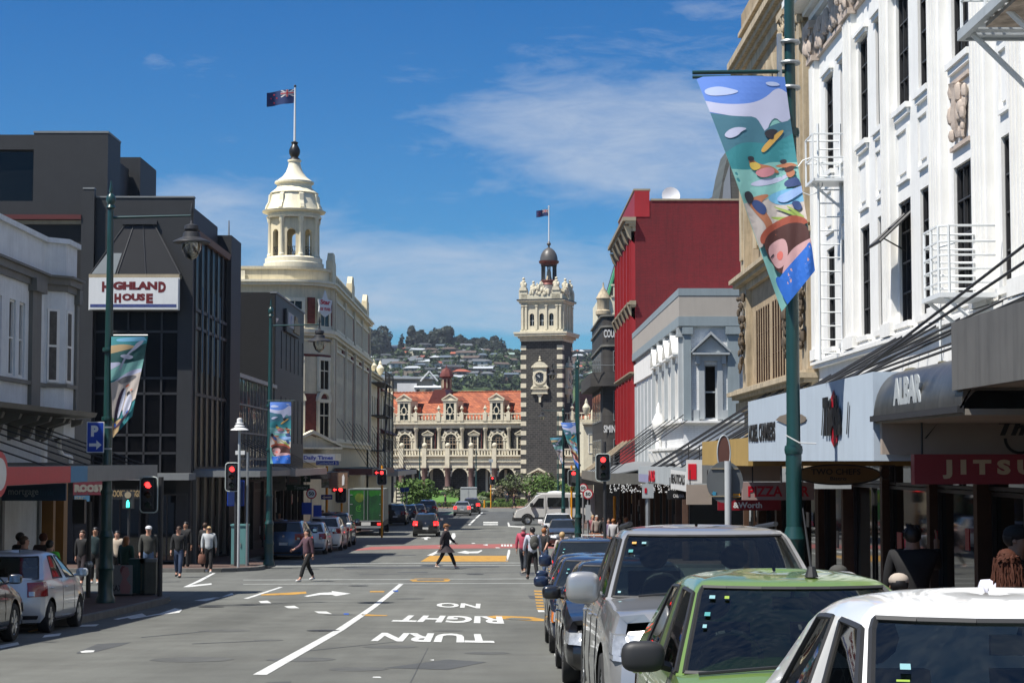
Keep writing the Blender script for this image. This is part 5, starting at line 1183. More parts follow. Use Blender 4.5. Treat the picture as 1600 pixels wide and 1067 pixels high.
m = MB(); mould(m, 0, 18, z(6.5), [(.2,.2),(.5,.12)]); m.build('cornice', M_creamlt, r); m = MB(); m.prism([(-.6,z(6.8)),(0,z(7.2)),(.3,z(6.8))], 'x', -.2, 18.2); m.prism([(-.8,z(2.7)),(0,z(3.2)),(0,z(2.7))], 'x', -.2, 18.2); m.split('tiled_hood', mat('maroon_tile', (.10,.03,.025), .7), r)
m = MB()
for i in range(6): m.box(.3+i*3.4,.7+i*3.4,-.12,0,z(-1.0),z(6.5))
m.split('pilaster', M_oamaru, r)
m = MB().prism([(16.8,z(6.9)),(17.6,z(8.6)),(18.0,z(6.9))], 'y', -.2, .2); urn(m, 15.2, 0, z(6.9), 1.7, .4); m.split('finial', M_oamaru, r)
for i, (nm, a, b, X, z0, z1, fm, rm) in enumerate((('flat grey street awning beside the charcoal building', 72.2, 82.6, -9.4, -.62, -.38, M_grey, M_grey), ('cream edged street awning under the mirrored glass', 82.8, 97.5, -9.2, -.68, -.36, M_beige, M_sandlt),
        ('dark green awning under the slit windowed block', 98, 111.5, -9.2, -.95, -.6, M_char, M_grey), ('green and maroon street awning below the newspaper building', 133, 160, -9.3, -1.0, -.55, mat('maroon_awning', (.10,.03,.025), .6), mat('green_awning', (.05,.10,.07), .6)),
        ('long grey awning at the far end of the left side', 166, 202, -9.3, -1.35, -.9, M_beige, M_grey))):
    rr = [((XL+.05,y-2,3.2 if i > 2 else 1.0),(X-.4,y,z1)) for y in [a+2+(b-a-3)*k/7 for k in range(8)]] if i in (1,3,4) else None
    awning('awning', nm, 'L', X, XL, a, b, z0, z1, fm, rm, .12, rods_=rr)
M_dg = mat('dark_green_sign', (.012,.045,.03), .5)
lhang('grey hanging sign with pale script on top of the pair', 92, 422, 446, 743, 766, mat('dim_grey_sign', (.16,.16,.15), .5), [('STUART', .2, .75, .45, .6)], M_signblk, .0)
lhang('grey hanging sign with pinkish letters beside the green one', 94, 448, 469, 740, 757, mat('dim_grey_sign', (.16,.16,.15), .5), [('Rina', .2, .8, .2, .6)], mat('dim_pink', (.25,.15,.15), .5), .02)
t = lhang('dark green hanging sign with a white up arrow', 95, 470, 485, 741, 753, M_dg)
w, h = 15/30.5, 12/30.5; MB().prism([(w*.44,h*.15),(w*.56,h*.15),(w*.56,h*.5),(w*.75,h*.5),(w*.5,h*.85),(w*.25,h*.5),(w*.44,h*.5)], 'y', -.012, 0).build('arrow', mat('dim_white', (.30,.34,.36), .5), t)
lhang('dark green hanging sign reading Timaru', 93, 448, 484, 757, 766, M_dg, [('Timaru', .3, .9, .2, .85)], MATS['dim_white'], .0)
t = lhang('brown slatted sign with a white feather shape beside yellow poles', 100, 514, 543, 738, 763, mat('brown_slats', (.22,.14,.09), .6, kind='board', sc=.35))
MB().prism([(.70,.15),(.82,.2),(.84,.6),(.78,.78),(.70,.65)], 'y', -.015, 0).build('feather', M_signw, t); 
lhang('green and white picture sign beside the slatted one', 99.5, 502, 514, 739, 762, mat('green_picture', (.06,.12,.06), .6, c2=(.3,.33,.3), vs=3), hanger=False)
# ------------------------------------------------------------------ the railway station
PH = R(16); ST = (2.55, 255.0)
st = thing('railway_station', 'dark basalt and cream station building with orange tiled roof and arcade', 'station', (ST[0], ST[1], gz(255)), -PH); z = lambda e: EYE+e-gz(255)
YF = 1.5
m = MB()
bw = 3.38; c0 = -.45
arch = [c0-2*bw*k-bw for k in range(5)]; narrow = [c0-2*bw*k for k in range(5)] ; right_b = [8.6+2*bw*k for k in range(2)]
XLs = -34
def seg(x0, x1):
    m = MB(); m.box(x0,x1,YF+.3,YF+16,0,z(5.3)); return m
m = seg(XLs, 0.2); m.box(5.6,24,YF+.3,YF+16,0,z(5.3)); m.split('wall', M_basalt, st)
# upper storey: limestone entablature, columns and balconies in front of the basalt wall
for nm, x0, x1 in (('left', XLs, -.02), ('right', 5.95, 24)):
    m = MB(); m.box(x0,x1,YF-.1,YF+.5,z(4.55),z(5.15)).box(x0,x1,YF-.45,YF+.5,z(5.15),z(5.35)).box(x0,x1,YF-.3,YF+.5,z(5.35),z(5.55)); m.build('entablature', M_oamaru, st)
    m = MB(); m.box(x0,x1,YF-1.5,YF+.3,z(-.15),z(.0)).box(x0,x1,YF-1.3,YF+.3,z(-.95),z(-.15)).box(x0,x1,YF-1.6,YF-1.0,z(.62),z(.84)); m.box(x0,x1,YF-1.45,YF-1.05,z(1.5),z(1.68)); m.build('balcony_slab', M_oamaru, st)
    m = MB(); n = int((x1-x0)/.42)
    for i in range(n): m.box(x0+.1+i*.42, x0+.32+i*.42, YF-1.4, YF-1.12, z(.84), z(1.5))
    m.box(x0,x1,YF-1.2,YF-1.15,z(0),z(.62)); m.build('balustrade', M_oamaru, st)
    m = MB(); m.box(x0,x1,YF-.35,YF-.05,z(6.45),z(6.62)).box(x0,x1,YF-.35,YF-.05,z(5.55),z(5.68))
    for i in range(int((x1-x0)/.5)): m.lathe([(.07,z(5.68)),(.13,z(5.95)),(.06,z(6.3)),(.1,z(6.45))], x0+.3+i*.5, YF-.2, 5)
    m.build('roof_balustrade', M_oamaru, st)
colx = [c0-bw*(k+.5) for k in range(10)] + [6.9, 10.3, 13.7]
for x in colx:
    m = MB(); m.box(x-.3,x+.3,YF-.35,YF+.25,z(1.4),z(1.7)); m.lathe([(.27,z(1.7)),(.22,z(4.1)),(.3,z(4.2)),(.36,z(4.55))], x, YF-.05, 10); m.box(x-.32,x+.32,YF-.2,YF+.25,z(4.55),z(5.1)); m.build('column', M_oamaru, st, True, 40)
    m = MB().box(x-.28,x+.28,YF-.45,YF+.02,z(5.55),z(6.75)); urn(m, x, YF-.2, z(6.75), 1.0, .28); m.build('roof_urn', M_oamaru, st, True, 40)
for x in arch:
    m = MB(); y = YF+.28
    m.arc(x, z(2.9), .85, 1.05, 0, math.pi, y-.25, y, 14); m.arc(x, z(2.9), 1.2, 1.42, 0, math.pi, y-.2, y, 14)
    for k in range(5): a = math.pi*(k+.5)/5; m.add(*(lambda p: (p.v, p.f))(MB().box(.95,1.6,-.12,.12,-.14,.14).xf(Matrix.Translation((x,y-.14,z(2.9))) @ Matrix.Rotation(-a,4,'Y'))))
    for sx in (-1,1): m.box(x+sx*1.0-.13,x+sx*1.0+.13,y-.25,y,z(1.0),z(2.9)).box(x+sx*1.32-.12,x+sx*1.32+.12,y-.2,y,z(1.0),z(2.9)).box(x+sx*1.15-.4,x+sx*1.15+.4,y-.3,y,z(2.8),z(2.95))
    w = m.build('arched_window', M_oamaru, st)
    g = MB().quad((x-.85,y-.02,z(1.0)),(x+.85,y-.02,z(1.0)),(x+.85,y-.02,z(2.9)),(x-.85,y-.02,z(2.9))); g.add([(x+.85*math.cos(math.pi*i/12), y-.02, z(2.9)+.85*math.sin(math.pi*i/12)) for i in range(13)], [tuple(range(13))]); g.build('pane', M_glass, w)
    m = MB()
    for k in (-.5,-.17,.17,.5): m.box(x+k*1.3-.03,x+k*1.3+.03,y-.06,y-.03,z(1.0),z(2.9)+.55)
    for q in (2.85,3.2,3.5): m.box(x-.8*math.sqrt(max(.1,1-((q-2.9)/.85)**2)),x+.8*math.sqrt(max(.1,1-((q-2.9)/.85)**2)),y-.06,y-.03,z(q)-.03,z(q)+.03)
    m.box(x-.84,x+.84,y-.08,y-.03,z(2.3),z(2.42)); m.build('glazing_bars', mat('tan_joinery', (.33,.24,.16), .6), w)
for x in narrow + right_b:
    y = YF+.28; m = MB(); m.box(x-.62,x-.42,y-.2,y,z(1.0),z(3.4)).box(x+.42,x+.62,y-.2,y,z(1.0),z(3.4)).box(x-.7,x+.7,y-.25,y,z(3.4),z(3.6)); pediment(m, x-.8, x+.8, z(3.7), .5, y, .35, .1); w = m.build('pedimented_window', M_oamaru, st)
    MB().quad((x-.42,y-.02,z(1.0)),(x+.42,y-.02,z(1.0)),(x+.42,y-.02,z(3.4)),(x-.42,y-.02,z(3.4))).build('pane', M_glass, w)
    m = MB().box(x-.4,x+.4,y-.06,y-.03,z(2.3),z(2.4)).box(x-.16,x-.11,y-.06,y-.03,z(1.0),z(3.4)).box(x+.11,x+.16,y-.06,y-.03,z(1.0),z(3.4)).box(x-.4,x+.4,y-.06,y-.03,z(2.8),z(2.85)); m.build('glazing_bars', MATS['tan_joinery'], w)
    MB().box(x+1.0,x+1.12,y-.12,y,z(1.0),z(4.3)).build('downpipe', M_copper, st)
# arcade
def arcade(x0, x1, centres, wl):
    m = MB(); y0, y1 = YF-1.2, YF-.7
    edges = sorted(centres); prev = x0; hw = 1.2; zs_ = z(-2.15)
    for c in edges:
        m.box(prev, c-hw, y0, y1, z(-3.6), z(-.95)) if c-hw > prev else None
        m.spandrel(c-hw, c+hw, zs_, y0, y1, z(-.94)); prev = c+hw
    m.box(prev, x1, y0, y1, z(-3.6), z(-.95)); m.build('arcade_wall', M_basalt, st)
    for c in edges:
        m = MB(); m.arc(c, zs_, hw-.02, hw+.14, 0, math.pi, y0-.06, y0+.1, 14)
        for k in range(9): a = math.pi*(k+.5)/9; p = MB().box(hw+.1,hw+(.55 if k%2==0 else .3),-.05,.05,-.1,.1).xf(Matrix.Translation((c,y0-.02,zs_)) @ Matrix.Rotation(-a,4,'Y')); m.add(p.v, p.f)
        m.build('arch', M_oamaru, st)
arcx = [c for c in colx if c < -1]; arcade(XLs, -.05, [c for c in arcx], 0)
for x in [c0-bw*k for k in range(1,10)]:
    m = MB(); m.lathe([(.42,z(-3.5)),(.38,z(-3.4)),(.36,z(-1.3)),(.46,z(-1.15)),(.5,z(-.95))], x, YF-1.35, 12); m.build('granite_column', mat('pink_granite', (.17,.10,.085), .4, var=.3, vs=8), st, True, 40)
    m = MB()
    for k in range(5): m.box(x-.55,x+.55,YF-1.75,YF-.75,z(-5.85)+k*.48,z(-5.85)+k*.48+.24)
    m.build('banded_pier', M_oamaru, st); m = MB()
    for k in range(5): m.box(x-.5,x+.5,YF-1.7,YF-.8,z(-5.85)+k*.48+.241,z(-5.85)+k*.48+.479)
    m.build('pier_course', M_basalt, st)
    m = MB().box(x-.32,x+.32,YF-1.62,YF-1.02,z(-.95),z(1.78)); m.ball((x,YF-1.25,z(2.15)),.38,12,8); m.build('ball_finial', M_oamaru, st, True, 40)
m = MB()
for i in range(12): x = XLs+1.5+i*2.7; m.box(x,x+.35,YF-.0,YF+.25,z(-5.8),z(-1.2))
m.split('inner_pilaster', M_oamaru, st)
# roof and dormers
m = MB(); m.add([(XLs,YF-.2,z(5.55)),(.05,YF-.2,z(5.55)),(.05,YF+9,z(9.9)),(XLs,YF+9,z(9.9)),(XLs,YF+16,z(6)),(.05,YF+16,z(6))], [(0,1,2,3),(3,2,5,4),(1,5,2),(0,3,4)]); m.build('roof', M_tile, st)
m = MB(); m.add([(5.8,YF-.2,z(5.55)),(24,YF-.2,z(5.55)),(24,YF+9,z(9.9)),(5.8,YF+9,z(9.9)),(5.8,YF+16,z(6)),(24,YF+16,z(6))], [(0,1,2,3),(3,2,5,4),(0,3,4),(1,5,2)]); m.build('roof', M_tile, st)
m = MB(); x = XLs
while x < 0: m.tube((x,YF+9,z(9.92)),(x+.45,YF+9,z(9.98)),.14,6); x += .5
m.build('ridge_tiles', M_tile, st)
for x in arch:
    y = YF-.3; m = MB(); m.box(x-.95,x+.95,y,y+3.2,z(5.55),z(8.4)); d = m.build('dormer', M_oamaru, st)
    m = MB(); pediment(m, x-1.1, x+1.1, z(8.5), .75, y, .25, .14); m.box(x-.95,x-.6,y-.1,y,z(5.55),z(8.35)).box(x+.6,x+.95,y-.1,y,z(5.55),z(8.35)).box(x-1.0,x+1.0,y-.14,y,z(8.05),z(8.36))
    for sx in (-1,1): m.prism([(x+sx*.95,z(5.6)),(x+sx*1.6,z(5.6)),(x+sx*1.5,z(6.0)),(x+sx*1.15,z(6.25)),(x+sx*.95,z(7.0))], 'y', y, y+.2)
    n = 18
    for q in range(n): a, b = 2*math.pi*q/n, 2*math.pi*(q+1)/n; m.tube((x+.34*math.cos(a),y-.06,z(6.95)+.55*math.sin(a)),(x+.34*math.cos(b),y-.06,z(6.95)+.55*math.sin(b)),.09,5)
    m.box(x-.06,x+.06,y-.08,y-.02,z(7.5),z(8.05)).box(x-.06,x+.06,y-.08,y-.02,z(5.6),z(6.4)).box(x-.6,x-.38,y-.08,y-.02,z(6.9),z(7.0)).box(x+.38,x+.6,y-.08,y-.02,z(6.9),z(7.0)); m.build('dormer_front', M_oamaru, d)
    MB().quad((x-.6,y-.015,z(5.75)),(x+.6,y-.015,z(5.75)),(x+.6,y-.015,z(8.05)),(x-.6,y-.015,z(8.05))).build('pane', M_glass, d)
    m = MB().prism([(x-1.0,z(8.45)),(x+1.0,z(8.45)),(x,z(9.2))], 'y', y+.05, y+5.5).box(x+.96,x+1.5,y+.8,y+3,z(5.6),z(7.6)); m.build('dormer_roof', M_tile, d)
# copper cupola on the ridge
cx, cy = (693-814)/11.37/.961-2.9, YF+8.6; m = MB(); m.prism([(cx-1.9,z(8.0)),(cx+1.4,z(8.0)),(cx+.8,z(10.2)),(cx-.8,z(10.2))], 'y', cy-3.2, cy+.6); cpl = m.build('roof_cupola', M_copper, st)
m = MB().lathe([(.85,z(10.1)),(.95,z(10.25)),(.7,z(10.35)),(.7,z(12.0)),(1.1,z(12.15)),(1.05,z(12.3)),(.95,z(12.6)),(.75,z(13.0)),(.45,z(13.3)),(.15,z(13.45)),(.1,z(13.6)),(.02,z(13.9))], cx, cy, 8); m.build('copper_lantern', M_copper, cpl, True, 25)
m = MB()
for k in range(8): a = R(22.5+45*k); m.box(-.1,.1,-.05,.05,0,1.3); m.v[-8:] = [tuple(Matrix.Translation((cx+.72*math.cos(a), cy+.72*math.sin(a), z(10.5))) @ Matrix.Rotation(a+math.pi/2,4,'Z') @ Vector(v)) for v in m.v[-8:]]
m.build('lantern_shutter', M_sandlt, cpl)
# the clock tower: a part-rich thing of its own
TW = 5.86
tw = thing('clock_tower', 'tall basalt clock tower with cream quoins, white belfry and dark dome', 'clock tower', (ST[0], ST[1], gz(255)), -PH)
m = MB().box(0,TW,0,TW,0,z(16.4)); m.build('shaft', M_basalt, tw)
for fx, fy, sx in ((0,0,1),):
    m = MB(); k = z(-5.6)
    while k < z(16.0):
        for (x0,x1,y0,y1) in ((-.04,.75,-.04,.4),(TW-.75,TW+.04,-.04,.95),(TW-.4,TW+.04,TW-.75,TW+.04)): m.box(x0,x1,y0,y1,k,k+.62)
        k += 1.3
    m.split('quoin', M_oamaru, tw, pad=.001)
m = MB()
def ring(o, a, b): m.box(-o,TW+o,-o,TW+o,z(a),z(b))
ring(.12,16.4,16.8); ring(.35,16.8,17.1); ring(.75,17.1,17.4); ring(.85,17.4,17.65); ring(.1,17.65,18.0); m.build('lower_cornice', M_oamaru, tw)
m = MB()
for i in range(9):
    for a in (16.55,): m.box(i*.7+.05,i*.7+.3,-.5,-.1,z(16.75),z(17.08)); m.box(TW+.1,TW+.5,i*.7+.05,i*.7+.3,z(16.75),z(17.08))
m.split('modillion', M_oamaru, tw) if False else m.build('modillion_row', M_oamaru, tw)
bx = [1.55,2.93,4.31]; m = MB()
T_ = [Matrix.Identity(4), Matrix.Translation((TW,0,0)) @ Matrix.Rotation(R(90),4,'Z')]
for Tm in T_:
    p = MB(); prev = 0
    p.wall(0, TW, z(18.0), z(21.7), .02, [(b-.32,b+.32,z(18.5),z(20.25)) for b in bx], .5)
    for b in bx: p.spandrel(b-.32,b+.32,z(19.9),.02,.3,z(20.25))
    p.xf(Tm); m.add(p.v, p.f)
m.box(.6,TW-.6,.6,TW-.6,z(18),z(21.7)); m.quad((0,TW,z(18)),(TW,TW,z(18)),(TW,TW,z(21.7)),(0,TW,z(21.7))).quad((0,0,z(18)),(0,TW,z(18)),(0,TW,z(21.7)),(0,0,z(21.7))); bel = m.build('belfry', M_oamaru, tw)
for Tm in T_:
    for b in bx: w = onT(MB().quad((b-.32,.4,z(18.5)),(b+.32,.4,z(18.5)),(b+.32,.4,z(20.25)),(b-.32,.4,z(20.25))), Tm, 'window', M_glass, tw); onT(MB().box(b-.03,b+.03,.33,.39,z(18.5),z(20.2)).box(b-.32,b+.32,.33,.39,z(19.2),z(19.3)), Tm, 'glazing_bars', M_grey2, w)
    for b in (.25,.75,2.24,3.62,5.1,5.6): p = MB().box(b-.13,b+.13,-.16,.02,z(18.0),z(21.2)).box(b-.19,b+.19,-.22,.02,z(21.2),z(21.45)); onT(p, Tm, 'belfry_pilaster', M_oamaru, bel)
m = MB(); ring(.2,21.6,21.9); ring(.45,21.9,22.05); m.build('upper_cornice', M_oamaru, tw); m = MB(); ring(.5,22.05,22.18); m.build('lead_flashing', M_iron, tw)
m = MB(); m.box(0,TW,0,.3,z(22.18),z(22.9)).box(0,TW,TW-.3,TW,z(22.18),z(22.9)).box(0,.3,.31,TW-.31,z(22.18),z(22.9)).box(TW-.3,TW,.31,TW-.31,z(22.18),z(22.9)); m.build('parapet', M_oamaru, tw)
def statue(m, x, y, z0, h=1.5, w=.42, seed=0):
    m.prism([(x-w*1.3,z0),(x+w*1.3,z0),(x+w,z0+.45),(x-w,z0+.45)], 'y', y-w, y+w)
    m.lathe([(w*.9,z0+.45),(w,z0+.6),(w*.62,z0+h*.62),(w*.68,z0+h*.78),(w*.3,z0+h*.86)], x, y, 10); m.ball((x,y,z0+h*.98),.2,8,6); m.ball((x-w*.7,y,z0+h*.55),.22,6,5,sz=1.6); m.ball((x+w*.7,y-.1,z0+h*.5),.22,6,5,sz=1.5)
for (x, y) in ((.3,.3),(TW-.9,.3),(TW-.3,TW*.5),(TW-.3,TW-.3),(.3,TW-.3)):
    m = MB(); m.box(x-.6,x+.6,y-.3,y+.3,z(22.18),z(23.4)); statue(m, x, y, z(23.4), 1.7); m.build('statue', M_oamaru, tw, True, 40)
for cxx, sd in ((TW*.45, 5),):
    m = MB(); carving(m, cxx-1.3, cxx+1.3, .1, z(22.9), z(23.6), 34, 5, .22, .3); carving(m, cxx-.7, cxx+.7, .1, z(23.6), z(24.4), 16, 6, .2, .3); m.build('heraldic_carving', M_oamaru, tw, True)
m = MB(); carving(m, -.9, .9, 0, z(22.9), z(24.0), 26, 8, .2, .3); m.xf(Matrix.Translation((TW+.05,TW*.5-.9,0)) @ Matrix.Rotation(R(90),4,'Z')); m.build('heraldic_carving', M_oamaru, tw, True)
cc = (TW/2+.3, TW/2)
m = MB().lathe([(2.4,z(22.2)),(2.3,z(22.9)),(2.0,z(23.5)),(1.5,z(24.1)),(1.2,z(24.4))], *cc, 16, cap=False); m.build('lantern_base', M_dome, tw, True, 20)
m = MB().lathe([(1.2,z(24.3)),(1.35,z(24.35)),(1.25,z(24.6)),(1.3,z(24.9)),(1.1,z(25.0)),(.02,z(25.02))], *cc, 16, cap=False); m.build('lantern_ring', M_copper, tw, True, 30)
m = MB()
for k in range(8): a = R(22.5+45*k); m.lathe([(.17,z(25.0)),(.11,z(25.2)),(.1,z(26.9)),(.17,z(27.1))], cc[0]+.98*math.cos(a), cc[1]+.98*math.sin(a), 6)
m.split('lantern_column', M_iron, tw, True)
m = MB().lathe([(.5,z(25.0)),(.35,z(25.5)),(.3,z(26.2)),(.1,z(26.6))], *cc, 8); m.build('bell', M_sandlt, tw, True)
m = MB().lathe([(1.1,z(27.05)),(1.15,z(27.3)),(1.35,z(27.4)),(1.45,z(27.7)),(.02,z(27.72))], *cc, 16, cap=False); m.build('lantern_ring', M_copper, tw, True, 30)
m = MB().lathe([(1.25,z(27.72)),(1.22,z(28.2)),(1.05,z(28.75)),(.8,z(29.15)),(.45,z(29.45)),(.15,z(29.6)),(.12,z(29.85)),(.28,z(30.0)),(.3,z(30.15)),(.05,z(30.5))], *cc, 16); m.build('dome', M_dome, tw, True, 30)
def clockface(Tm):
    c = TW*.47; zc = z(11.4); m = MB()
    m.box(c-.95,c-.55,-.35,.0,zc-1.3,zc+1.35).box(c+.55,c+.95,-.35,0,zc-1.3,zc+1.35).box(c-.55,c+.55,-.3,0,zc+.78,zc+1.35).box(c-.55,c+.55,-.3,0,zc-1.3,zc-.78)
    n = 24
    m.arc(c, zc, .72, 1.0, 0, 2*math.pi, -.45, -.1, n)
    m.box(c-1.15,c+1.15,-.6,0,zc+1.35,zc+1.5); m.prism([(c-1.15,zc+1.5),(c+1.15,zc+1.5),(c+.55,zc+2.05),(c+.2,zc+2.15),(c-.2,zc+2.15),(c-.55,zc+2.05)], 'y', -.5, 0); m.lathe([(.12,zc+2.1),(.25,zc+2.35),(.1,zc+2.5),(.14,zc+2.7),(.02,zc+3.0)], c, -.25, 8)
    m.prism([(c-.95,zc-1.0),(c-1.3,zc-1.45),(c-.95,zc-1.45)], 'y', -.35, 0); m.prism([(c+.95,zc-1.0),(c+1.3,zc-1.45),(c+.95,zc-1.45)], 'y', -.35, 0)
    m.box(c-1.2,c+1.2,-.6,0,zc-1.6,zc-1.45).box(c-1.05,c+1.05,-.4,0,zc-2.1,zc-1.6).box(c-1.15,c+1.15,-.5,0,zc-2.25,zc-2.1).prism([(c-.45,zc-2.25),(c+.45,zc-2.25),(c+.16,zc-2.7),(c+.13,zc-3.4),(c-.13,zc-3.4),(c-.16,zc-2.7)], 'y', -.3, 0)
    s = onT(m, Tm, 'clock_surround', M_oamaru, tw)
    m = MB(); m.prism([(c+.74*math.cos(2*math.pi*i/n), zc+.74*math.sin(2*math.pi*i/n)) for i in range(n)], 'y', -.3, -.12); onT(m, Tm, 'clock_dial', mat('clock_black', (.03,.035,.04), .35), s)
    m = MB()
    for i in range(12): a = 2*math.pi*i/12; m.box(-.025,.025,-.32,-.305,.52,.66); m.v[-8:] = [tuple(Matrix.Translation((c,0,zc)) @ Matrix.Rotation(a,4,'Y') @ Vector(v)) for v in m.v[-8:]]
    for a, l in ((R(-50),.6),(R(-20),.42)): m.box(-.03,.03,-.35,-.33,-.05,l); m.v[-8:] = [tuple(Matrix.Translation((c,0,zc)) @ Matrix.Rotation(a,4,'Y') @ Vector(v)) for v in m.v[-8:]]
    onT(m, Tm, 'clock_hands', M_signw, s)
for Tm in T_: clockface(Tm)
m = MB(); pediment(m, .9, 4.2, z(-2.0), .9, 0, .5, .15); m.box(1.1,1.5,-.3,0,0,z(-2.1)).box(3.6,4.0,-.3,0,0,z(-2.1)).box(1.1,4.0,-.35,0,z(-2.9),z(-2.1)); m.build('doorway', M_oamaru, tw)
fp = thing('flagpole', 'white flagpole with a dark blue flag on top of the clock tower', 'flagpole', tuple(Matrix.Translation(tw.location) @ Matrix.Rotation(-PH,4,'Z') @ Vector((cc[0],cc[1],z(30.4)))))
MB().tube((0,0,0),(0,0,4.9),.09,8,.06).build('pole', M_signw, fp, True); MB().ball((0,0,4.95),.12,8,5).build('truck', M_signw, fp, True); flag(fp, -.08, 0, 4.6, 1.75, .95, seed=2)
# grey plant room seen behind the station roof
a = PY(611,612,300); b = PY(676,592,300); pr = thing('plant_building', 'pale industrial block with a white panel behind the station roof', 'building', (a.x,300,gz(300)))
w = b.x-a.x; h1 = b.z-gz(300); MB().box(-3,w,0,10,0,h1).build('wall', mat('pale_concrete', (.30,.29,.25), .8, streak=.3), pr); MB().box(1.0,w*.62,-.3,0,h1-2.4,h1-.7).build('white_panel', M_signw, pr)
MB().box(-3,w+.3,-.5,10,h1,h1+.35).build('roof', M_grey2, pr); m = MB()
for s_ in (-1,1): m.tube((w*.92+s_*1.4,-.6,h1-.4),(w*.92,-.6,h1+1.2),.13,5)
m.tube((w*.92-2.4,-.6,h1-1.4),(w*.92+2,-.6,h1-1.4),.3,6).path([(w*.92+.6,-.6,h1-1),(w+3.5,-.6,h1-2.2),(w+3.5,-.6,h1-4)],.14,5); m.build('steel_frame', M_alu, pr)
# ------------------------------------------------------------------ vehicles
def paint(name, col, metal=.0, rough=.28): return mat(name, col, rough, metal, .04, .8, coat=1.0)
P_silver = paint('silver_paint', (.42,.42,.415), .55, .3); P_green = paint('apple_green_paint', (.19,.31,.075), .35); P_white = paint('white_car_paint', (.80,.80,.78))
P_black = paint('black_car_paint', (.010,.010,.012)); P_navy = paint('navy_paint', (.012,.022,.055), .2); P_blue = paint('blue_car_paint', (.03,.075,.16), .4); P_dgrey = paint('dark_grey_paint', (.05,.055,.06), .4)
P_lgrey = paint('pale_silver_paint', (.64,.66,.68), .25, .3); P_slate = paint('slate_blue_paint', (.05,.07,.10), .4)
M_tyre = mat('tyre_rubber', (.018,.018,.018), .85, var=.2, vs=8); M_rim = mat('alloy_rim', (.42,.43,.44), .3, metal=.85, var=.1); M_plast = mat('black_plastic', (.02,.02,.021), .55, var=.1)
M_chrome = mat('chrome', (.65,.65,.66), .12, metal=1, var=0); M_lamp = mat('lamp_glass_clear', (.48,.50,.52), .12, metal=.3, var=.25, vs=20, coat=1); M_tail = mat('tail_lamp_red', (.28,.008,.012), .15, var=.15, vs=15, coat=1)
M_amber = mat('amber_lens', (.6,.16,.02), .2, coat=1); M_brake = mat('lit_brake_lamp', (1,.02,.02), .3, emit=2.2, var=0); M_plate = mat('number_plate_white', (.6,.6,.58), .4); M_seat = mat('seat_fabric', (.075,.077,.08), .9)
M_teal = mat('label_teal', (.06,.26,.26), .5, var=0); M_lime = mat('label_lime', (.25,.36,.05), .5, var=0); M_cyan = mat('label_cyan', (.20,.38,.40), .5, var=0); M_org = mat('label_orange', (.7,.35,.08), .5, var=0)
M_ws = glassmat('windscreen_glass', (.62,.74,.72), .02, .015, .62); M_cg = glassmat('car_side_glass', (.4,.46,.46), .08, .02, .6)
SPG = 1
def lerp(a, b, t): return a+(b-a)*t
def prof(pts, y):
    if y <= pts[0][0]: return pts[0][1]
    for (a, b), (c, d) in zip(pts, pts[1:]):
        if y <= c: t = (y-a)/(c-a); t = t*t*(3-2*t)*.5+t*.5; return b+(d-b)*t
    return pts[-1][1]
SP = {
 'hatch': dict(L=3.85,W=1.69,H=1.5,top=[(-1.93,.66),(-1.6,.80),(-.95,.97),(0,.98),(1.93,1.02)],ws=(-1.05,-.25),rr=(1.35,1.78),wh=(-1.2,1.22),R=.30,wt=.70),
 'micro': dict(L=3.6,W=1.64,H=1.5,top=[(-1.8,.66),(-1.5,.82),(-.9,.97),(0,.97),(1.8,.98)],ws=(-1.0,-.12),rr=(1.0,1.72),wh=(-1.1,1.18),R=.29,wt=.66),
 'suv': dict(L=4.55,W=1.84,H=1.68,top=[(-2.27,.80),(-1.95,.98),(-1.1,1.10),(0,1.12),(2.27,1.16)],ws=(-1.2,-.4),rr=(1.72,2.12),wh=(-1.38,1.34),R=.36,wt=.72),
 'sedan': dict(L=4.55,W=1.76,H=1.44,top=[(-2.27,.64),(-1.9,.79),(-1.0,.95),(0,.96),(1.4,1.0),(2.27,.98)],ws=(-1.15,-.3),rr=(1.0,1.65),wh=(-1.38,1.34),R=.32,wt=.68),
 'ute': dict(L=5.3,W=1.93,H=1.80,top=[(-2.65,.98),(-2.3,1.12),(-1.3,1.19),(.9,1.2),(1.2,1.16),(2.65,1.16)],ws=(-1.45,-.72),rr=(.85,1.15),wh=(-1.65,1.55),R=.40,wt=.71),
}
SP['city'] = dict(SP['hatch'], W=1.6, wt=.67)
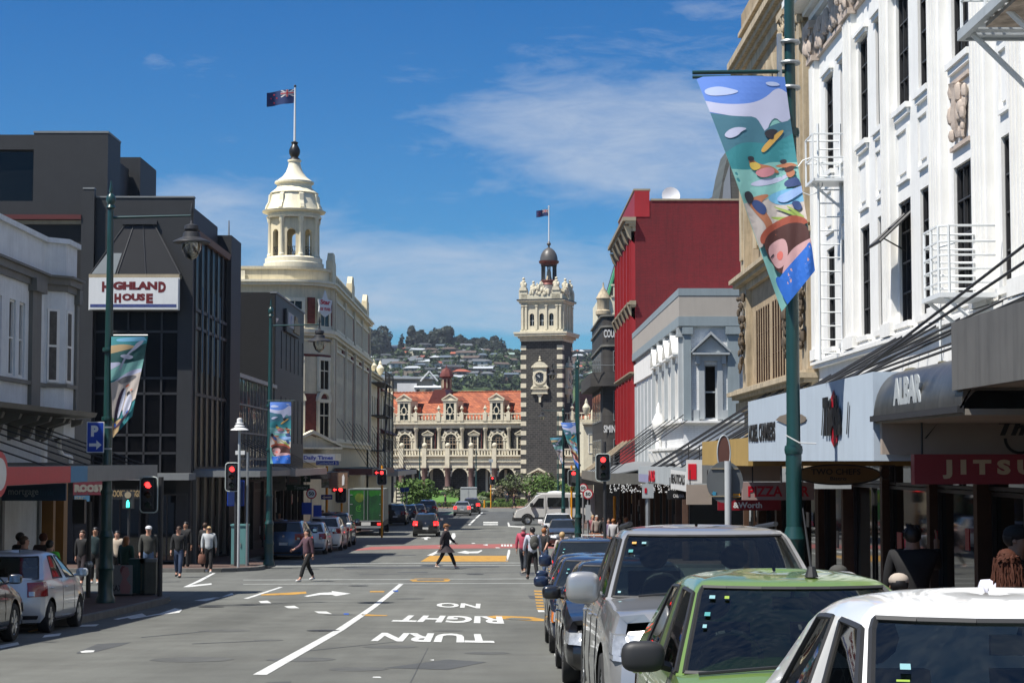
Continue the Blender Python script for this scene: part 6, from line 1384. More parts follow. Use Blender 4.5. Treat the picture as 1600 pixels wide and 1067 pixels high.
def car(label, kind, body, x, y, away=False, cat='car', detail=0, name='parked_car', group=None, lit=False, rz=0, glass=None, name2=None, lamps='clear'):
    S = SP[kind]; L, W, H = S['L'], S['W'], S['H']; z0 = .2; slope = math.atan((gz(y+2)-gz(y-2))/4)
    t = thing(name, label, cat, (x, y, gz(y)), 0, group)
    t.rotation_euler = Euler((slope if not away else -slope, 0, (math.pi if away else 0)+rz))
    top = lambda yy: prof(S['top'], yy)
    def hw(yy): q = min(1, abs(yy)/(L/2)); return W/2*(1-.03*q**2-.10*q**8)
    FZ = [(0,.88),(.14,.985),(.45,1.0),(.84,.975),(1.0,.92)]
    def fac(u): return prof(FZ, min(1, max(0, u)))
    crown = .05
    def endf(u, e): u = min(1, max(0, u)); return (.10*(1-min(1,u/.28)) + (.14 if e < 0 else .07)*max(0,(u-.5)/.5)**2)
    def cap(e, fr, z, off=0):
        ye = e*L/2; u = (z-z0)/(top(ye)-z0); h = hw(ye)*fac(u)
        return Vector((fr*h, e*(L/2 - .16*abs(fr)**3 - endf(u,e) + off), z))
    def side(sx, yy, z, off=0):
        u = (z-z0)/(top(yy)-z0); return Vector((sx*(hw(yy)*fac(u)+off), yy, z))
    RA = S['R']+.07
    def arch(yy):
        zb = z0
        for w in S['wh']:
            d = abs(yy-w)
            if d < RA: zb = max(zb, S['R']+math.sqrt(RA*RA-d*d))
        return zb
    # ---- lower body
    ys = sorted(set([-L/2+.16, L/2-.16] + [round(-L/2+.16+(L-.32)*i/44, 4) for i in range(45)] + [w+s*RA*math.sin(math.pi/2*k/6) for w in S['wh'] for s in (-1,1) for k in range(7)]))
    US = [0,.14,.3,.45,.65,.84,1.0]; frs = [.92,.72,.4,0]
    m = MB(); rows = []
    for yy in ys:
        e = -1 if yy < 0 else 1; tz = top(yy); ab = arch(yy); half = []
        atend = abs(abs(yy)-(L/2-.16)) < 1e-6
        for u in US:
            z = z0+(tz-z0)*u
            if z < ab: z = ab
            uu = (z-z0)/(tz-z0)
            if atend: p = cap(e, 1, z)
            else: p = side(1, yy, z)
            half.append(p)
        for f in frs[1:]:
            zz = tz+crown*(1-f*f/.85)*.8
            if atend: q = cap(e, f/.92, z0+(tz-z0)); half.append(Vector((q.x, q.y, zz)))
            else: half.append(Vector((hw(yy)*f, yy, zz)))
        full = [Vector((-p.x,p.y,p.z)) for p in half[:-1]] + [half[-1]] + half[:-1][::-1]
        rows.append(full)
    n = len(rows[0]); m.add([p for r_ in rows for p in r_], [(i*n+j, i*n+j+1, (i+1)*n+j+1, (i+1)*n+j) for i in range(len(rows)-1) for j in range(n-1)])
    cf = [-1,-.78,-.43,0,.43,.78,1]
    for e in (-1,1):
        tz = top(e*L/2); vs = []
        for u in US:
            for f in cf:
                p = cap(e, f, z0+(tz-z0)*u)
                if u == 1.0 and abs(f) < 1: p.z = tz+crown*(1-(f*.92)**2/.85)*.8
                vs.append(p)
        k = len(cf); m.add(vs, [(i*k+j, i*k+j+1, (i+1)*k+j+1, (i+1)*k+j) for i in range(len(US)-1) for j in range(k-1)])
    bodyo = m.build('body', body, t, True, 52)
    mu = MB()
    mu.box(-W*.36, W*.36, -L/2+.3, L/2-.3, z0-.02, z0+.35); mu.build('underbody', M_plast, t)
    # ---- greenhouse
    (wa, wb_), (ra, rb) = S['ws'], S['rr']; hs = [0,.06,.22,.4,.6,.78,.88,.94,1.0]
    belt = lambda yy: top(yy)+.0
    HR = H-.05; wt = S['wt']*W/2
    def ring(h):
        yf = lerp(wa, wb_, h)-.03*math.sin(math.pi*h); yr = lerp(rb, ra, h)+.03*math.sin(math.pi*h); w = lerp(W/2*.915, wt, h**1.12); w -= .035*max(0,(h-.88)/.12)**2
        P = []
        bf = .14; 
        for f in [-1,-.94,-.7,-.35,0,.35,.7,.94,1]: yy = yf+bf*abs(f)**2.4; P.append((f*w, yy))
        y1 = yf+bf; y2 = yr-.10
        for s in [.045,.16,.30,.44,.475,.60,.74,.86,.93]: P.append((w*(1+.015*math.sin(math.pi*s)), lerp(y1,y2,s)))
        for f in [1,.88,.6,.3,0,-.3,-.6,-.88,-1]: P.append((f*w, yr-.10*abs(f)**2.4))
        for s in [.93,.86,.74,.60,.475,.44,.30,.16,.045]: P.append((-w*(1+.015*math.sin(math.pi*s)), lerp(y1,y2,s)))
        drop = S.get('drop', .05)
        return [Vector((a, b, lerp(belt(b)-.015, HR - drop*max(0,(b-(wb_+ra)/2)/max(.3,(ra-wb_)/2))**2 - .02*max(0,((wb_+ra)/2-b)/max(.3,(ra-wb_)/2))**2, h))) for a, b in P]
    rg = [ring(h) for h in hs]; K = len(rg[0])
    def kind_of(i, j):      # i = level cell, j = outline cell
        if not (1 <= i <= 6): return None
        if 1 <= j <= 6: return 'w' if i <= 6 else None
        if i > 5: return None if not (19 <= j <= 24) else 'r' if i > 1 else None
        if 9 <= j <= 11: return 'fR'
        if 13 <= j <= 15: return 'rR'
        if 19 <= j <= 24: return 'r' if i >= 2 or kind != 'sedan' else None
        if 29 <= j <= 31: return 'rL'
        if 33 <= j <= 35: return 'fL'
        return None
    parts = {}
    gm = MB(); gm.v = [tuple(p) for r_ in rg for p in r_]
    for i in range(len(hs)-1):
        for j in range(K):
            q = (i*K+j, i*K+(j+1)%K, (i+1)*K+(j+1)%K, (i+1)*K+j); kd = kind_of(i, j)
            if kd: parts.setdefault(kd, []).append(q)
            else: gm.f.append(q); gm.mi.append(0)
    base = len(gm.v)-K; c = Vector((0,(wb_+ra)/2,0)); prev = base
    for kx in (.975,.93,.82,.6,.3,.02):
        st_ = len(gm.v)
        for p in rg[-1]: gm.v.append((p.x*kx, c.y+(p.y-c.y)*kx, p.z+(H-HR)*(1-kx**3)**.8))
        for j in range(K): gm.f.append((prev+j, prev+(j+1)%K, st_+(j+1)%K, st_+j)); gm.mi.append(0)
        prev = st_
    gm.build('cabin', body, t, True, 40)
    names = {'w':'windscreen','r':'rear_window','fR':'front_side_window','fL':'front_side_window','rR':'rear_side_window','rL':'rear_side_window'}
    gl = glass or (M_cg if detail else M_glasscar)
    for kd, fs in parts.items():
        mm = MB(); mm.v = [tuple(p) for r_ in rg for p in r_]; mm.f = fs; mm.mi = [0]*len(fs)
        used = sorted({v for f in fs for v in f}); mp = {v: i for i, v in enumerate(used)}; mm.v = [mm.v[v] for v in used]; mm.f = [tuple(mp[v] for v in f) for f in fs]
        wo = mm.build(names[kd], (M_ws if detail and kd in 'wr' else gl), t, True, 60)
        if detail or kd in 'wr':    # black seal round the pane
            def rim(fr_list):
                cnt = {}
                for f in fr_list:
                    for a in range(4): e = tuple(sorted((f[a], f[(a+1)%4]))); cnt[e] = cnt.get(e, 0)+1
                return [e for e, k in cnt.items() if k == 1]
            sm = MB(); V = [p for r_ in rg for p in r_]
            for a, b in rim(fs): sm.tube(V[a], V[b], .014, 4)
            sm.build('window_seal', M_plast, wo)
    # ---- trims and lamps: patches on the skin
    def patch(nm, e, a0, a1, zz0, zz1, mt, sx=1, off=.012, na=6, par=None, side_y=None, th=None):
        """a0..a1: 0 = centre of the end, 1 = its corner, 1+d = d metres along the flank"""
        vs = []; th = th
        for j in range(4):
            for i in range(na+1):
                a = lerp(a0, a1, i/na); zt0, zt1 = (zz0, zz1) if not th else (lerp(zz0[0], zz0[1], i/na), lerp(zz1[0], zz1[1], i/na))
                z = lerp(zt0, zt1, j/3)
                if a <= 1: p = cap(e, sx*a, z, off); 
                else: yy = e*(L/2-.16-(a-1)); p = side(sx, yy, z, off*.8)
                if a > .8 and a <= 1: p.x += sx*off*.6
                vs.append(p)
        return MB().add(vs, [(j*(na+1)+i, j*(na+1)+i+1, (j+1)*(na+1)+i+1, (j+1)*(na+1)+i) for j in range(3) for i in range(na)]).build(nm, mt, par or t, True, 50)
    zf = top(-L/2); zr = top(L/2)
    for sx in (-1,1):
        big = kind in ('ute','suv')
        hl = patch('headlight', -1, .50 if big else .56, 1.20, (zf-.19-.08*big, zf-.13-.06*big), (zf-.05, zf-.0), M_lamp, sx, .014, 10, th=1)
        if detail or lamps == 'amber':
            patch('indicator', -1, 1.0, 1.2, (zf-.17, zf-.15), (zf-.03, zf+.01), M_amber if lamps == 'amber' else M_lamp, sx, .022, 3, par=hl, th=1)
            q = cap(-1, sx*.68, zf-.11, .0); b = MB().lathe([(.065,.012),(.06,.03),(.04,.036),(.001,.038)],0,0,14).xf(Matrix.Translation(q) @ Matrix.Rotation(R(90),4,'X')); b.build('lamp_bowl', M_chrome, hl, True)
        tl = patch('tail_light', 1, .70 if kind != 'suv' else .62, 1.2, (zr-.32, zr-.30), (zr-.06, zr-.04), M_brake if lit else M_tail, sx, .014, 6, th=1)
        patch('reversing_lamp', 1, .74, .86, zr-.30, zr-.22, M_lamp, sx, .024, 3, par=tl)
        patch('fog_lamp', -1, .62, .86, .36, .48, M_plast, sx, .01, 4)
    patch('bumper_grille', -1, -.42, .42, .32, .44, M_plast, 1, .01, 6)
    g = patch('grille', -1, -.44, .44, zf-.20 if kind != 'ute' else zf-.30, zf-.06, M_plast, 1, .012, 6)
    patch('grille_bar', -1, -.40, .40, zf-.135, zf-.115, M_chrome, 1, .024, 6, par=g)
    for e, zz in ((-1, .46), (1, zr-.48 if kind != 'sedan' else .62)):
        p = cap(e, 0, zz, .02); b = MB().box(-.18,.18,-.012,.012,-.06,.06).xf(Matrix.Translation(p)); po = b.build('number_plate', M_plate, t)
    p = cap(1, 0, zr-.16, .015); MB().lathe([(.05,-.008),(.05,.008)],0,0,12).xf(Matrix.Translation(p) @ Matrix.Rotation(R(90),4,'X')).build('badge', M_chrome, t, True)
    patch('rear_bumper_step', 1, -.95, .95, z0+.06, z0+.13, M_plast, 1, .01, 10)
    big_ = kind in ('ute','suv')
    for sx in (-1,1):     # mirrors, handles, door seams
        yy = wa+.28; c0 = Vector((sx*(W/2-.04), yy, belt(yy)+.09)); mm = MB(); mm.sball((c0.x+sx*.13, yy-.02, c0.z), (.115 if not big_ else .14,.07,.082 if not big_ else .13)); mm.tube((c0.x-sx*.02,yy+.02,c0.z-.06),(c0.x+sx*.08,yy,c0.z-.03),.03,6)
        mo = mm.build('side_mirror', (M_plast if body in (P_green,) else body), t, True)
        MB().quad((c0.x+sx*.05,yy+.055,c0.z-.055),(c0.x+sx*.23,yy+.055,c0.z-.055),(c0.x+sx*.22,yy+.055,c0.z+.06),(c0.x+sx*.06,yy+.055,c0.z+.06)).build('mirror_glass', M_chrome, mo)
        if detail or abs(x) > 0:
            y1, y2 = wa+.42, rb-.35; ym = (y1+y2)/2-.05
            for yd in (y1, ym, y2):
                b = MB(); pts = [side(sx, yd, z0+.08+(top(yd)-.03-z0-.08)*k/6, .002) for k in range(7)]
                if arch(yd) < z0+.05: b.path(pts, .0035, 4); b.build('door_seam', M_plast, bodyo)
            for yd in (ym-.22, y2-.22): q = side(sx, yd, top(yd)-.16, .02); b = MB(); b.ball(q, .09, 8, 5, sx=.25, sz=.18); b.build('door_handle', body, t, True)
            MB().path([side(sx, yd, z0+.05, .004) for yd in [lerp(S['wh'][0]+RA+.02, S['wh'][1]-RA-.02, k/6) for k in range(7)]], .03, 5).build('sill_trim', M_plast, t)
    # wheels
    for w in S['wh']:
        for sx in (-1,1):
            xo = sx*(W/2-.02); T = Matrix.Translation((xo,w,S['R'])) @ Matrix.Rotation(R(90)*sx,4,'Y'); Rr = S['R']
            m = MB().lathe([(Rr*.62,-.20),(Rr*.93,-.20),(Rr,-.16),(Rr,-.04),(Rr*.93,0),(Rr*.66,-.005),(Rr*.62,-.03)],0,0,22,cap=False).xf(T); wo = m.build('wheel', M_tyre, t, True, 40)
            m = MB().lathe([(Rr*.66,-.01),(Rr*.6,-.03),(Rr*.58,-.07),(.001,-.07)],0,0,20,cap=False)
            for k in range(5 if kind != 'hatch' else 7):
                a = 2*math.pi*k/(5 if kind != 'hatch' else 7); p = MB().prism([(0,-.035),(Rr*.63,-.05),(Rr*.63,.05),(0,.035)], 'z', -.055, -.012).xf(Matrix.Rotation(a,4,'Z')); m.add(p.v, p.f)
            m.lathe([(.05,-.06),(.05,-.005),(.001,-.003)],0,0,10); m.xf(T).build('rim', M_rim, wo, True, 30)
    m = MB()
    for w in S['wh']: m.box(-W/2+.10,W/2-.10,w-RA+.01,w+RA-.01,.25,S['R']+RA-.01)
    m.split('wheel_well', M_plast, t)
    if detail:      # cabin contents
        m = MB().box(-W/2+.2,W/2-.2,wa+.25,rb-.2,.45,.62); m.build('cabin_floor', M_seat, t)
        bz = belt(wa+.3); m = MB(); m.prism([(wa+.12,bz-.05),(wa+.55,bz+.0),(wa+.68,bz-.12),(wa+.68,bz-.35),(wa+.12,bz-.35)], 'x', -W/2+.12, W/2-.12); m.build('dashboard', M_seat, t)
        for sx in (-1,1):
            yS = wb_+.75; m = MB(); xx = sx*.36
            m.prism([(yS-.1,.55),(yS+.12,.55),(yS+.30,bz+.20),(yS+.18,bz+.20)], 'x', xx-.23, xx+.23); m.ball((xx,yS+.26,bz+.32),.13,10,6,sx=1.0,sy=.45,sz=.85); m.box(xx-.24,xx+.24,yS-.5,yS,.55,.7); m.build('front_seat', M_seat, t, True, 40)
        xx = -.36; m = MB()     # right-hand drive: driver is on the viewer's left when the car faces us
        n = 16; cc = Vector((xx, wa+.85, bz+.02))
        for k in range(n): a, b = 2*math.pi*k/n, 2*math.pi*(k+1)/n; m.tube(cc+Vector((.18*math.cos(a),-.05*math.sin(a),.17*math.sin(a))), cc+Vector((.18*math.cos(b),-.05*math.sin(b),.17*math.sin(b))), .016, 5)
        m.build('steering_wheel', M_plast, t, True)
        m = MB().box(-.11,.11,wb_+.08,wb_+.11,H-.22,H-.15).tube((0,wb_+.06,H-.1),(0,wb_+.1,H-.17),.012,5); m.build('rear_view_mirror', M_plast, t)
        m = MB()      # wipers along the foot of the screen
        for a, b in (((-.62,.10),(-.05,.16)),((-.02,.12),(.5,.22))):
            pa = Vector((a[0], wa-.0+.12*abs(a[0])**2, belt(wa)+.035)); pb = Vector((b[0], wa+.02+.12*abs(b[0])**2+(b[1]-.1)*.4, belt(wa)+.05+(b[1]-.1)*.5)); m.tube(pa, pb, .010, 5); 
        m.split('wiper', M_plast, t)
    def label_on_screen(fx, h, w_, h_, mt):     # registration labels inside the top corner of the windscreen
        def Pn(f, hh):
            yf = lerp(wa, wb_, hh)-.03*math.sin(math.pi*hh); w = lerp(W/2*.915, wt, hh**1.12); yy = yf+.14*abs(f)**2.4; return Vector((f*w, yy+.004, lerp(belt(yy)-.015, HR, hh)-.004))
        a = Pn(fx, h); b = Pn(fx+w_, h); c = Pn(fx+w_, h+h_); d = Pn(fx, h+h_); MB().quad(a,b,c,d).build('registration_label', mt, t, recalc=False)
    t['_lab'] = 0; del t['_lab']
    return t, label_on_screen
M_glasscar = mat('dark_car_glass', (.012,.015,.016), .04, 0, .2, .8, spec=.6)
g_right = 'cars parked along the right kerb'
t, lab = car('small white hatchback nearest the camera with arched roof and blue side reflections', 'micro', P_white, 1.80, 6.45, detail=1); t.name = 'parked_car'
lab(-.80,.62,0.052,0.034,M_cyan); lab(-.82,.55,0.063,0.012,M_lime); lab(-.80,.45,0.052,0.029,M_cyan)
t, lab = car('apple green hatchback with black mirrors between the white hatchback and silver pickup', 'city', P_green, 1.63, 10.6, detail=1)
lab(-.84,.80,0.052,0.034,M_cyan); lab(-.70,.80,0.042,0.029,M_lime); lab(-.86,.62,0.048,0.039,M_teal); lab(-.86,.50,0.032,0.034,M_cyan)
MB().tube((.12,-.1,1.5),(.10,.05,1.85),.008,5,.004).tube((.12,-.1,1.46),(.12,-.1,1.52),.04,8,.02).build('roof_antenna', M_plast, t)
t, lab = car('large silver double cab pickup with a blue striped bonnet edge', 'ute', P_silver, 1.71, 16.3, detail=1, cat='pickup', name='pickup_truck')
lab(-.86,.80,0.048,0.029,M_org); lab(-.75,.80,0.048,0.029,M_cyan); lab(-.88,.68,0.048,0.039,M_teal); lab(-.9,.12,0.027,0.025,M_cyan)
m = MB()
for x_ in (-.62,.62): m.tube((x_,-.5,1.80),(x_,.7,1.78),.022,6)
m.split('roof_rail', M_plast, t)
for i, (lb, kd, bd, x_, y_, lm) in enumerate((('black sedan directly behind the silver pickup', 'sedan', P_black, 1.56, 23.2, 'clear'), ('black hatchback with an orange indicator, second car behind the silver pickup', 'sedan', P_navy, 1.56, 29.3, 'amber'),
        ('navy sedan, third car behind the silver pickup', 'sedan', P_navy, 1.70, 35.2, 'clear'), ('dark blue wagon, last in the near row beside the crossing', 'suv', P_navy, 1.93, 41.2, 'clear'))):
    t, lab = car(lb, kd, bd, x_, y_, lamps=lm, group=g_right); lab(-.82,.62,0.052,0.039,M_teal); lab(-.82,.5,0.037,0.034,M_cyan)
car('dark grey sedan facing the camera across the intersection on the right', 'sedan', P_dgrey, 3.25, 99.5); car('white hatchback parked just behind the dark grey sedan', 'suv', P_white, 3.15, 105.5)
# left kerb, all seen from behind
car('silver white hatchback parked at the left kerb with a red tail light', 'micro', P_lgrey, -9.02, 35.3, True, detail=1)
car('black car cut off by the left edge behind the silver hatchback', 'sedan', P_black, -8.95, 29.7, True, detail=1)
car('dark blue hatchback SUV parked first beyond the left intersection', 'suv', P_blue, -9.3, 81.5, True)
car('small white hatchback parked ahead of the dark blue SUV', 'hatch', P_lgrey, -8.95, 87.8, True)
car('white SUV parked ahead of the small white hatchback', 'suv', P_white, -8.75, 93.0, True)
car('dark slate pickup with tall cab ahead of the white SUV', 'ute', P_slate, -8.9, 99.5, True, cat='pickup', name='pickup_truck')
car('small black hatchback waiting in the lane with lit brake lights', 'hatch', P_black, -4.85, 119.5, True, lit=True, name='moving_car')
car('black SUV parked beyond the green delivery truck', 'suv', P_black, -8.5, 150, True)
car('grey hatchback parked just beyond the black SUV', 'hatch', P_dgrey, -8.0, 158.5, True); car('maroon tinged dark sedan in the far left parking row', 'sedan', paint('maroon_paint', (.05,.015,.018)), -7.6, 166, True); car('slate blue SUV at the far end of the left parking row', 'suv', P_slate, -7.0, 176, True)
car('silver sedan driving away near the station', 'sedan', P_silver, -3.95, 184.5, True, lit=True, name='moving_car'); car('dark SUV with lit brake lights beside the silver sedan', 'suv', P_black, -3.15, 192, True, lit=True, name='moving_car')
# ---- green delivery truck, rear view
y0 = 120.0; t = thing('delivery_truck', 'green and white delivery truck with a leafy picture on its rear doors', 'truck', (-8.78, y0, gz(y0)))
M_tg = mat('truck_green', (.006,.045,.015), .5, var=.5, vs=1.5, c2=(.009,.07,.016)); M_ts = mat('truck_side_grey', (.22,.24,.20), .5, streak=.15)
MB().box(-1.12,1.12,.02,5.2,.95,3.0).build('cargo_box', M_ts, t)
m = MB().box(-1.14,-1.06,-.05,.02,.92,3.03).box(1.06,1.14,-.05,.02,.92,3.03).box(-1.06,1.06,-.05,.02,2.95,3.03).box(-1.06,1.06,-.05,.02,.92,.98); m.build('door_frame', M_galv, t)
for sx in (-1,1):
    d = MB().box(min(sx*.02,sx*1.05),max(sx*.02,sx*1.05),-.03,.015,.99,2.94).build('rear_door', M_tg, t)
    m = MB(); xa, xb = sorted((sx*.03,sx*1.04)); m.prism([(xa,2.93),(xb,2.93),(xb,2.55 if sx > 0 else 2.45),(xa+.6*(xb-xa),2.62),(xa+.3*(xb-xa),2.5),(xa,2.6)], 'y', -.036, -.031); m.build('leaf_canopy', mat('leaf_print', (.02,.14,.015), .4, var=.4, vs=4), d)
    m = MB().tube((sx*.12,-.05,1.0),(sx*.12,-.05,2.92),.02,6)
    for zz in (1.3,2.0,2.6): m.box(sx*.95-.09,sx*.95+.09,-.05,-.03,zz,zz+.05)
    m.build('door_bar', M_galv, d)
m = MB().arc(-.45,1.75,.16,.2,R(40),R(320),-.036,-.031,12).arc(-.45,1.75,.05,.09,0,6.28,-.036,-.031,8); m.prism([(-.5,1.8),(-.35,2.02),(-.3,1.85),(-.4,1.78)], 'y', -.036, -.031); m.build('emblem', mat('lime_print', (.06,.24,.03), .4), t)
MB().lathe([(.28,0),(.3,.006)],0,0,16).xf(Matrix.Translation((-.42,-.034,2.45)) @ Matrix.Rotation(R(90),4,'X')).build('tree_print', M_leafy, t)
m = MB().box(-1.1,1.1,.3,5.2,.6,.95); m.build('chassis', M_plast, t); MB().box(-1.1,1.1,-.12,.1,.5,.62).build('tail_lift', M_galv, t); MB().box(-.3,.3,-.06,-.02,.66,.88).build('number_plate', M_plate, t)
for sx in (-1,1): MB().box(sx*.85-.12,sx*.85+.12,-.06,-.01,.7,.82).build('tail_light', M_brake, t)
MB().prism([(5.3,.6),(7.2,.6),(7.3,1.2),(7.05,1.5),(6.7,2.3),(5.3,2.35)], 'x', -1.0, 1.0).build('cab', P_white, t)
for y_ in (1.0, 6.4):
    for sx in (-1,1): w = MB().lathe([(.25,-.28),(.42,-.28),(.45,-.22),(.45,-.05),(.42,0),(.25,-.02)],0,0,18,cap=False).xf(Matrix.Translation((sx*1.08,y_,.45)) @ Matrix.Rotation(R(90)*sx,4,'Y')).build('wheel', M_tyre, t, True, 40); MB().lathe([(.27,-.03),(.2,-.08),(.001,-.08)],0,0,14,cap=False).xf(Matrix.Translation((sx*1.08,y_,.45)) @ Matrix.Rotation(R(90)*sx,4,'Y')).build('rim', M_rim, w, True)
# ---- white box truck far off
y0 = 206; t = thing('box_truck', 'small pale box truck in front of the station hedge', 'truck', (-3.75, y0, gz(y0)))
MB().box(-.9,.9,0,3.6,.9,2.62).build('cargo_box', mat('pale_truck_box', (.45,.48,.48), .5, streak=.1), t); MB().box(-.02,.02,-.02,0,.95,2.58).box(-.88,.88,-.03,0,2.52,2.6).build('door_frame', M_galv, t)
MB().prism([(3.6,.5),(5.2,.5),(5.2,1.2),(4.8,2.0),(3.6,2.05)], 'x', -.85, .85).build('cab', P_white, t); MB().box(-.85,.85,.1,3.6,.5,.9).build('chassis', M_plast, t)
for y_ in (.8,4.4):
    for sx in (-1,1): MB().lathe([(.2,-.22),(.34,-.2),(.35,-.03),(.2,0)],0,0,14).xf(Matrix.Translation((sx*.85,y_,.35)) @ Matrix.Rotation(R(90)*sx,4,'Y')).build('wheel', M_tyre, t, True)
# ---- silver grey minibus crossing, side on (front to the left)
y0 = 148.5; t = thing('minibus', 'silver grey high roofed minibus turning across the street', 'van', (.95, y0, gz(y0)), R(3)); M_van = paint('champagne_paint', (.64,.63,.60), .1, .32)
pf = [(.0,.5),(.02,.85),(.2,1.15),(.95,1.42),(1.75,2.3),(2.2,2.48),(6.5,2.5),(6.68,2.3),(6.75,1.2),(6.72,.42),(.15,.35)]
m = MB(); WV = 1.95
def vx(pz, y): return .0 if pz < 1.2 else (pz-1.2)*.11
n = len(pf); vs = []
for k, yy in enumerate((.0,.04,.12,WV-.12,WV-.04,WV)):
    ins = {0:.06,1:.02,2:0,3:0,4:.02,5:.06}[k]; cxv, czv = 3.4, 1.4
    for a, b in pf:
        q = vx(b, yy); y_ = yy + (q if yy < WV/2 else -q)*(1 if k in (0,1,4,5) else .6)
        vs.append((cxv+(a-cxv)*(1-ins*.3), y_, czv+(b-czv)*(1-ins*.5)))
fs = [tuple(range(n)), tuple(range(5*n,6*n))[::-1]] + [(k*n+i, k*n+(i+1)%n, (k+1)*n+(i+1)%n, (k+1)*n+i) for k in range(5) for i in range(n)]
m.add(vs, fs); m.build('body', M_van, t, True, 30)
def vside(pts, nm, mt, off=.012, par=None):
    q = [(3.4+(a-3.4)*.982, vx(b,0)-off, 1.4+(b-1.4)*.97) for a, b in pts]; return MB().prism([(p[0],p[2]) for p in q], 'y', -.02, -.0).build(nm, mt, par or t) if False else MB().add(q, [tuple(range(len(q)))]).build(nm, mt, par or t, recalc=False)
vside([(1.35,1.42),(2.3,1.42),(2.35,2.15),(1.92,2.15)], 'front_side_window', M_glasscar); vside([(2.65,1.42),(4.35,1.42),(4.35,2.2),(2.65,2.2)], 'rear_side_window', M_glasscar); vside([(4.45,1.42),(6.1,1.42),(6.1,2.2),(4.45,2.2)], 'rear_side_window', M_glasscar)
MB().quad((.98,.15,1.5),(.98,WV-.15,1.5),(1.74,WV-.22,2.27),(1.74,.22,2.27)).xf(Matrix.Translation((-.035,0,.03))).build('windscreen', M_glasscar, t, recalc=False)
m = MB(); m.add([(1.2,-.02,.5),(6.2,-.02,.5),(6.2,-.02,.62),(1.2,-.02,.62)], [(0,1,2,3)]).build('sill_trim', M_plast, t, recalc=False); MB().box(-.06,.55,-.03,WV+.03,.3,.58).build('front_bumper', M_plast, t)
MB().box(-.03,.12,.08,.5,.85,1.1).build('headlight', M_lamp, t); MB().box(-.02,.1,.55,1.4,.8,1.0).build('grille', M_plast, t); MB().box(1.25,1.5,-.25,-.02,1.45,1.75).build('side_mirror', M_plast, t); MB().ball((3.4,WV/2,2.55),.7,12,6,sy=.8,sz=.22).build('roof_vent', P_white, t, True)
MB().box(1.9,6.6,.25,WV-.25,2.46,2.56).build('roof_panel', P_white, t); MB().box(2.48,2.5,-.015,0,.5,2.3).box(4.5,4.52,-.015,0,.5,1.4).build('door_seam', M_plast, t)
for x_ in (1.05, 5.3):
    m = MB().arc(x_,.4,.40,.52,0,math.pi,-.05,.05,12); m.build('wheel_arch', M_plast, t)
    for y_ in (.0, WV): w = MB().lathe([(.22,0),(.36,0),(.38,.05),(.38,.2),(.22,.22)],0,0,20,cap=False).xf(Matrix.Translation((x_,y_-.03 if y_ == 0 else y_-.19,.38)) @ Matrix.Rotation(R(-90),4,'X')).build('wheel', M_tyre, t, True, 40); MB().lathe([(.24,.02),(.16,.04),(.001,.02)],0,0,14,cap=False).xf(Matrix.Translation((x_,y_-.03 if y_ == 0 else y_-.19,.38)) @ Matrix.Rotation(R(-90),4,'X')).build('rim', M_rim, w, True)
for o in [o for o in bpy.data.objects if o.get('group') == g_right]: pass
# ------------------------------------------------------------------ foliage
def crown(m, c, r, n=500, leaf=.25, seed=0, clumps=9, flat=1.0, fill=.55):
    q = random.Random(seed); cl = []
    for i in range(clumps):
        a = q.uniform(0, 6.283); b = q.uniform(-.6, 1); rr = q.uniform(.25,.75); cl.append((c[0]+r[0]*rr*math.cos(a), c[1]+r[1]*rr*math.sin(a), c[2]+r[2]*b*.7*flat, q.uniform(.28,.5)))
    cl.append((c[0], c[1], c[2], fill))
    for i in range(n):
        x, y, z_, k = cl[i % len(cl)]
        while True:
            d = Vector((q.gauss(0,1), q.gauss(0,1), q.gauss(0,1)))
            if d.length > .01: break
        d.normalize(); s = q.uniform(.55,1.0)**.5
        p = Vector((x+d.x*r[0]*k*s, y+d.y*r[1]*k*s, z_+d.z*r[2]*k*s))
        nrm = (d+Vector((q.uniform(-.7,.7), q.uniform(-.7,.7), q.uniform(-.4,.9)))).normalized(); t = nrm.orthogonal().normalized(); b_ = nrm.cross(t); ang = q.uniform(0,6.28); t, b_ = t*math.cos(ang)+b_*math.sin(ang), b_*math.cos(ang)-t*math.sin(ang)
        L = leaf*q.uniform(.6,1.3); m.add([p-t*L-b_*L*.5, p+t*L-b_*L*.4, p+t*L*.8+b_*L*.5, p-t*L*.7+b_*L*.6], [(0,1,2,3)])
    return m
def tree(name, label, x, y, h, rx, rz, mt, n=900, leaf=.3, seed=0, zb=None, group=None, cat='tree', clumps=10, fill=.5, ry=None, trunk=True):
    zb = gz(y) if zb is None else zb; t = thing(name, label, cat, (x, y, zb), 0, group)
    q = random.Random(seed+5); cz = h-rz
    if trunk:
        m = MB().tube((0,0,-.1),(0,0,cz*.75),max(.06,h*.035),8,max(.04,h*.02))
        for i in range(5): a = q.uniform(0,6.28); m.tube((0,0,cz*(.45+.06*i)),(rx*.55*math.cos(a),(ry or rx)*.55*math.sin(a),cz+rz*q.uniform(-.2,.5)),h*.016,5,h*.006)
        m.build('trunk', M_trunk, t)
    crown(MB(), (0,0,cz), (rx, ry or rx, rz), n, leaf, seed, clumps, fill=fill).build('crown', mt, t, recalc=False)
    return t
def at(px, Y): return PY(px, 700, Y).x
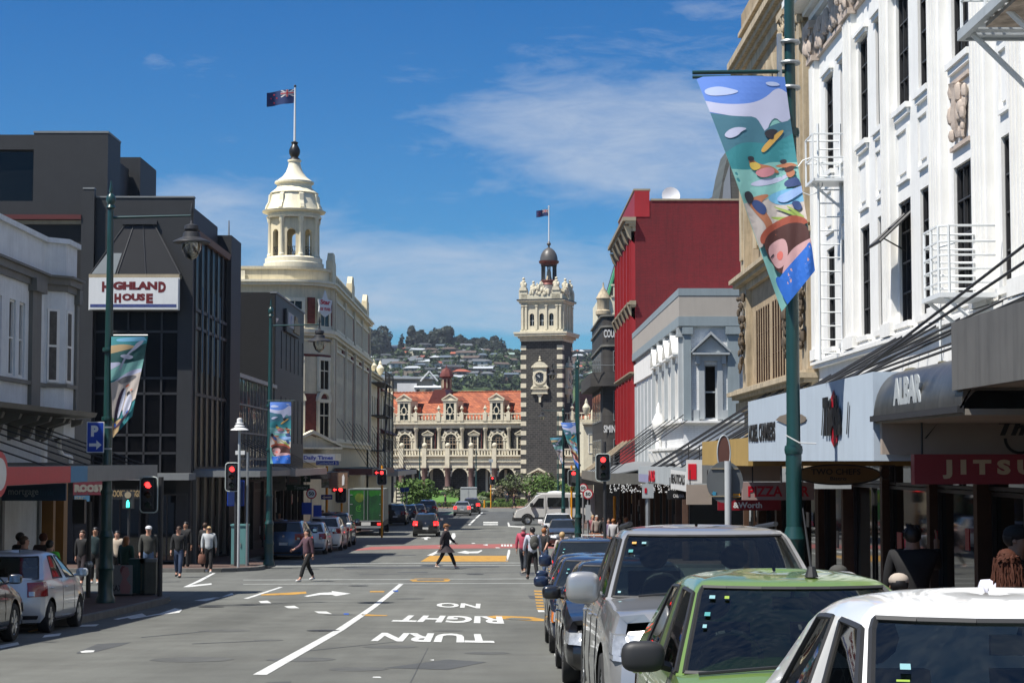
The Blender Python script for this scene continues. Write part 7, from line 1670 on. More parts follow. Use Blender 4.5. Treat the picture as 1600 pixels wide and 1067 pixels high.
# gardens in front of the station
YG = 232
def gbox(name, label, cat, px0, px1, Y, d, z0, z1, mt, kind=None):
    x0, x1 = at(px0,Y), at(px1,Y); t = MB().box(0,x1-x0,0,d,z0,z1)
    return t, x0, x1
for lb, a, b, Y, h in (('low clipped hedge along the pink paving, left of the yellow pole', 640, 742, 229.5, .62), ('bright low clipped hedge right of the yellow pole', 742, 802, 229, .62), ('second row of low clipped hedge behind on the right', 775, 845, 236, .9)):
    x0, x1 = at(a,Y), at(b,Y); t = thing('hedge', lb, 'hedge', (x0,Y,gz(Y)), 0, 'clipped hedges'); m = MB(); q = random.Random(int(a))
    MB().box(.05,x1-x0-.05,.05,1.3,0,h-.06).build('hedge_core', M_leafd, t)
    for i in range(int((x1-x0)*90)):
        f = q.random(); p = Vector((q.uniform(0,x1-x0), 0 if f < .55 else q.uniform(0,1.35), q.uniform(0,h) if f < .55 else h)); n_ = Vector((q.uniform(-.6,.6), -1 if f < .55 else q.uniform(-.5,.5), q.uniform(-.2,.6) if f < .55 else 1)).normalized(); t_ = n_.orthogonal().normalized()*.07; b_ = n_.cross(t_); m.add([p-t_-b_, p+t_-b_, p+t_+b_, p-t_+b_], [(0,1,2,3)])
    m.build('hedge_leaves', M_hedge, t, recalc=False)
x0, x1 = at(640,236), at(716,236)
m = MB().add([(x0,231.3,gz(231)+.05),(x1,231.3,gz(231)+.05),(x1,246,gz(246)+1.9),(x0,246,gz(246)+1.9)], [(0,1,2,3)]); m.add([(x1,231.3,gz(231)+.05),(x1+6,231.3,gz(231)+.05),(x1+6,246,gz(246)+.9),(x1,246,gz(246)+.9)],[(0,1,2,3)]); structure(m.build('lawn', M_grass, recalc=False))
m = MB().box(at(744,241),at(800,241),241,243,gz(241),gz(241)+1.0); structure(m.build('planting_bed', mat('soil_bed', (.08,.06,.035), .9, c2=(.05,.07,.02)), recalc=False))
tree('tree', 'bright green street tree at the left end of the station arcade', at(655,214), 214, 3.6, 2.9, 1.75, M_leaf1, 1500, .17, 3, clumps=14)
tree('tree', 'olive green spreading tree in front of the clock tower', at(822,243), 243, 4.7, 4.6, 1.9, M_leaf2, 1500, .17, 4, clumps=16)
tree('tree', 'fresh green round tree beside the clock tower foot', at(848,238), 238, 4.0, 3.0, 1.8, M_leaf1, 1300, .15, 5, clumps=14)
tree('tree', 'small green tree half hidden behind the right hand lamp posts', at(885,236), 236, 3.2, 2.2, 1.5, M_leaf1, 700, .15, 6)
for i, (px, Y, h, rx, mt, nm, lb) in enumerate(((708,240,2.6,2.2,M_leaf2,'shrub','olive shrub at the left edge of the white truck'),(692,242,2.0,1.3,M_leafh,'shrub','dark rounded shrub beside the lawn'),(738,244,2.5,1.2,M_leaf2,'shrub','upright olive shrub above the white truck roof'),(760,243,1.9,1.3,M_leaf1,'shrub','yellow green shrub right of the yellow pole'),
        (790,242,2.6,2.0,mat('pink_blossom_leaf', (.20,.13,.10), .8, var=.4, vs=5, c2=(.06,.08,.03)),'shrub','pinkish flowering shrub below the tower doorway'),(748,238,1.3,1.6,mat('white_flower_leaf', (.42,.44,.30), .8, var=.3, vs=8, c2=(.07,.12,.03)),'shrub','low white flowering shrub beside the yellow pole'),(775,247,1.8,1.0,M_leafh,'shrub','small dark shrub against the arcade'))):
    tree(nm, lb, at(px,Y), Y, h, rx, h*.45, mt, 500, .13, 40+i, cat='shrub', clumps=8)
# ------------------------------------------------------------------ the hill behind the town
def ridge_px(px):
    P = [(-2000,640),(0,600),(400,566),(560,548),(600,548),(660,536),(720,532),(800,547),(870,552),(930,560),(1100,590),(3000,660)]
    return prof(P, px)
def hz(X, Y):
    px = 785+X/max(Y,1)*2900; e = (720-ridge_px(px))/2900*1500; t = min(1, max(0, (Y-800)/700)); f = t*t*(3-2*t)*.35+t*.65
    n_ = 3.0*math.sin(X*.013+Y*.004)+2.2*math.sin(X*.031+1.3)*math.sin(Y*.011)
    z_ = EYE-6 + e*f*1.02 + n_*t*1.2
    return z_ if Y <= 1500 else z_-(Y-1500)*.02
ys_ = [798+18*i for i in range(48)]; fr = [-.55+.0175*i for i in range(64)]
m = MB(); m.add([(f*Y, Y, hz(f*Y, Y)-.0) for Y in ys_ for f in fr], [(j*64+i, j*64+i+1, (j+1)*64+i+1, (j+1)*64+i) for j in range(len(ys_)-1) for i in range(63)])
structure(m.build('hillside', M_hill, None, True, 60, recalc=False))
def hpos(px, py):      # march along the ray until it meets the hillside
    Y = 806
    while Y < 1500:
        p = PY(px, py, Y)
        if p.z <= hz(p.x, Y): return p.x, Y
        Y += 6
    return PY(px, py, 1490).x, 1490
roofs = [('charcoal', (.045,.05,.055)), ('grey', (.12,.13,.14)), ('pale silver', (.42,.45,.47)), ('terracotta', (.38,.10,.05)), ('brown', (.10,.07,.055)), ('blue grey', (.09,.12,.15)), ('rusty red', (.22,.06,.04)), ('pale green', (.25,.34,.30))]
walls = [('white', (.55,.55,.52)), ('cream', (.42,.38,.28)), ('brown brick', (.14,.09,.07)), ('grey', (.22,.22,.22)), ('tan', (.30,.24,.18))]
RM = {a: mat('roof_'+a.replace(' ','_'), c, .75, var=.1) for a, c in roofs}; WM = {a: mat('wall_'+a.replace(' ','_'), c, .8, var=.1) for a, c in walls}
q = random.Random(42); rows = [600,592,584,576,568,561,555,550,545.5]; ordi = ['lowest','second','third','fourth','fifth','sixth','seventh','eighth','top']; nth = ['first','second','third','fourth','fifth','sixth','seventh','eighth','ninth','tenth','eleventh','twelfth','thirteenth','fourteenth','fifteenth','sixteenth','seventeenth','eighteenth','nineteenth','twentieth','last']
sites = []
for ri, ry in enumerate(rows):
    px = 580+q.uniform(0,8); k = 0
    while px < 812:
        sites.append((px, ry+q.uniform(-1.8,1.8), ri, k, '')); px += q.uniform(12,23)*(1.0 if ri < 3 else .95); k += 1
    px = 904+q.uniform(0,4); k = 0
    while px < 932: sites.append((px, ry+q.uniform(-1.5,1.5), ri, k, 'R')); px += q.uniform(9,15); k += 1
def house(rn, wn, w, d, h, gable, loc, rz, label):
    t = thing('house', label, 'house', loc, rz, 'houses on the hillside'); m = MB().box(-w/2,w/2,-d/2,d/2,-3,h); m.build('wall', WM[wn], t)
    m = MB(); o = .6
    if gable: m.prism([(-d/2-o,h),(d/2+o,h),(0,h+d*.22)], 'x', -w/2-o, w/2+o)
    else: m.add([(-w/2-o,-d/2-o,h),(w/2+o,-d/2-o,h),(w/2+o,d/2+o,h),(-w/2-o,d/2+o,h),(-w/4,0,h+d*.22),(w/4,0,h+d*.22)], [(0,1,5,4),(1,2,5),(2,3,4,5),(3,0,4),(0,3,2,1)])
    m.build('roof', RM[rn], t)
    nwin = max(2, int(w/3.5))
    for i in range(nwin): x = -w/2+w*(i+.5)/nwin; MB().box(x-.8,x+.8,-d/2-.05,-d/2,h-2.0,h-.7).build('window', M_glasscar, t)
    return t
for px, py, ri, k, side_ in sites:
    X, Y = hpos(px, py); rn = q.choices([r_[0] for r_ in roofs], [22,18,12,5,14,14,4,3])[0]; wn = q.choices([r_[0] for r_ in walls], [22,16,26,18,18])[0]
    s_ = q.uniform(.85,1.25)
    lb = f"{rn} roofed {wn} house, {nth[k]} " + ('from left in the' if not side_ else 'right of tower in') + f" {ordi[ri]} hillside row"
    house(rn, wn, (8+q.uniform(-2,4))*s_, 6.5*s_, (3.2+q.choice([0,0,2.4]))*s_, q.random() < .5, (X, Y, hz(X,Y)+.3), R(q.uniform(-25,25)), lb)
# a few buildings one can pick out
X, Y = hpos(664,575); t = thing('long_building', 'long pale flat roofed building with a row of windows on the hillside', 'building', (X,Y,hz(X,Y)))
w_ = 47/2900*Y; MB().box(-w_/2,w_/2,0,8,-3,5.0).build('wall', WM['grey'], t); MB().box(-w_/2-.5,w_/2+.5,-.8,8,5.0,6.2).build('roof', RM['pale silver'], t)
for i in range(12): MB().box(-w_/2+w_*(i+.2)/12,-w_/2+w_*(i+.8)/12,-.06,0,1.8,4.4).build('window', M_glasscar, t)
X, Y = hpos(668,536); t = thing('marquee', 'bright white peaked pavilion roof high on the hill', 'pavilion', (X,Y,hz(X,Y)+.5)); m = MB().prism([(-13,2),(13,2),(13,3),(8,3.2),(5,4.6),(2,3.6),(-2,5.8),(-6,3.6),(-13,3)], 'y', 0, 6); m.build('roof', M_signw, t); MB().box(-12,12,.5,6,-2,2).build('wall', WM['grey'], t)
X, Y = hpos(615,580); t = thing('large_house', 'large pale roofed house low on the left of the hill', 'house', (X,Y,hz(X,Y))); MB().box(-9,9,0,10,-3,4).build('wall', WM['cream'], t); MB().prism([(-11,4),(11,4),(8,8.5),(-8,8.5)], 'y', -.5, 10).build('roof', RM['pale silver'], t)
# bush and garden trees between the houses: nobody could count them
m = MB(); q = random.Random(9)
for i in range(760):
    px = q.uniform(570, 815) if q.random() < .88 else q.uniform(900, 945); py = q.uniform(ridge_px(px)+3, 612)
    if py > 576 and q.random() < .62: continue
    X, Y = hpos(px, py); s_ = q.uniform(2.5,6.5)
    crown(m, (X, Y-5, hz(X,Y)+s_*.45), (s_, s_*.8, s_*.75), 46, 1.5, i, 3)
structure(m.build('woodland', leafmat('hill_bush_leaf', (.045,.080,.022), (.018,.034,.012)), recalc=False), 'stuff')
m = MB(); q = random.Random(10)
for i in range(130):
    px = q.uniform(575, 812); py = q.uniform(ridge_px(px)+6, 606); X, Y = hpos(px, py); s_ = q.uniform(3,6)
    crown(m, (X, Y-9, hz(X,Y)+s_*.35), (s_, s_*.8, s_*.6), 40, 1.3, i+900, 3)
structure(m.build('shrubbery', leafmat('hill_lime_leaf', (.085,.125,.030), (.035,.06,.018)), recalc=False), 'stuff')
for i, (px, w_, top_, nm, lb, kind) in enumerate(((591,38,508,'pine_tree','dark dense clump on the ridge at the far left',0),(577,24,513,'pine_tree','dark crown partly behind the newspaper building roof',0),(650,28,508,'pine_tree','round topped dark tree standing alone on the ridge',0),(690,46,508,'pine_tree','tallest dark pine clump in the middle of the ridge',0),(668,26,518,'pine_tree','lower dark tree at the left of the tallest clump',0),(711,26,522,'pine_tree','dark tree on the right shoulder of the tallest clump',0),
        (728,24,526,'pine_tree','small jagged pines beside the tallest clump',1),(742,22,528,'pine_tree','jagged pine group in the gap of the ridge',1),(757,26,524,'pine_tree','jagged pine group left of the ridge end',1),(773,26,524,'pine_tree','last jagged pine group before the ridge slopes',1),(626,7,524,'pine_tree','tiny lone tree between two ridge clumps',0),(908,22,548,'pine_tree','dark round trees on the ridge right of the clock tower',0))):
    Y = 1480; x = at(px, Y); zb = hz(x, Y); H = (720-top_)/2900*Y+EYE-zb; wx = w_/2/2900*Y*1.15
    t = tree(nm, lb, x, Y, H, wx, H*.52, M_leafd, 1500 if w_ > 10 else 200, 1.5, 70+i, zb=zb-1, group='trees on the ridge', clumps=12 if kind == 0 else 5, fill=.8)
    if kind:
        m = MB(); qq = random.Random(i)
        for k in range(7): a = -wx+2*wx*k/6; h_ = H*qq.uniform(.85,1.12); crown(m, (a,0,h_*.45), (wx*.28,3,h_*.55), 160, 1.2, i*9+k, 3)
        m.build('crown', M_leafd, t, recalc=False)
# thin summer haze over the far hill
hzb = MB().box(-900,900,-60,1900,-2.0,150).build('haze', None, None); hzb['kind'] = 'stuff'
hm = bpy.data.materials.new('haze_air'); hm.use_nodes = True; nt = hm.node_tree; nt.nodes.clear(); o_ = nt.nodes.new('ShaderNodeOutputMaterial'); v_ = nt.nodes.new('ShaderNodeVolumePrincipled'); v_.inputs['Color'].default_value = (.80,.88,1,1); v_.inputs['Density'].default_value = .00008; v_.inputs['Anisotropy'].default_value = .2
nt.links.new(v_.outputs[0], o_.inputs['Volume']); hzb.data.materials.clear(); hzb.data.materials.append(hm)
# ------------------------------------------------------------------ people
def skin(verts, edges, rad, root=0, lv=1):
    me = bpy.data.meshes.new('s'); me.from_pydata([tuple(v) for v in verts], edges, []); o = bpy.data.objects.new('s', me)
    md = o.modifiers.new('s', 'SKIN'); md.use_smooth_shade = True; sd = o.modifiers.new('u', 'SUBSURF'); sd.levels = lv
    for i, r_ in enumerate(rad):
        d = me.skin_vertices[0].data[i]; d.radius = (r_*1.1, r_*1.1); d.use_root = (i == root)
    m2 = evalmesh(o)
    vs = [tuple(v.co) for v in m2.vertices]; fs = [tuple(p.vertices) for p in m2.polygons]
    bpy.data.objects.remove(o); bpy.data.meshes.remove(me); bpy.data.meshes.remove(m2); mb = MB(); mb.add(vs, fs); return mb
CL = {}
def cloth(n, c, **k): return mat('cloth_'+n, c, .85, var=.18, vs=6, **k)
SK = {'light': mat('skin_light', (.50,.27,.19), .55, var=.06), 'tan': mat('skin_tan', (.34,.18,.11), .55, var=.06), 'dark': mat('skin_dark', (.15,.075,.045), .55, var=.06)}
HR_ = {'brown': mat('hair_brown', (.05,.025,.012), .6, var=.3, vs=30), 'black': mat('hair_black', (.010,.008,.008), .5, var=.3, vs=30), 'grey': mat('hair_grey', (.42,.40,.37), .7, var=.2, vs=30), 'ginger': mat('hair_ginger', (.30,.11,.03), .6, var=.3, vs=30), 'blond': mat('hair_blond', (.45,.30,.14), .6, var=.3, vs=30), 'dyed': mat('hair_auburn', (.07,.025,.015), .8, var=.3, vs=30, spec=.2)}
def rotv(v, ax, a): return Matrix.Rotation(a, 3, ax) @ Vector(v)
def person(label, px, Y, h=1.7, face=0, top=None, topc=(.1,.1,.1), leg=(.02,.02,.025), hair='brown', long=False, sk='light', stride=0., arms=(0,0), bend=(0,0), cap=None, bag=None, coat=0., skirt=False, shoes=(.02,.02,.02), X=None, sleeves=1., lean=0, zoff=0, glasses=False, group=None, wide=1.0, phone=False, cover=False):
    """face: heading in degrees, 0 looks at the camera; stride: metres between the feet; arms: forward swing in degrees; bend: elbow bend"""
    x = at(px, Y) if X is None else X
    t = thing('person', label, 'person', (x, Y, gz(Y)+zoff), R(face), group); k = h/1.75; S = lambda *v: Vector(v)*k
    lean_ = R(lean); up = lambda v: Vector((v[0], v[1]*1.0 - (v[2]-.93*k)*math.sin(lean_) if v[2] > .93*k else v[1], v[2]))
    hip = S(0,0,.93); chest = up(S(0,0,1.32)); neck = up(S(0,0,1.49)); hb = up(S(0,-.02,1.56)); hm = up(S(0,-.02,1.64)); ht = up(S(0,-.0,1.70))
    V = [hip, S(0,0,1.05), up(S(0,.01,1.2)), chest, neck, hb, hm, ht]; Rr = [.108,.095,.10,.11,.058,.074,.092,.070]; E = [(0,1),(1,2),(2,3),(3,4),(4,5),(5,6),(6,7)]
    V.append(hm+S(0,-.085,-.015)); Rr.append(.016); E.append((6,8))     # nose
    J = {}
    for sx in (-1, 1):
        sw = stride/2*sx; fa = math.atan2(sw, .85)     # leg swing about the hip, +: forward (-y)
        hp = S(sx*.09,0,.90); kn = hp + rotv((0,0,-.43*k), 'X', -fa*1.0) ; kn.y -= .04*k*(1 if abs(stride) > .05 else .3); an = Vector((sx*.09*k, -sw*k*1.0 + (.0 if sw > 0 else 0), (.085 + (.05 if sw < -.1 else 0))*k)); toe = an + S(0,-.15,-.045 - (.03 if sw < -.1 else 0))
        b = len(V); V += [hp, kn, an, toe]; Rr += [.088,.058,.042,.036]; E += [(0,b),(b,b+1),(b+1,b+2),(b+2,b+3)]; J['leg',sx] = (hp, kn, an, toe)
        a, be = R(arms[0 if sx < 0 else 1]), R(bend[0 if sx < 0 else 1])
        sh = up(S(sx*.185*wide,0,1.43)); el = sh + rotv((sx*.05*k,0,-.29*k), 'X', -a); wr = el + rotv((0,0,-.25*k), 'X', -(a+be)); ha = wr + rotv((0,0,-.075*k), 'X', -(a+be))
        b = len(V); V += [sh, el, wr, ha]; Rr += [.055,.042,.028,.036]; E += [(3,b),(b,b+1),(b+1,b+2),(b+2,b+3)]; J['arm',sx] = (sh, el, wr, ha, a+be)
    body = skin(V, E, [r_*k for r_ in Rr])
    for sx in (-1, 1):      # fingers
        sh, el, wr, ha, an_ = J['arm',sx]
        for i, (o, l) in enumerate(((-.03,.062),(-.01,.075),(.01,.07),(.03,.055))):
            p0 = ha + rotv((0,o*k,-.02*k), 'X', -an_); p1 = p0 + rotv((-sx*.004,0,-l*.55*k), 'X', -an_); p2 = p1 + rotv((-sx*.015,0,-l*.45*k), 'X', -an_-.3); body.tube(p0,p1,.009*k,5,.008*k); body.tube(p1,p2,.008*k,5,.006*k)
        p0 = ha + rotv((0,-.03*k,.03*k), 'X', -an_); body.tube(p0, p0+rotv((0,-.035*k,-.045*k), 'X', -an_), .010*k, 5, .008*k)
        body.ball(hm+S(sx*.088,.0,-.015), .022*k, 6, 4, sx=.4)      # ears
    body.build('body', SK[sk], t, True, 60)
    cm = cloth('%02d%02d%02d' % tuple(int(c*99) for c in topc), topc); lm = cloth('%02d%02d%02d' % tuple(int(c*99) for c in leg), leg); sm = cloth('%02d%02d%02d' % tuple(int(c*99) for c in shoes), shoes)
    V = [S(0,0,.84), S(0,0,1.02), up(S(0,.01,1.2)), chest, up(S(0,0,1.49))]; Rr = [.150*wide,.140*wide,.142*wide,.15*wide,.07]; E = [(0,1),(1,2),(2,3),(3,4)]
    for sx in (-1,1):
        sh, el, wr, ha, _ = J['arm',sx]; b = len(V); e2 = el.lerp(wr, .9) if sleeves >= 1 else el
        V += [sh, el] + ([e2] if sleeves >= 1 else []); Rr += [.072,.056] + ([.045] if sleeves >= 1 else []); E += [(3,b),(b,b+1)] + ([(b+1,b+2)] if sleeves >= 1 else [])
    skin(V, E, [r_*k for r_ in Rr]).build('jacket' if sleeves >= 1 else 'shirt', cm, t, True, 60)
    if coat:
        m = MB(); n = 14; prof_ = [(.145,1.0),(.17,.9),(.19+.12*abs(stride),.93-coat)]; vs = []
        for r_, z_ in prof_:
            for i in range(n): a = 2*math.pi*i/n; vs.append(S(r_*wide*math.cos(a), r_*.85*(1+.8*abs(stride)*(z_ < .8))*math.sin(a), z_))
        m.add(vs, [(j*n+i, j*n+(i+1)%n, (j+1)*n+(i+1)%n, (j+1)*n+i) for j in range(2) for i in range(n)]); m.build('coat_skirt', cm, t, True)
    V = [S(0,0,1.04), S(0,0,.88)]; Rr = [.125*wide,.13*wide]; E = [(0,1)]
    for sx in (-1,1): hp, kn, an, toe = J['leg',sx]; b = len(V); V += [hp+S(0,0,-.05), kn, kn.lerp(an,.88)]; Rr += [.098,.07,.06]; E += [(1,b),(b,b+1),(b+1,b+2)]
    skin(V, E, [r_*k for r_ in Rr]).build('trousers', lm, t, True, 60)
    for sx in (-1,1): hp, kn, an, toe = J['leg',sx]; skin([an+S(0,.05,-.035), an+S(0,-.02,-.03), toe+S(0,-.02,.0)], [(0,1),(1,2)], [.045*k,.048*k,.036*k]).build('shoe', sm, t, True, 60)
    m = MB(); m.ball(hm+S(0,.022,.022), .104*k, 12, 8, sx=.95, sy=1.05, sz=1.02)
    m.v = [v if not (v[1] < hm.y-.0*k and v[2] < hm.z+.055*k) else (v[0]*.9, hm.y+.02*k, v[2]) for v in m.v]
    if long: m.ball(hm+S(0,.055,-.12), .105*k, 12, 8, sx=1.08, sy=.62, sz=2.0)
    if Y < 25 and not cap:      # close enough to show locks
        q = random.Random(int(px)); crown(m, tuple(hm+S(0,.03,.03)), (.118*k,.118*k,.112*k), 420, .016, int(px), 7, fill=.85); m.f = [f for f in m.f if not all(m.v[i][1] < hm.y-.01*k and m.v[i][2] < hm.z+.05*k for i in f)]; m.mi = [0]*len(m.f)
        if long:
            for i in range(70):
                a = q.uniform(-.35, math.pi+.35); rr = q.uniform(.08,.115)*k; p = hm+Vector((math.cos(a)*rr, .02+math.sin(a)*rr*.9, q.uniform(-.02,.06)*k)); pts = [p]
                for j in range(1,6): pts.append(p+Vector((math.cos(a)*.012*j*k+q.uniform(-.012,.012), .012*j*k+q.uniform(-.01,.01), -.068*j*k)))
                for j in range(5): m.tube(pts[j], pts[j+1], .013*k*(1-j*.13), 4, .013*k*(1-(j+1)*.13))
    if not cover: m.build('hair', HR_[hair], t, True, 60)
    m = MB()
    for sx in (-1,1): m.ball(hm+S(sx*.032,-.082,.012), .011*k, 6, 4)
    m.build('eyes', M_signblk, t); MB().box(-.024*k,.024*k,hm.y-.092*k,hm.y-.07*k,hm.z-.055*k,hm.z-.047*k).build('mouth', mat('lips', (.30,.10,.08), .5), t)
    if glasses: MB().box(-.075*k,.075*k,hm.y-.105*k,hm.y-.085*k,hm.z+.0,hm.z+.032*k).build('sunglasses', M_signblk, t)
    if cap:
        m = MB(); m.ball(hm+S(0,.01,.055), .108*k, 12, 7, sy=1.08, sz=.72); m.ball(hm+S(0,-.12,.045), .08*k, 10, 5, sx=1.0, sy=.9, sz=.18); m.build('cap', cloth('cap%02d%02d%02d' % tuple(int(c*99) for c in cap), cap), t, True)
    if phone: p = J['arm',-1][3]; MB().bc(p+S(0,-.03,.02), (.03,.02,.13)).build('phone', M_signred, t)
    return t, J, k
def handbag(label, t, J, k, sx, col, sz=(.22,.12,.28), nm='handbag'):
    p = t.location + (Matrix.Rotation(t.rotation_euler.z, 3, 'Z') @ J['arm',sx][3]); b = thing(nm, label, 'bag', (p.x, p.y, p.z-.1-sz[2]), t.rotation_euler.z); m = MB()
    m.lathe([(sz[0]*.4,0),(sz[0]*.52,.03),(sz[0]*.5,sz[2]*.8),(sz[0]*.35,sz[2])],0,0,10,sy=.5); m.build('bag_body', cloth('bag%02d%02d' % (int(col[0]*99), int(col[1]*99)), col), b, True, 40)
    m = MB()
    for i in range(8): a0, a1 = math.pi*i/8, math.pi*(i+1)/8; m.tube((.07*math.cos(a0),0,sz[2]-.02+.12*math.sin(a0)),(.07*math.cos(a1),0,sz[2]-.02+.12*math.sin(a1)),.008,4)
    m.build('strap', M_wood, b)
person('woman in a patterned pink and black top walking across in white shoes', 481, 59.5, 1.66, -55, topc=(.09,.045,.06), leg=(.012,.012,.013), hair='black', long=True, stride=.62, arms=(30,-15), bend=(35,10), shoes=(.6,.6,.6))
person('woman in a long dark coat and brown hat striding over the middle of the crossing', 697, 70, 1.68, 75, topc=(.030,.022,.026), leg=(.010,.010,.011), hair='ginger', stride=.75, arms=(-20,25), bend=(10,25), coat=.28, shoes=(.5,.45,.4), cap=(.22,.10,.04), wide=1.1)
t, J, k = person('grey haired woman in a raspberry pink hooded jacket', 818, 65.5, 1.66, 165, topc=(.42,.06,.10), leg=(.03,.035,.045), hair='grey', stride=.42, arms=(12,-5), bend=(15,5), shoes=(.45,.38,.3), wide=1.12)
skin([Vector((-.10,.08,1.47))*k, Vector((0,.12,1.5))*k, Vector((.10,.08,1.47))*k], [(0,1),(1,2)], [.05,.07,.05]).build('hood', cloth('420610', (.42,.06,.10)), t, True)
handbag('floral cloth shopping bag held by the woman in pink', t, J, k, -1, (.35,.17,.15), (.30,.14,.34), 'shopping_bag')
t, J, k = person('woman in a white shirt with a grey backpack and black trousers', 832, 61, 1.70, 195, topc=(.50,.52,.60), leg=(.008,.008,.009), hair='black', stride=.52, arms=(-8,14), bend=(8,12), wide=1.08)
b = thing('backpack', 'grey backpack worn by the woman in the white shirt', 'backpack', tuple(t.location), t.rotation_euler.z)
m = MB().ball((0.0,.21*k,1.24*k), .19*k, 12, 8, sx=.85, sy=.6, sz=1.3); m.build('bag_body', cloth('pack', (.07,.07,.06)), b, True); MB().ball((0,.32*k,1.15*k),.11*k,10,6,sx=1,sy=.4,sz=1.0).build('front_pocket', cloth('pack2', (.055,.055,.05)), b, True)
for sx in (-1,1): MB().path([(sx*.10*k,.17*k,1.42*k),(sx*.12*k,.02,1.50*k),(sx*.13*k,-.15*k,1.35*k),(sx*.13*k,-.12*k,1.15*k)], .018, 5).build('shoulder_strap', cloth('pack2', (.055,.055,.05)), b)
person('person in black with brown hair and a bare forearm beside the white shirted woman', 850, 64, 1.62, 150, topc=(.015,.015,.017), leg=(.05,.08,.15), hair='ginger', stride=.4, arms=(-35,10), bend=(-10,50), sleeves=.5)
person('person with curly ginger blond hair whose head shows over the dark blue car', 878, 56, 1.62, 190, topc=(.5,.42,.38), leg=(.03,.03,.05), hair='blond', wide=.95)
# left hand group coming over the side street
person('man in a dark jacket, pale blue shirt and white cap by the litter bins', 234, 59, 1.76, 8, topc=(.045,.045,.040), leg=(.09,.14,.24), hair='grey', stride=.2, cap=(.55,.56,.58), arms=(5,-5), bend=(10,10), wide=1.15)
person('young man in a black jacket, sunglasses and blue jeans', 281, 62.5, 1.70, -4, topc=(.012,.012,.013), leg=(.03,.05,.10), hair='brown', stride=.28, arms=(8,-6), bend=(12,8), glasses=True)
t, J, k = person('woman in a pale grey patterned jumper and sunglasses carrying a tan handbag', 328, 66.5, 1.64, 4, topc=(.42,.44,.45), leg=(.010,.010,.010), hair='blond', long=True, stride=.25, arms=(0,-18), bend=(10,15), glasses=True, wide=1.1, shoes=(.5,.5,.5))
handbag('tan leather handbag carried by the woman in the grey jumper', t, J, k, -1, (.20,.09,.06), (.26,.14,.34))
person('man in a dark shirt waiting behind the man in sunglasses', 292, 68.6, 1.78, -20, topc=(.02,.012,.013), leg=(.015,.015,.018), hair='black', sk='tan')
person('tall person in black looking away behind the woman in the grey jumper', 322, 68.9, 1.74, 160, topc=(.010,.010,.012), leg=(.015,.015,.018), hair='brown')
person('woman with long brown hair and a black jacket left of the green signal', 131, 57, 1.66, -20, topc=(.014,.013,.014), leg=(.03,.03,.03), hair='brown', long=True, stride=.3, shoes=(.5,.5,.5))
person('man in a dark teal jacket behind the signal pole', 151, 58, 1.74, 10, topc=(.015,.035,.040), leg=(.012,.012,.014), hair='black', sk='tan', stride=.2, shoes=(.5,.5,.5))
person('woman in a cream blouse raising her hand to her face', 185, 57.5, 1.64, 0, topc=(.45,.38,.30), leg=(.02,.02,.02), hair='black', sk='light', arms=(35,5), bend=(95,10))
person('ginger haired woman in a dark green hoodie by the litter bins', 199, 50.5, 1.60, 150, topc=(.012,.045,.030), leg=(.012,.012,.014), hair='ginger', long=True, wide=1.1)
person('person in a lime green vest on the left pavement', 80, 41, 1.62, 160, topc=(.10,.55,.06), leg=(.02,.02,.02), hair='black', wide=1.12)
person('man with cropped hair in a beige jumper on the left pavement', 40, 39.5, 1.72, 120, topc=(.30,.24,.19), leg=(.02,.02,.02), hair='brown', wide=1.1)
person('dark haired person in black walking before the beige jumper man', 34, 42, 1.78, 140, topc=(.012,.012,.012), leg=(.015,.015,.015), hair='black')
person('auburn haired person between the beige jumper and the lime vest', 70, 43, 1.76, 170, topc=(.03,.02,.02), leg=(.02,.02,.02), hair='dyed')
# right pavement, in the shade of the awnings
person('man in black seen from behind holding a red phone to his ear', 1424, 21.3, 1.82, 170, topc=(.006,.006,.007), leg=(.01,.01,.012), hair='black', sk='tan', arms=(60,5), bend=(118,10), wide=1.2, phone=True)
person('person in a cream cap whose head shows between the green and white cars', 1402, 15.2, 1.38, 178, topc=(.04,.035,.03), leg=(.02,.02,.02), hair='black', cap=(.40,.34,.28), sk='tan')
person('person in a dark grey cap low beside the green hatchback', 1308, 17.2, 1.42, 178, topc=(.03,.03,.03), leg=(.02,.02,.02), hair='black', cap=(.05,.05,.045), sk='tan')
person('man in a black cap and camouflage top at the right edge', 1583, 17.0, 1.78, 60, topc=(.035,.035,.030), leg=(.02,.02,.02), hair='black', cap=(.012,.012,.012), sk='tan')
person('woman with long auburn hair in a white top at the right edge', 1570, 15.0, 1.58, 175, topc=(.60,.60,.68), leg=(.02,.02,.02), hair='dyed', long=True, wide=1.1)
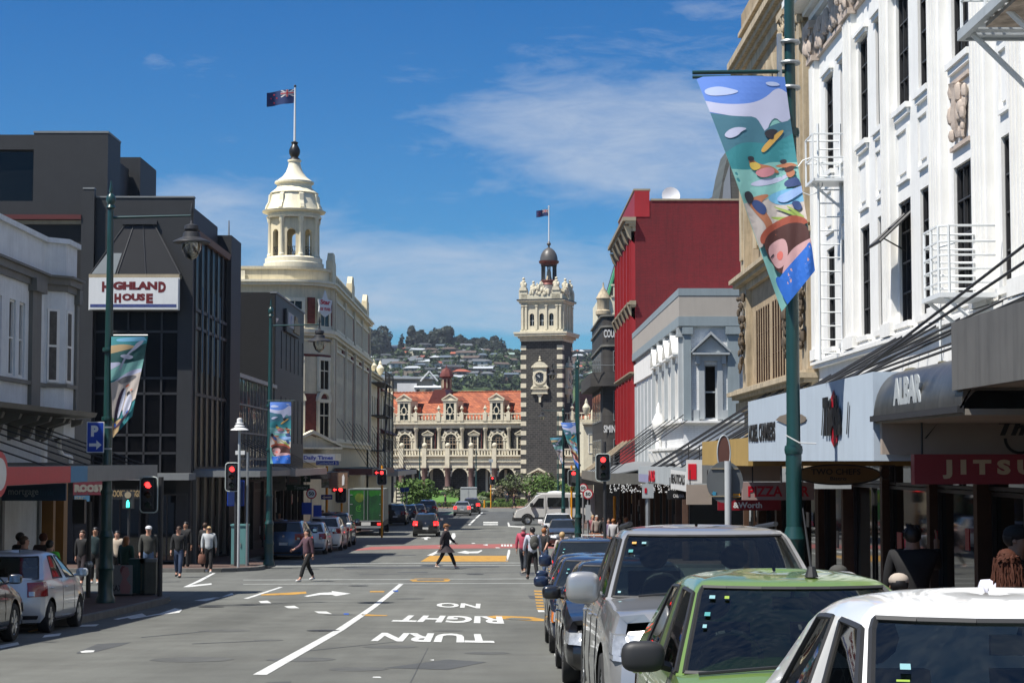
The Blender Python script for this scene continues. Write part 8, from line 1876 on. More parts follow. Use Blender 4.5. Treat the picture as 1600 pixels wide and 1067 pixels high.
# crowd outside the far shops on the right
for i, (px, Y, h, c, hr, lb, zf) in enumerate(((932,93,1.7,(.3,.25,.22),'grey','grey haired person in tan outside the far right shops',10),(944,88,1.75,(.01,.01,.012),'black','person all in black outside the far right shops',20),(951,86,1.65,(.16,.12,.2),'brown','person in a purple top near the far yellow pole',-20),(958,83,1.68,(.4,.4,.42),'ginger','person in a pale shirt beside the restaurant tables',160),
        (966,84,1.7,(.02,.02,.02),'brown','person in a dark jacket leaning by the far tables',90),(978,80,1.78,(.008,.008,.012),'ginger','broad man in black under the fairy lights',170),(926,96,1.66,(.25,.08,.1),'blond','person in maroon beside the speed sign',0))):
    person(lb, px, Y, h, zf, topc=c, leg=(.02,.02,.025), hair=hr)
for i, (px, Y, h, c, hr, lb, st_, zf) in enumerate(((696,221,1.72,(.015,.015,.018),'black','man in black walking left along the pink paving',.6,-85),(803,221,1.72,(.05,.02,.025),'blond','person in a maroon coat walking on the pink paving',.5,80),(793,235,1.7,(.012,.02,.035),'black','dark figure standing behind the hedge',0,10),
        (770,236,1.75,(.02,.02,.02),'grey','dark figure standing just behind the yellow pole',0,0),(827,236,1.7,(.02,.02,.02),'black','dark figure by the tower foot hedge',0,0),(505,112,1.75,(.012,.012,.014),'black','person in black by the far left yellow poles',.3,0),(514,114,1.7,(.06,.015,.02),'grey','grey capped person in maroon by the far left yellow poles',0,0),(437,100,1.7,(.5,.5,.5),'blond','pale dressed person in the shade of the left awnings',0,0))):
    person(lb, px, Y, h, zf, topc=c, leg=(.02,.02,.025), hair=hr, stride=st_)
# ------------------------------------------------------------------ banners
ART_A = [ # near banner: sea, surf and a sleeping woman; (material key, polygon in u 0..1 left to right, v 0..1 top to bottom)
 ('sky', [(0,0),(1,0),(1,.16),(.55,.26),(0,.24)]), ('foam', [(0,.11),(.2,.13),(.5,.135),(.72,.11),(.9,.05),(1,.08),(1,.21),(.9,.24),(.78,.19),(.6,.30),(.5,.29),(.62,.19),(.4,.20),(.2,.18),(0,.16)]),
 ('cloud', [(.02,.06),(.2,.045),(.35,.06),(.45,.075),(.3,.09),(.05,.09)]), ('cloud', [(.75,.03),(.88,.025),(.95,.045),(.8,.05)]),
 ('deep', [(0,.165),(.3,.19),(.62,.195),(.5,.30),(.7,.24),(1,.22),(1,.42),(.5,.42),(0,.40)]), ('teal', [(0,.34),(.3,.30),(.7,.33),(1,.29),(1,.50),(0,.50)]), ('aqua', [(0,.41),(.3,.43),(.6,.405),(1,.44),(1,.60),(.5,.58),(0,.56)]),
 ('foam', [(.15,.485),(.4,.475),(.7,.49),(.95,.47),(.8,.505),(.4,.51)]), ('foam', [(.05,.265),(.22,.235),(.42,.245),(.3,.26),(.25,.275),(.12,.285)]),
 ('board', [(.5,.345),(.85,.262),(.9,.275),(.62,.35),(.52,.365)]), ('ink', [(.6,.27),(.72,.255),(.82,.27),(.74,.285),(.72,.31),(.64,.30)]), ('skin2', [(.28,.38),(.36,.385),(.42,.41),(.62,.43),(.72,.47),(.6,.46),(.45,.44),(.3,.42)]), ('yellow', [(.27,.395),(.42,.40),(.45,.43),(.3,.435)]), ('pinkf', [(.3,.435),(.62,.43),(.64,.47),(.4,.475)]), ('ink', [(.28,.37),(.37,.37),(.38,.39),(.29,.392)]),
 ('skin2', [(.66,.43),(.9,.43),(1,.46),(.84,.455),(.68,.44)]), ('ink', [(.74,.41),(.84,.41),(.85,.43),(.75,.432)]),
 ('sand', [(0,.555),(.5,.57),(1,.56),(1,.74),(0,.74)]), ('sea2', [(.35,.56),(.7,.545),(1,.58),(1,.645),(.6,.62)]), ('skin2', [(.06,.55),(.16,.54),(.42,.545),(.44,.56),(.25,.57),(.34,.64),(.38,.68),(.3,.72),(.22,.70),(.24,.66),(.12,.60)]), ('navy', [(.1,.56),(.22,.55),(.36,.60),(.28,.63),(.18,.61)]), ('ink', [(.04,.515),(.16,.51),(.2,.55),(.06,.57)]),
 ('skin2', [(.78,.47),(.92,.465),(.94,.50),(.82,.51)]), ('hair1', [(.77,.455),(.93,.45),(.94,.475),(.79,.48)]), ('navy', [(.72,.515),(.96,.51),(1,.56),(.74,.55)]), ('board2', [(.5,.57),(1,.565),(1,.60),(.66,.62)]), ('navy', [(.76,.62),(.92,.63),(.96,.68),(.82,.67)]),
 ('leafa', [(.45,.60),(.9,.70),(.8,.70),(.5,.62)]), ('leafa', [(.35,.64),(.88,.71),(.8,.72),(.4,.66)]), ('leafa', [(.6,.60),(.98,.72),(.9,.73)]),
 ('hat', [(.05,.70),(.3,.675),(.7,.675),(.95,.72),(1,.76),(.3,.72),(.05,.74)]), ('hair1', [(.08,.73),(.3,.70),(.7,.71),(.98,.76),(1,.86),(.7,.90),(.62,.84),(.45,.90),(.2,.88),(.1,.80)]), ('skin1', [(.10,.76),(.32,.745),(.52,.76),(.50,.83),(.34,.865),(.16,.85)]), ('blush', [(.26,.80),(.36,.795),(.40,.815),(.34,.835),(.26,.825)]), ('ink', [(.13,.795),(.22,.79),(.22,.797),(.13,.802)]),
 ('skin1', [(.40,.84),(.66,.82),(1,.84),(1,.93),(.7,.93),(.3,.95),(.2,.90)]), ('blue', [(.06,.885),(.16,.875),(.32,.935),(.5,.92),(.72,.915),(.86,.86),(.98,.85),(1,.90),(1,1),(.15,1)])]
ART_B = [ # bird banner
 ('teal', [(0,0),(1,0),(1,.2),(0,.2)]), ('sea2', [(.1,.02),(.9,.0),(1,.05),(.2,.06)]), ('tan', [(0,.09),(.4,.08),(.8,.12),(.5,.17),(0,.18)]), ('deepg', [(0,.17),(.6,.14),(1,.08),(1,.3),(0,.3)]), ('aqua', [(0,.27),(.5,.30),(1,.28),(1,.42),(0,.44)]), ('foam', [(0,.26),(.3,.27),(.3,.30),(0,.33)]), ('foam', [(.2,.44),(.7,.38),(1,.40),(1,.45),(.4,.50),(0,.48)]), ('sand', [(0,.46),(1,.44),(1,.78),(0,.82)]),
 ('grey', [(.75,.06),(.95,.04),(.8,.13),(.5,.2),(.3,.37),(.25,.34),(.45,.2),(.62,.14)]), ('grey', [(.25,.2),(.45,.19),(.7,.23),(.6,.26),(.4,.24)]), ('stone', [(.2,.46),(.5,.43),(.95,.48),(.6,.52),(.3,.5)]), ('plum', [(.06,.86),(.2,.66),(.4,.55),(.5,.58),(.3,.74),(.12,.88)]), ('white', [(.18,.84),(.42,.60),(.52,.56),(.5,.7),(.3,.86)]), ('orange', [(.5,.545),(.66,.54),(.6,.56),(.5,.565)]),
 ('white', [(.42,.84),(.6,.66),(.8,.68),(.85,.84),(.6,.92)]), ('ink', [(.55,.63),(.68,.62),(.7,.66),(.58,.68)]), ('orange', [(.68,.62),(.8,.615),(.74,.64)]), ('tan', [(0,.86),(.5,.88),(.3,1),(0,1)]), ('blue', [(.05,.86),(.2,.9),(.1,.95)]), ('blue', [(.6,.86),(.75,.85),(.65,.92)]), ('leafa', [(0,.8),(.1,.83),(.05,.87)]), ('plum', [(0,.92),(.5,.9),(.8,.86),(.9,.88),(.4,.96)])]
ACOL = dict(sky=(.10,.22,.62), foam=(.48,.50,.66), cloud=(.42,.50,.72), deep=(.05,.16,.22), teal=(.03,.22,.25), aqua=(.22,.48,.44), board=(.6,.35,.08), ink=(.02,.02,.03), skin2=(.42,.16,.08), yellow=(.6,.42,.08), pinkf=(.55,.22,.25), sand=(.50,.44,.40), sea2=(.15,.40,.60), navy=(.03,.06,.18), hair1=(.06,.015,.012), board2=(.28,.42,.70), leafa=(.28,.38,.08), hat=(.30,.06,.03), skin1=(.55,.32,.32), blush=(.65,.16,.13), blue=(.02,.14,.55), tan=(.42,.30,.16), deepg=(.02,.09,.09), grey=(.35,.38,.50), stone=(.14,.14,.15), plum=(.06,.03,.06), white=(.60,.62,.75), orange=(.65,.12,.03))
def banner(label, corners, art, base, name='banner', arm=True):
    """corners in world space: top-left, top-right, bottom-right, bottom-left; the cloth is a curved sheet with the picture printed on it"""
    a, b, c, d = [Vector(v) for v in corners]; mid = (a+b+c+d)/4; t = thing(name, label, 'banner', tuple(mid)); H = (a-d).length; W = (a-b).length
    nrm = (b-a).cross(d-a).normalized(); nrm = nrm if nrm.y < 0 else -nrm
    def P(u, v, o=0):
        p = a.lerp(b, u).lerp(d.lerp(c, u), v); w = .05*W*math.sin(v*5.5+u*3)+.018*W*math.sin(u*13+v*17)*v+.09*W*math.sin(math.pi*v)*(1-u)
        return p + nrm*(w+o) - mid
    m = MB(); nu, nv = 12, 36; m.add([P(i/nu, j/nv) for j in range(nv+1) for i in range(nu+1)], [(j*(nu+1)+i, j*(nu+1)+i+1, (j+1)*(nu+1)+i+1, (j+1)*(nu+1)+i) for j in range(nv) for i in range(nu)])
    cl = m.build('cloth', mat('banner_'+base, ACOL[base], .7, var=.05), t, True, 80)
    for side_ in (1,):
        for k, (cn, poly) in enumerate(art):
            for _ in range(2):      # round the drawn outlines, keeping points on the hem
                q_ = []; n_ = len(poly)
                for i in range(n_):
                    a_, p_, b_ = poly[i-1], poly[i], poly[(i+1) % n_]
                    if p_[0] in (0,1) or p_[1] in (0,1): q_.append(p_)
                    else: q_ += [(p_[0]+(a_[0]-p_[0])*.25, p_[1]+(a_[1]-p_[1])*.25), (p_[0]+(b_[0]-p_[0])*.25, p_[1]+(b_[1]-p_[1])*.25)]
                poly = q_
            bm = bmesh.new(); vs = [bm.verts.new((u, v, 0)) for u, v in poly]
            try: bm.faces.new(vs)
            except ValueError: bm.free(); continue
            bmesh.ops.triangulate(bm, faces=bm.faces[:])
            for q_ in range(1, 12): bmesh.ops.bisect_plane(bm, geom=bm.verts[:]+bm.edges[:]+bm.faces[:], plane_co=(q_/12,0,0), plane_no=(1,0,0))
            for q_ in range(1, 36): bmesh.ops.bisect_plane(bm, geom=bm.verts[:]+bm.edges[:]+bm.faces[:], plane_co=(0,q_/36,0), plane_no=(0,1,0))
            m = MB(); m.v = [tuple(P(v.co.x, v.co.y, W*.0018*(k+2))) for v in bm.verts]; m.f = [tuple(v.index for v in f.verts) for f in bm.faces] if not bm.verts.index_update() else []; m.mi = [0]*len(m.f); bm.free()
            m.build('printed_shape', mat('print_'+cn, ACOL[cn], .7, var=.04), cl, recalc=False)
    return t, P
def lamp_post(label, x, Y, htop, r=.10, arm=None, arm_z=None, group=None, base=True):
    z0 = gz(Y)+.12; t = thing('street_lamp', label, 'street lamp', (x, Y, z0), 0, group); H = htop-z0
    m = MB().lathe([(r*1.15,0),(r*1.15,2.6),(r,2.7),(r*.85,H*.62),(r*.62,H-.35),(r*.62,H-.3)],0,0,14); m.build('pole', M_pole, t, True, 30)
    m = MB().lathe([(r*2.0,0),(r*2.0,.12),(r*1.6,.2),(r*1.5,.75),(r*1.75,.82),(r*1.45,.95),(r*1.4,1.5),(r*1.65,1.56),(r*1.2,1.7)],0,0,14); m.build('pedestal', M_pole, t, True, 30)
    m = MB()
    for z_ in (2.6, H*.45, H*.62): m.lathe([(r*1.25,z_-.05),(r*1.35,z_),(r*1.25,z_+.05)],0,0,12)
    m.split('collar', M_pole, t, True)
    m = MB().lathe([(r*.6,H-.32),(r*1.0,H-.27),(r*.7,H-.2),(r*1.05,H-.1),(r*.9,H+.0),(r*.3,H+.08),(r*.45,H+.14),(.01,H+.38)],0,0,12); m.build('finial', M_pole, t, True)
    if arm:
        za = arm_z-z0; A = MB().tube((0,0,za-.05),(arm,0,za),.035,8,.025); ao = A.build('arm', M_pole, t, True)
        s_ = abs(arm); m = MB().lathe([(.03,-.12+za),(.05,-.2+za),(.17,-.24+za),(.18,-.33+za),(.14,-.38+za),(.2,-.42+za),(.22,-.52+za),(.44,-.62+za),(.45,-.65+za),(.2,-.64+za)],arm,0,16); m.lathe([(.03,za-.12),(.03,za+.05),(.05,za+.1),(.01,za+.3)],arm,0,8); m.build('lantern', M_iron, t, True, 40)
        MB().lathe([(.24,za-.66),(.23,za-.8),(.15,za-.98),(.03,za-1.06)],arm,0,14).build('glass_bowl', glassmat('lantern_glass', (.8,.85,.85), .12, .05, .8), t, True)
    return t
# near right lamp post with the big banner
xp, Yp = at(1240, 21.9), 21.9
lamp_post('tall dark green lamp post on the right pavement with the big surf banner', xp, Yp, EYE+7.8, .082)
s_ = Yp/2900
c_ = [PY(1086,122,Yp-.15), PY(1222,128,Yp-.15), PY(1268,430,Yp-.15), PY(1228,478,Yp-.15)]
bt, BP = banner('large hanging banner with surf, swimmers and a red cheeked woman', [PY(1087,121,Yp-.15), PY(1226,121,Yp-.2), PY(1272,425,Yp-.5), PY(1222,486,Yp-.4)], ART_A, 'aqua')
m = MB(); za = PY(1225,112,Yp).z; m.tube((xp,Yp,za),(PY(1080,120,Yp).x,Yp-.15,PY(1080,118,Yp).z),.025,8); m.tube((PY(1080,125,Yp).x,Yp-.15,PY(1080,125,Yp).z),(PY(1190,125,Yp).x,Yp-.15,PY(1190,125,Yp).z),.02,8)
m.xf(Matrix.Translation(-bt.location)); m.build('banner_arm', M_pole, bt, True)
m = MB(); pts = [PY(a,b,Yp-.15) for a,b in ((1190,125),(1208,132),(1220,145),(1226,165),(1228,200),(1229,380))]; m.path(pts, .014, 6); m.xf(Matrix.Translation(-bt.location)); m.build('edge_rod', M_black, bt, True)
m = MB()
for zz in (.35,.1,-.2): m.lathe([(.12,za+zz-.02),(.13,za+zz),(.12,za+zz+.02)],xp,Yp,12)
m.box(xp-.15,xp-.10,Yp-.04,Yp+.04,za-.3,za+.45).xf(Matrix.Translation(-bt.location)); m.split('clamp', M_galv, bt, True)
m = MB().path([(xp-.11,Yp-.12,PY(1240,680,Yp).z),(xp+.05,Yp-.14,PY(1240,692,Yp).z),(xp+.25,Yp-.1,PY(1270,693,Yp).z)],.008,5); tg = thing('cable_tie', 'loose white plastic tie round the near lamp post', 'cable tie', (xp,Yp,PY(1240,690,Yp).z)); m.xf(Matrix.Translation(-tg.location)).build('strap', M_signw, tg)
# left posts
x1 = at(168,44); lamp_post('dark green lamp post on the near left corner with a penguin banner and lantern arm', x1, 44, PY(163,330,44).z+.35, .115, 1.93, PY(200,337,44).z)
bt, _ = banner('bird banner of penguins and a gull on the near left post', [PY(174,526,43.8), PY(231,526,43.8), PY(207,650,43.8), PY(176,684,43.8)], ART_B, 'teal'); m = MB().tube((x1,44,PY(170,524,44).z),(PY(231,524,43.8).x,43.8,PY(231,524,43.8).z),.022,6); m.xf(Matrix.Translation(-bt.location)).build('banner_arm', M_pole, bt)
x2 = at(419,70); lamp_post('dark green lamp post on the far left corner with a surf banner', x2, 70.5, PY(418,497,70.5).z+.35, .11, 1.85, PY(440,507,70.5).z)
bt, _ = banner('small surf banner with the red cheeked woman on the far left post', [PY(422,628,70.3), PY(455,628,70.3), PY(454,724,70.3), PY(422,724,70.3)], ART_A, 'aqua')
MB().tube((-.1,0,0),(.95,0,0),.02,6).xf(Matrix.Translation((x2-bt.location.x,0,PY(440,626,70.3).z-bt.location.z))).build('banner_arm', M_pole, bt)
# right far posts
x3 = at(903,88); lamp_post('far right green lamp post with a twisted colourful banner', x3, 88, PY(903,565,88).z, .11); banner('narrow twisted banner with orange and green on the far right post', [PY(876,660,87.8), PY(899,660,87.8), PY(905,735,87.8), PY(897,722,87.8)], ART_A, 'aqua')
x4 = at(880,125); lamp_post('farther right green lamp post with a small grey blue banner', x4, 125, PY(880,640,125).z, .10); banner('small grey blue bird banner farther down on the right', [PY(859,684,124.8), PY(878,683,124.8), PY(880,732,124.8), PY(877,725,124.8)], ART_B, 'teal')
for i, (px, Y, ty, ar, ay, lb) in enumerate(((900,150,566,-1.9,573,'tall lamp post with an arm in front of the clock tower'),(872,200,650,-1.7,641,'distant lamp post with an arm before the tower quoins'),(656,222,700,0,0,'thin dark lamp post before the left arcade'),(744,228,705,0,0,'short green lamp post before the arcade near the yellow pole'))):
    lamp_post(lb, at(px,Y), Y, PY(px,ty,Y).z, .09, ar or None, PY(px,ay,Y).z if ar else None)
# ------------------------------------------------------------------ traffic signals
def signal(label, px, Y, py_top, w_px=26, h_px=56, pole='black', pole_px=None, lit='red', arrow=False, x=None, base_z=None, board=True, group='traffic signals', on=True, side_head=False, ptop=None):
    x = at(px, Y) if x is None else x; z0 = gz(Y)+.1; zt = PY(px, py_top, Y).z; h = h_px*Y/2900; w = w_px*Y/2900
    xpole = at(pole_px, Y) if pole_px else x; t = thing('traffic_signal', label, 'traffic signal', (xpole, Y, z0), 0, group); dx = x-xpole; T = zt-z0
    pm = {'black': M_iron, 'yellow': M_yellow, 'grey': M_galv}[pole]
    MB().tube((0,.12,0),(0,.12,(PY(px,ptop,Y).z-z0) if ptop else T+.1),.065,10).build('pole', pm, t, True)
    m = MB(); r_ = w*.22; pts = []
    for cx_, cz_, a0 in ((w/2-r_,h/2-r_,0),(-w/2+r_,h/2-r_,90),(-w/2+r_,-h/2+r_,180),(w/2-r_,-h/2+r_,270)):
        for k in range(5): a = R(a0+22.5*k); pts.append((cx_+r_*math.cos(a)+dx, cz_+r_*math.sin(a)+T-h/2))
    bo = MB().prism(pts, 'y', -.03, .0).build('backing_board', M_signblk, t)
    m = MB()
    for a, b in zip(pts, pts[1:]+pts[:1]): m.tube((a[0],-.035,a[1]),(b[0],-.035,b[1]),.018 if Y < 130 else .012,5)
    m.build('white_border', mat('reflective_border', (.50,.55,.52), .5), bo)
    hb = MB().box(dx-w*.28,dx+w*.28,-.14,-.03,T-h*.9,T-h*.08).build('lamp_housing', M_iron, t)
    for k, c in enumerate(('red','amber','green')):
        cz_ = T-h*(.22+.28*k); rr = w*.185; onl = (c == lit)
        mm = {'red': mat('lit_red_signal', (1,.03,.03), .3, emit=3.2, var=0), 'amber': mat('unlit_amber', (.06,.03,.005), .3), 'green': mat('lit_green_signal', (.05,.9,.6), .3, emit=2.5, var=0) if onl else mat('unlit_green', (.005,.03,.02), .3)}[c]
        if c == 'red' and not onl: mm = mat('unlit_red', (.05,.005,.005), .3)
        MB().lathe([(rr,0),(rr*.7,.02),(.001,.03)],0,0,14).xf(Matrix.Translation((dx,-.145,cz_)) @ Matrix.Rotation(R(90),4,'X')).build('lamp', mm, t, True)
        MB().arc(dx, cz_, rr*1.02, rr*1.12, R(-10), R(190), -.32, -.14, 10).build('visor', M_signblk, t)
    if arrow:
        cz_ = T-h*.22; MB().box(dx-w*.85,dx-w*.3,-.05,-.02,T-h*.36,T-h*.04).build('arrow_board', M_signblk, t)
        mr_ = MATS['lit_red_signal']; MB().prism([(dx-w*.72,cz_),(dx-w*.55,cz_+w*.16),(dx-w*.55,cz_+w*.05),(dx-w*.38,cz_+w*.05),(dx-w*.38,cz_-w*.05),(dx-w*.55,cz_-w*.05),(dx-w*.55,cz_-w*.16)], 'y', -.07, -.05).build('arrow_lamp', mr_, t)
    return t
signal('near left traffic signal showing red beside the litter bins', 234, 47.3, 745, 27, 55, 'black', 251, ptop=745)
signal('traffic signal showing red on the far left corner beside the teal cabinet', 364, 69.5, 723, 22, 44, 'black', 369, ptop=735)
t = thing('traffic_signal', 'black traffic signal head seen from behind on the near left kerb', 'traffic signal', (at(141,46.8), 46.8, gz(46.8)+.1)); MB().tube((0,0,0),(0,0,PY(141,790,46.8).z-gz(46.8)),.06,10).build('pole', M_iron, t, True)
zt = PY(141,780,46.8).z-gz(46.8)-.1; MB().box(-.42,-.12,-.02,.2,zt-.6,zt).build('signal_head', M_signblk, t); MB().ball((0,0,PY(141,888,46.8).z-gz(46.8)),.11,8,6).build('push_button', M_galv, t)
t = thing('pedestrian_signal', 'pedestrian signal with a lit green figure left of the red signal', 'pedestrian signal', (at(202,66.9), 66.9, gz(66.9)+.1)); zt = PY(202,767,66.9).z-gz(66.9)-.1
MB().tube((0,.1,0),(0,.1,zt),.05,8).build('pole', M_iron, t); MB().box(-.2,.2,-.12,.05,zt-.62,zt).build('signal_head', M_iron, t); m = MB().ball((0,-.13,zt-.36),.035,8,5).box(-.05,.05,-.15,-.12,zt-.48,zt-.39).box(-.05,-.01,-.15,-.12,zt-.58,zt-.48).box(.01,.05,-.15,-.12,zt-.58,zt-.48); m.build('green_figure', mat('lit_walking_figure', (.05,.85,.65), .3, emit=3, var=0), t); MB().lathe([(.12,0),(.12,.02)],0,0,12).xf(Matrix.Translation((0,-.12,zt-.14)) @ Matrix.Rotation(R(90),4,'X')).build('unlit_lens', M_taupe, t, True)
signal('yellow poled traffic signal with a red arrow nearer the dark slatted sign', 533, 109, 759, 17, 26, 'yellow', 534, arrow=True)
signal('yellow poled traffic signal with a red arrow over the green truck', 597, 112.5, 733, 15, 24, 'yellow', 597, arrow=True, ptop=727)
signal('distant yellow poled traffic signal showing red before the station', 769.5, 219, 744, 8, 13, 'yellow', 767, ptop=742)
signal('right hand traffic signal showing red before the hotel', 942, 73.2, 709, 22, 42, 'black', 945, ptop=690)
signal('farther right traffic signal showing red on a yellow pole', 896, 117.5, 734, 17, 25, 'yellow', 893, ptop=727)
p = thing('camera_pole', 'grey pole with cameras rising above the distant signal', 'camera pole', (at(767,220), 220, gz(220)+2)); MB().tube((0,0,0),(0,0,PY(767,722,220).z-gz(220)-2),.07,6).build('pole', M_galv, p); MB().box(-.25,.25,-.2,.2,PY(767,722,220).z-gz(220)-2,PY(767,717,220).z-gz(220)-2).build('camera_head', M_grey2, p)
def ypole(label, px, Y, py, r_=.075): t = thing('yellow_pole', label, 'pole', (at(px,Y), Y, gz(Y)+.1)); MB().tube((0,0,0),(0,0,PY(px,py,Y).z-gz(Y)-.1),r_,10).build('pole', M_yellow, t, True); MB().lathe([(r_*1.15,0),(r_*1.1,.25)],0,0,10).build('base_sleeve', M_yellow, t, True); return t
t = ypole('yellow street pole carrying a blue street name plate', 511, 108, 728); zz = PY(511,723,108).z-gz(108)-.1; MB().box(-.62,.68,-.03,.0,zz-.12,zz+.12).build('name_plate', M_signbl, t); txt(t, 'Cumberland St', -.56, .62, zz-.08, zz+.08, -.03, M_signw, .02)
ypole('yellow pole standing behind the far right signal', 960, 92, 775)
ypole('short yellow bollard left of the distant signal', 757, 221, 781, .09)
# ------------------------------------------------------------------ signs on posts
t = thing('parking_sign', 'blue parking sign with a white P and arrow on the near left lamp post', 'sign', (at(149,43.7), 43.7, PY(149,707,43.7).z)); w = 27*43.7/2900; h = 48*43.7/2900
MB().box(-w/2,w/2,-.02,0,0,h).build('white_edge', M_signw, t); MB().box(-w/2+.02,w/2-.02,-.028,-.02,.02,h-.02).build('blue_face', M_signbl, t); txt(t, 'P', -.10, .07, h*.52, h*.88, -.028, M_signw, .06)
MB().prism([(-.14,h*.2),(.03,h*.2),(.03,h*.1),(.15,h*.25),(.03,h*.4),(.03,h*.3),(-.14,h*.3)], 'y', -.036, -.028).build('arrow', M_signw, t); MB().box(w/2,w/2+.18,-.01,.02,h*.8,h*.85).box(w/2,w/2+.18,-.01,.02,h*.1,h*.15).split('bracket', M_galv, t)
def roundel(label, px, Y, py, r_px, s='50', pole_to=None, px_pole=None):
    t = thing('speed_sign', label, 'speed sign', (at(px,Y), Y, gz(Y)+.1)); zc = PY(px,py,Y).z-gz(Y)-.1; r_ = r_px*Y/2900
    MB().tube((0,.05,0),(0,.05,zc+r_),.045,8).build('pole', M_galv, t, True); n = 24
    MB().prism([(r_*math.cos(2*math.pi*i/n), zc+r_*math.sin(2*math.pi*i/n)) for i in range(n)], 'y', -.02, 0).build('red_ring', M_signred, t); MB().prism([(r_*.78*math.cos(2*math.pi*i/n), zc+r_*.78*math.sin(2*math.pi*i/n)) for i in range(n)], 'y', -.028, -.02).build('white_face', M_signw, t)
    txt(t, s, -r_*.5, r_*.5, zc-r_*.34, zc+r_*.34, -.028, M_signblk, .03); return t, zc
t, zc = roundel('round 50 speed sign with blue plates on the left kerb', 487, 90, 771, 8.2)
MB().box(-.45,.02,-.03,0,zc-1.0,zc-.42).box(.1,.5,-.03,0,zc-1.1,zc-.55).split('blue_plate', M_signbl, t)
t, zc = roundel('round 50 speed sign on the right kerb by the far lamp post', 918.5, 86, 771.5, 8.0); MB().box(-.12,.12,-.03,0,zc-1.2,zc-.5).build('white_plate', M_grey2, t)
roundel('second 50 speed sign partly hidden behind the first on the right', 911, 96, 762, 7.0)
t = thing('arrow_sign', 'small blue one way arrow sign on a yellow pole', 'sign', (at(511,107.8), 107.8, PY(511,780,107.8).z)); MB().box(-.33,.33,-.03,0,0,.27).build('plate', M_signbl, t); MB().prism([(-.26,.13),(-.12,.23),(-.12,.17),(.26,.17),(.26,.09),(-.12,.09),(-.12,.03)], 'y', -.04, -.03).build('arrow', M_signw, t)
t = thing('route_sign', 'large blue sign plate behind the far left traffic signal', 'sign', (at(369,69.8), 69.8, PY(369,790,69.8).z)); MB().box(-.32,.32,0,.03,0,.95).build('plate', M_signbl, t); MB().box(-.29,.29,-.006,0,.03,.92).build('blue_face', mat('deep_blue', (.01,.03,.14), .5), t)
for i, (px, Y, py, lb) in enumerate(((629,190,767,'distant blue sign plate on a grey post beside the left tree'),(636,196,766,'second distant blue plate beside the left tree'))):
    t = thing('blue_sign', lb, 'sign', (at(px,Y), Y, gz(Y))); zz = PY(px,py,Y).z-gz(Y); MB().tube((0,.03,0),(0,.03,zz+.2),.04,6).build('pole', M_galv, t); MB().box(-.22,.22,-.02,0,zz-.1,zz+.35).build('plate', M_signbl, t)
# back of the round sign at right
Y = 27.5; t = thing('round_sign', 'grey back of a round road sign on a white post behind the silver pickup', 'sign', (at(1137,Y), Y, gz(Y)+.1)); zc = PY(1134,753,Y).z-gz(Y)-.1; r_ = 28.5*Y/2900; n = 28; dx = at(1133,Y)-at(1137,Y)
MB().prism([(dx+r_*math.cos(2*math.pi*i/n), zc+r_*1.14*math.sin(2*math.pi*i/n)) for i in range(n)], 'y', .06, .09).build('disc', mat('sign_back_grey', (.11,.12,.125), .55, var=.15, streak=.15), t, True); MB().tube((0,0,0),(0,0,PY(1134,720,Y).z-gz(Y)-.1),.052,12,.05).build('post', mat('white_post', (.45,.47,.48), .5, streak=.15), t, True)
MB().box(dx-.2,dx+.2,.045,.06,zc+r_*.7,zc+r_*.76).box(dx-.24,dx+.24,.045,.06,zc-r_*.8,zc-r_*.74).split('bracket', M_taupe, t)
m = MB().prism([(dx-.16+.04*(1 if i%2 else .6)*math.cos(2*math.pi*i/10), zc-.17+.04*(1 if i%2 else .6)*math.sin(2*math.pi*i/10)) for i in range(10)], 'y', .05, .058); m.build('blue_sticker', mat('sticker_blue', (.04,.25,.4), .5), t); MB().box(dx+.12,dx+.22,.05,.058,zc-.23,zc-.17).build('yellow_sticker', M_yellow, t)
t2 = thing('oval_sign', 'narrow brown oval sign seen edge on above the round sign back', 'sign', (at(1131,28.3), 28.3, PY(1131,728,28.3).z)); n = 20; MB().prism([(.17*.55*math.cos(2*math.pi*i/n), .2+.26*math.sin(2*math.pi*i/n)) for i in range(n)], 'y', 0, .05).build('disc', mat('brown_oval', (.12,.05,.035), .5), t2); m = MB()
for i in range(n): a, b = 2*math.pi*i/n, 2*math.pi*(i+1)/n; m.tube((.1*math.cos(a),0,.2+.27*math.sin(a)),(.1*math.cos(b),0,.2+.27*math.sin(b)),.01,4)
m.tube((0,.03,-.2),(0,.03,0),.02,6); m.build('rim', M_grey2, t2)
Y = 33; t = thing('parking_sign', 'small white box sign with a red mark on a grey post beyond the pickup', 'sign', (at(1012,Y), Y, gz(Y)+.1)); zz = PY(1012,778,Y).z-gz(Y)-.1; MB().tube((0,.05,0),(0,.05,PY(1012,753,Y).z-gz(Y)-.1),.04,8).build('post', M_galv, t, True); MB().box(-.1,.1,-.01,.03,zz,zz+.25).build('plate', M_grey2, t); MB().box(-.06,-.02,-.018,-.01,zz+.09,zz+.18).build('red_mark', M_signred, t)
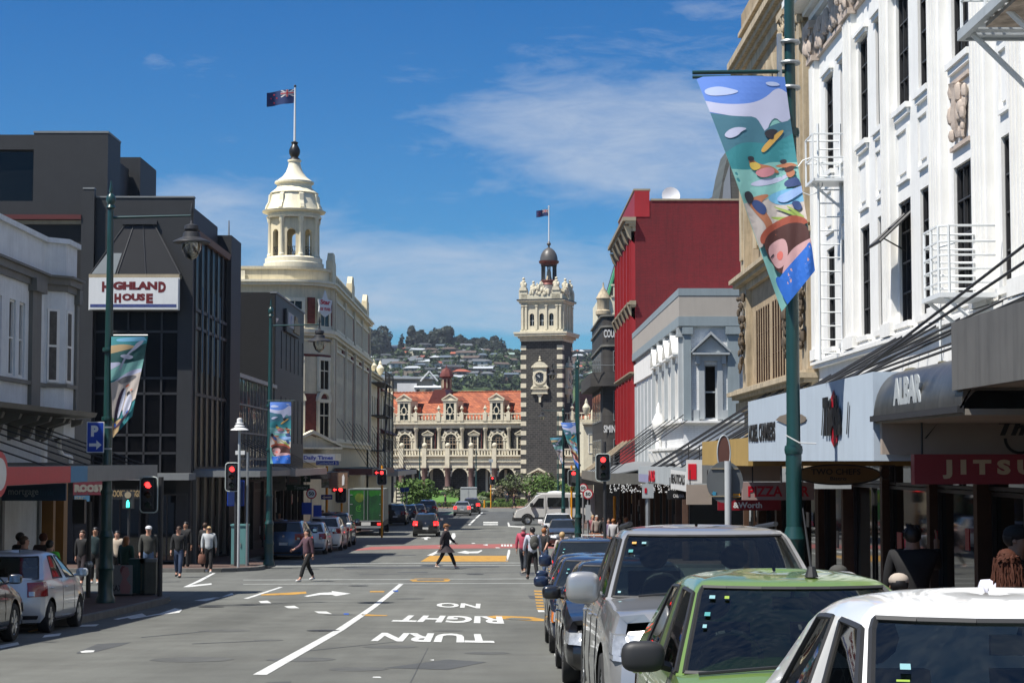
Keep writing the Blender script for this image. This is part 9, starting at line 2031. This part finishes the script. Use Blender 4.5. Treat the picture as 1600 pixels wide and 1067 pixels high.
# ------------------------------------------------------------------ street furniture on the left corner
Y = 47.6; t = thing('poster_stand', 'pavement poster stand with a pale pink woman and the word SAX', 'poster stand', (at(193,Y), Y, gz(Y)+.13)); MB().box(-.27,.27,0,.03,.05,.78).build('panel', mat('poster_grey', (.22,.22,.22), .6), t); MB().box(-.3,.3,-.06,.35,0,.05).build('foot', M_plast, t)
txt(t, 'SAX', -.25, .02, .12, .28, -.0, M_signblk, .01); MB().prism([(-.02,.06),(.2,.06),(.24,.25),(.12,.42),(.2,.55),(.16,.72),(.04,.74),(-.03,.62),(.02,.45),(-.05,.25)], 'y', -.008, 0).build('printed_figure', mat('poster_pink', (.34,.17,.17), .6), t); MB().prism([(-.02,.55),(.03,.7),(.1,.75),(.0,.76),(-.05,.66)], 'y', -.012, 0).build('printed_hair', mat('poster_rose', (.20,.07,.07), .6), t)
for i, (px, c, lb) in enumerate(((218,M_pole,'dark green litter bin next to the poster stand'),(236,mat('bin_olive', (.12,.12,.09), .6, var=.2, streak=.2),'olive grey litter bin on the kerb corner'))):
    t = thing('litter_bin', lb, 'litter bin', (at(px,48.2), 48.2, gz(48.2)+.13)); m = MB().box(-.2,.2,-.18,.22,.05,.85); m.build('bin_body', c, t); MB().box(-.22,.22,-.2,.24,.85,.93).build('lid', M_grey if i else M_pole, t); MB().box(-.18,.18,-.16,.2,0,.05).build('plinth', M_plast, t)
    m = MB()
    for k in range(5): m.box(-.17+k*.08,-.14+k*.08,-.195,-.18,.12,.8)
    m.split('slat', c, t)
Y = 70.0; t = thing('utility_cabinet', 'pale teal utility cabinet on the far left corner', 'cabinet', (at(375,Y), Y, gz(Y)+.13)); ct = mat('teal_cabinet', (.13,.30,.30), .5, var=.1, streak=.15); MB().box(-.3,.3,0,.5,.06,1.48).build('cabinet_body', ct, t); MB().box(-.33,.33,-.03,.53,1.48,1.54).build('lid', ct, t); MB().box(-.31,.31,-.01,.51,0,.06).build('plinth', M_kerb, t); MB().box(-.006,.006,-.008,0,.1,1.45).build('door_seam', M_plast, t); MB().box(.04,.07,-.03,0,.7,.85).build('handle', M_galv, t)
t = thing('camera_mast', 'thin grey mast with a white security camera on the far left corner', 'camera mast', (at(387,69.8), 69.8, gz(69.8)+.13)); hh = PY(387,706,69.8).z-gz(69.8)-.13; MB().tube((0,0,0),(0,0,hh),.045,8).build('mast', M_galv, t, True); MB().box(-.45,-.1,-.08,.08,hh-.1,hh+.05).build('camera', M_signw, t)
t = thing('wall_lamp', 'white ribbed lamp shade on a bracket before the mirrored glass', 'lamp', (at(374,68.5), 68.5, gz(68.5)+.13)); hh = PY(374,672,68.5).z-gz(68.5)-.13; m = MB().lathe([(.03,hh+.45),(.1,hh+.42),(.1,hh+.28),(.16,hh+.26),(.12,hh+.2),(.2,hh+.15),(.17,hh+.1),(.32,hh+.03),(.34,hh)],0,0,16); m.build('shade', M_signw, t, True, 30); MB().tube((0,0,0),(0,0,hh+.05),.05,8).build('post', M_grey2, t)
# railings and tables outside the far right shops
t = thing('barrier', 'low white railed barrier outside the far right shops', 'barrier', (at(921,84), 84, gz(84)+.13)); m = MB()
for h_ in (.45,.8): m.tube((-.35,0,h_),(.75,0,h_),.03,5)
for x_ in (-.35,.2,.75): m.tube((x_,0,0),(x_,0,.85),.03,5)
m.build('rail', M_signw, t); MB().box(-.3,.7,.0,.02,.1,.44).build('panel', M_pink, t)
for i, (px, Y) in enumerate(((936,85),(948,82),(930,90))):
    t = thing('cafe_table', ('brown cafe table behind the low barrier','brown cafe table nearest the traffic signal','brown cafe table beside the tan dressed person')[i], 'table', (at(px,Y), Y, gz(Y)+.13)); MB().box(-.4,.4,-.3,.3,.70,.74).build('tabletop', mat('orange_brown_top', (.28,.10,.04), .5), t)
    for a in (-.33,.33):
        for b in (-.24,.24): MB().box(a-.02,a+.02,b-.02,b+.02,0,.70).build('leg', M_iron, t)
# overhead wire poles beyond the station at right
for i, (px, Y, ty, lb) in enumerate(((926,205,640,'thin pale mast at the far right of the station'),(357.5,99,345,'thin aerial mast on the roof of the dark glass building'))):
    z0 = gz(Y) if i == 0 else EYE+9.8; t = thing('mast', lb, 'mast', (at(px,Y) if i == 0 else PY(357.5,380,83).x, Y if i == 0 else 83, z0)); hh = (PY(px,ty,Y if i == 0 else 83).z-z0); MB().tube((0,0,0),(0,0,hh),.05,6,.03).build('pole', M_galv, t); MB().box(-.08,.08,-.08,.08,0,.1).build('foot', M_galv, t)
bpy.data.scenes.remove(TS)
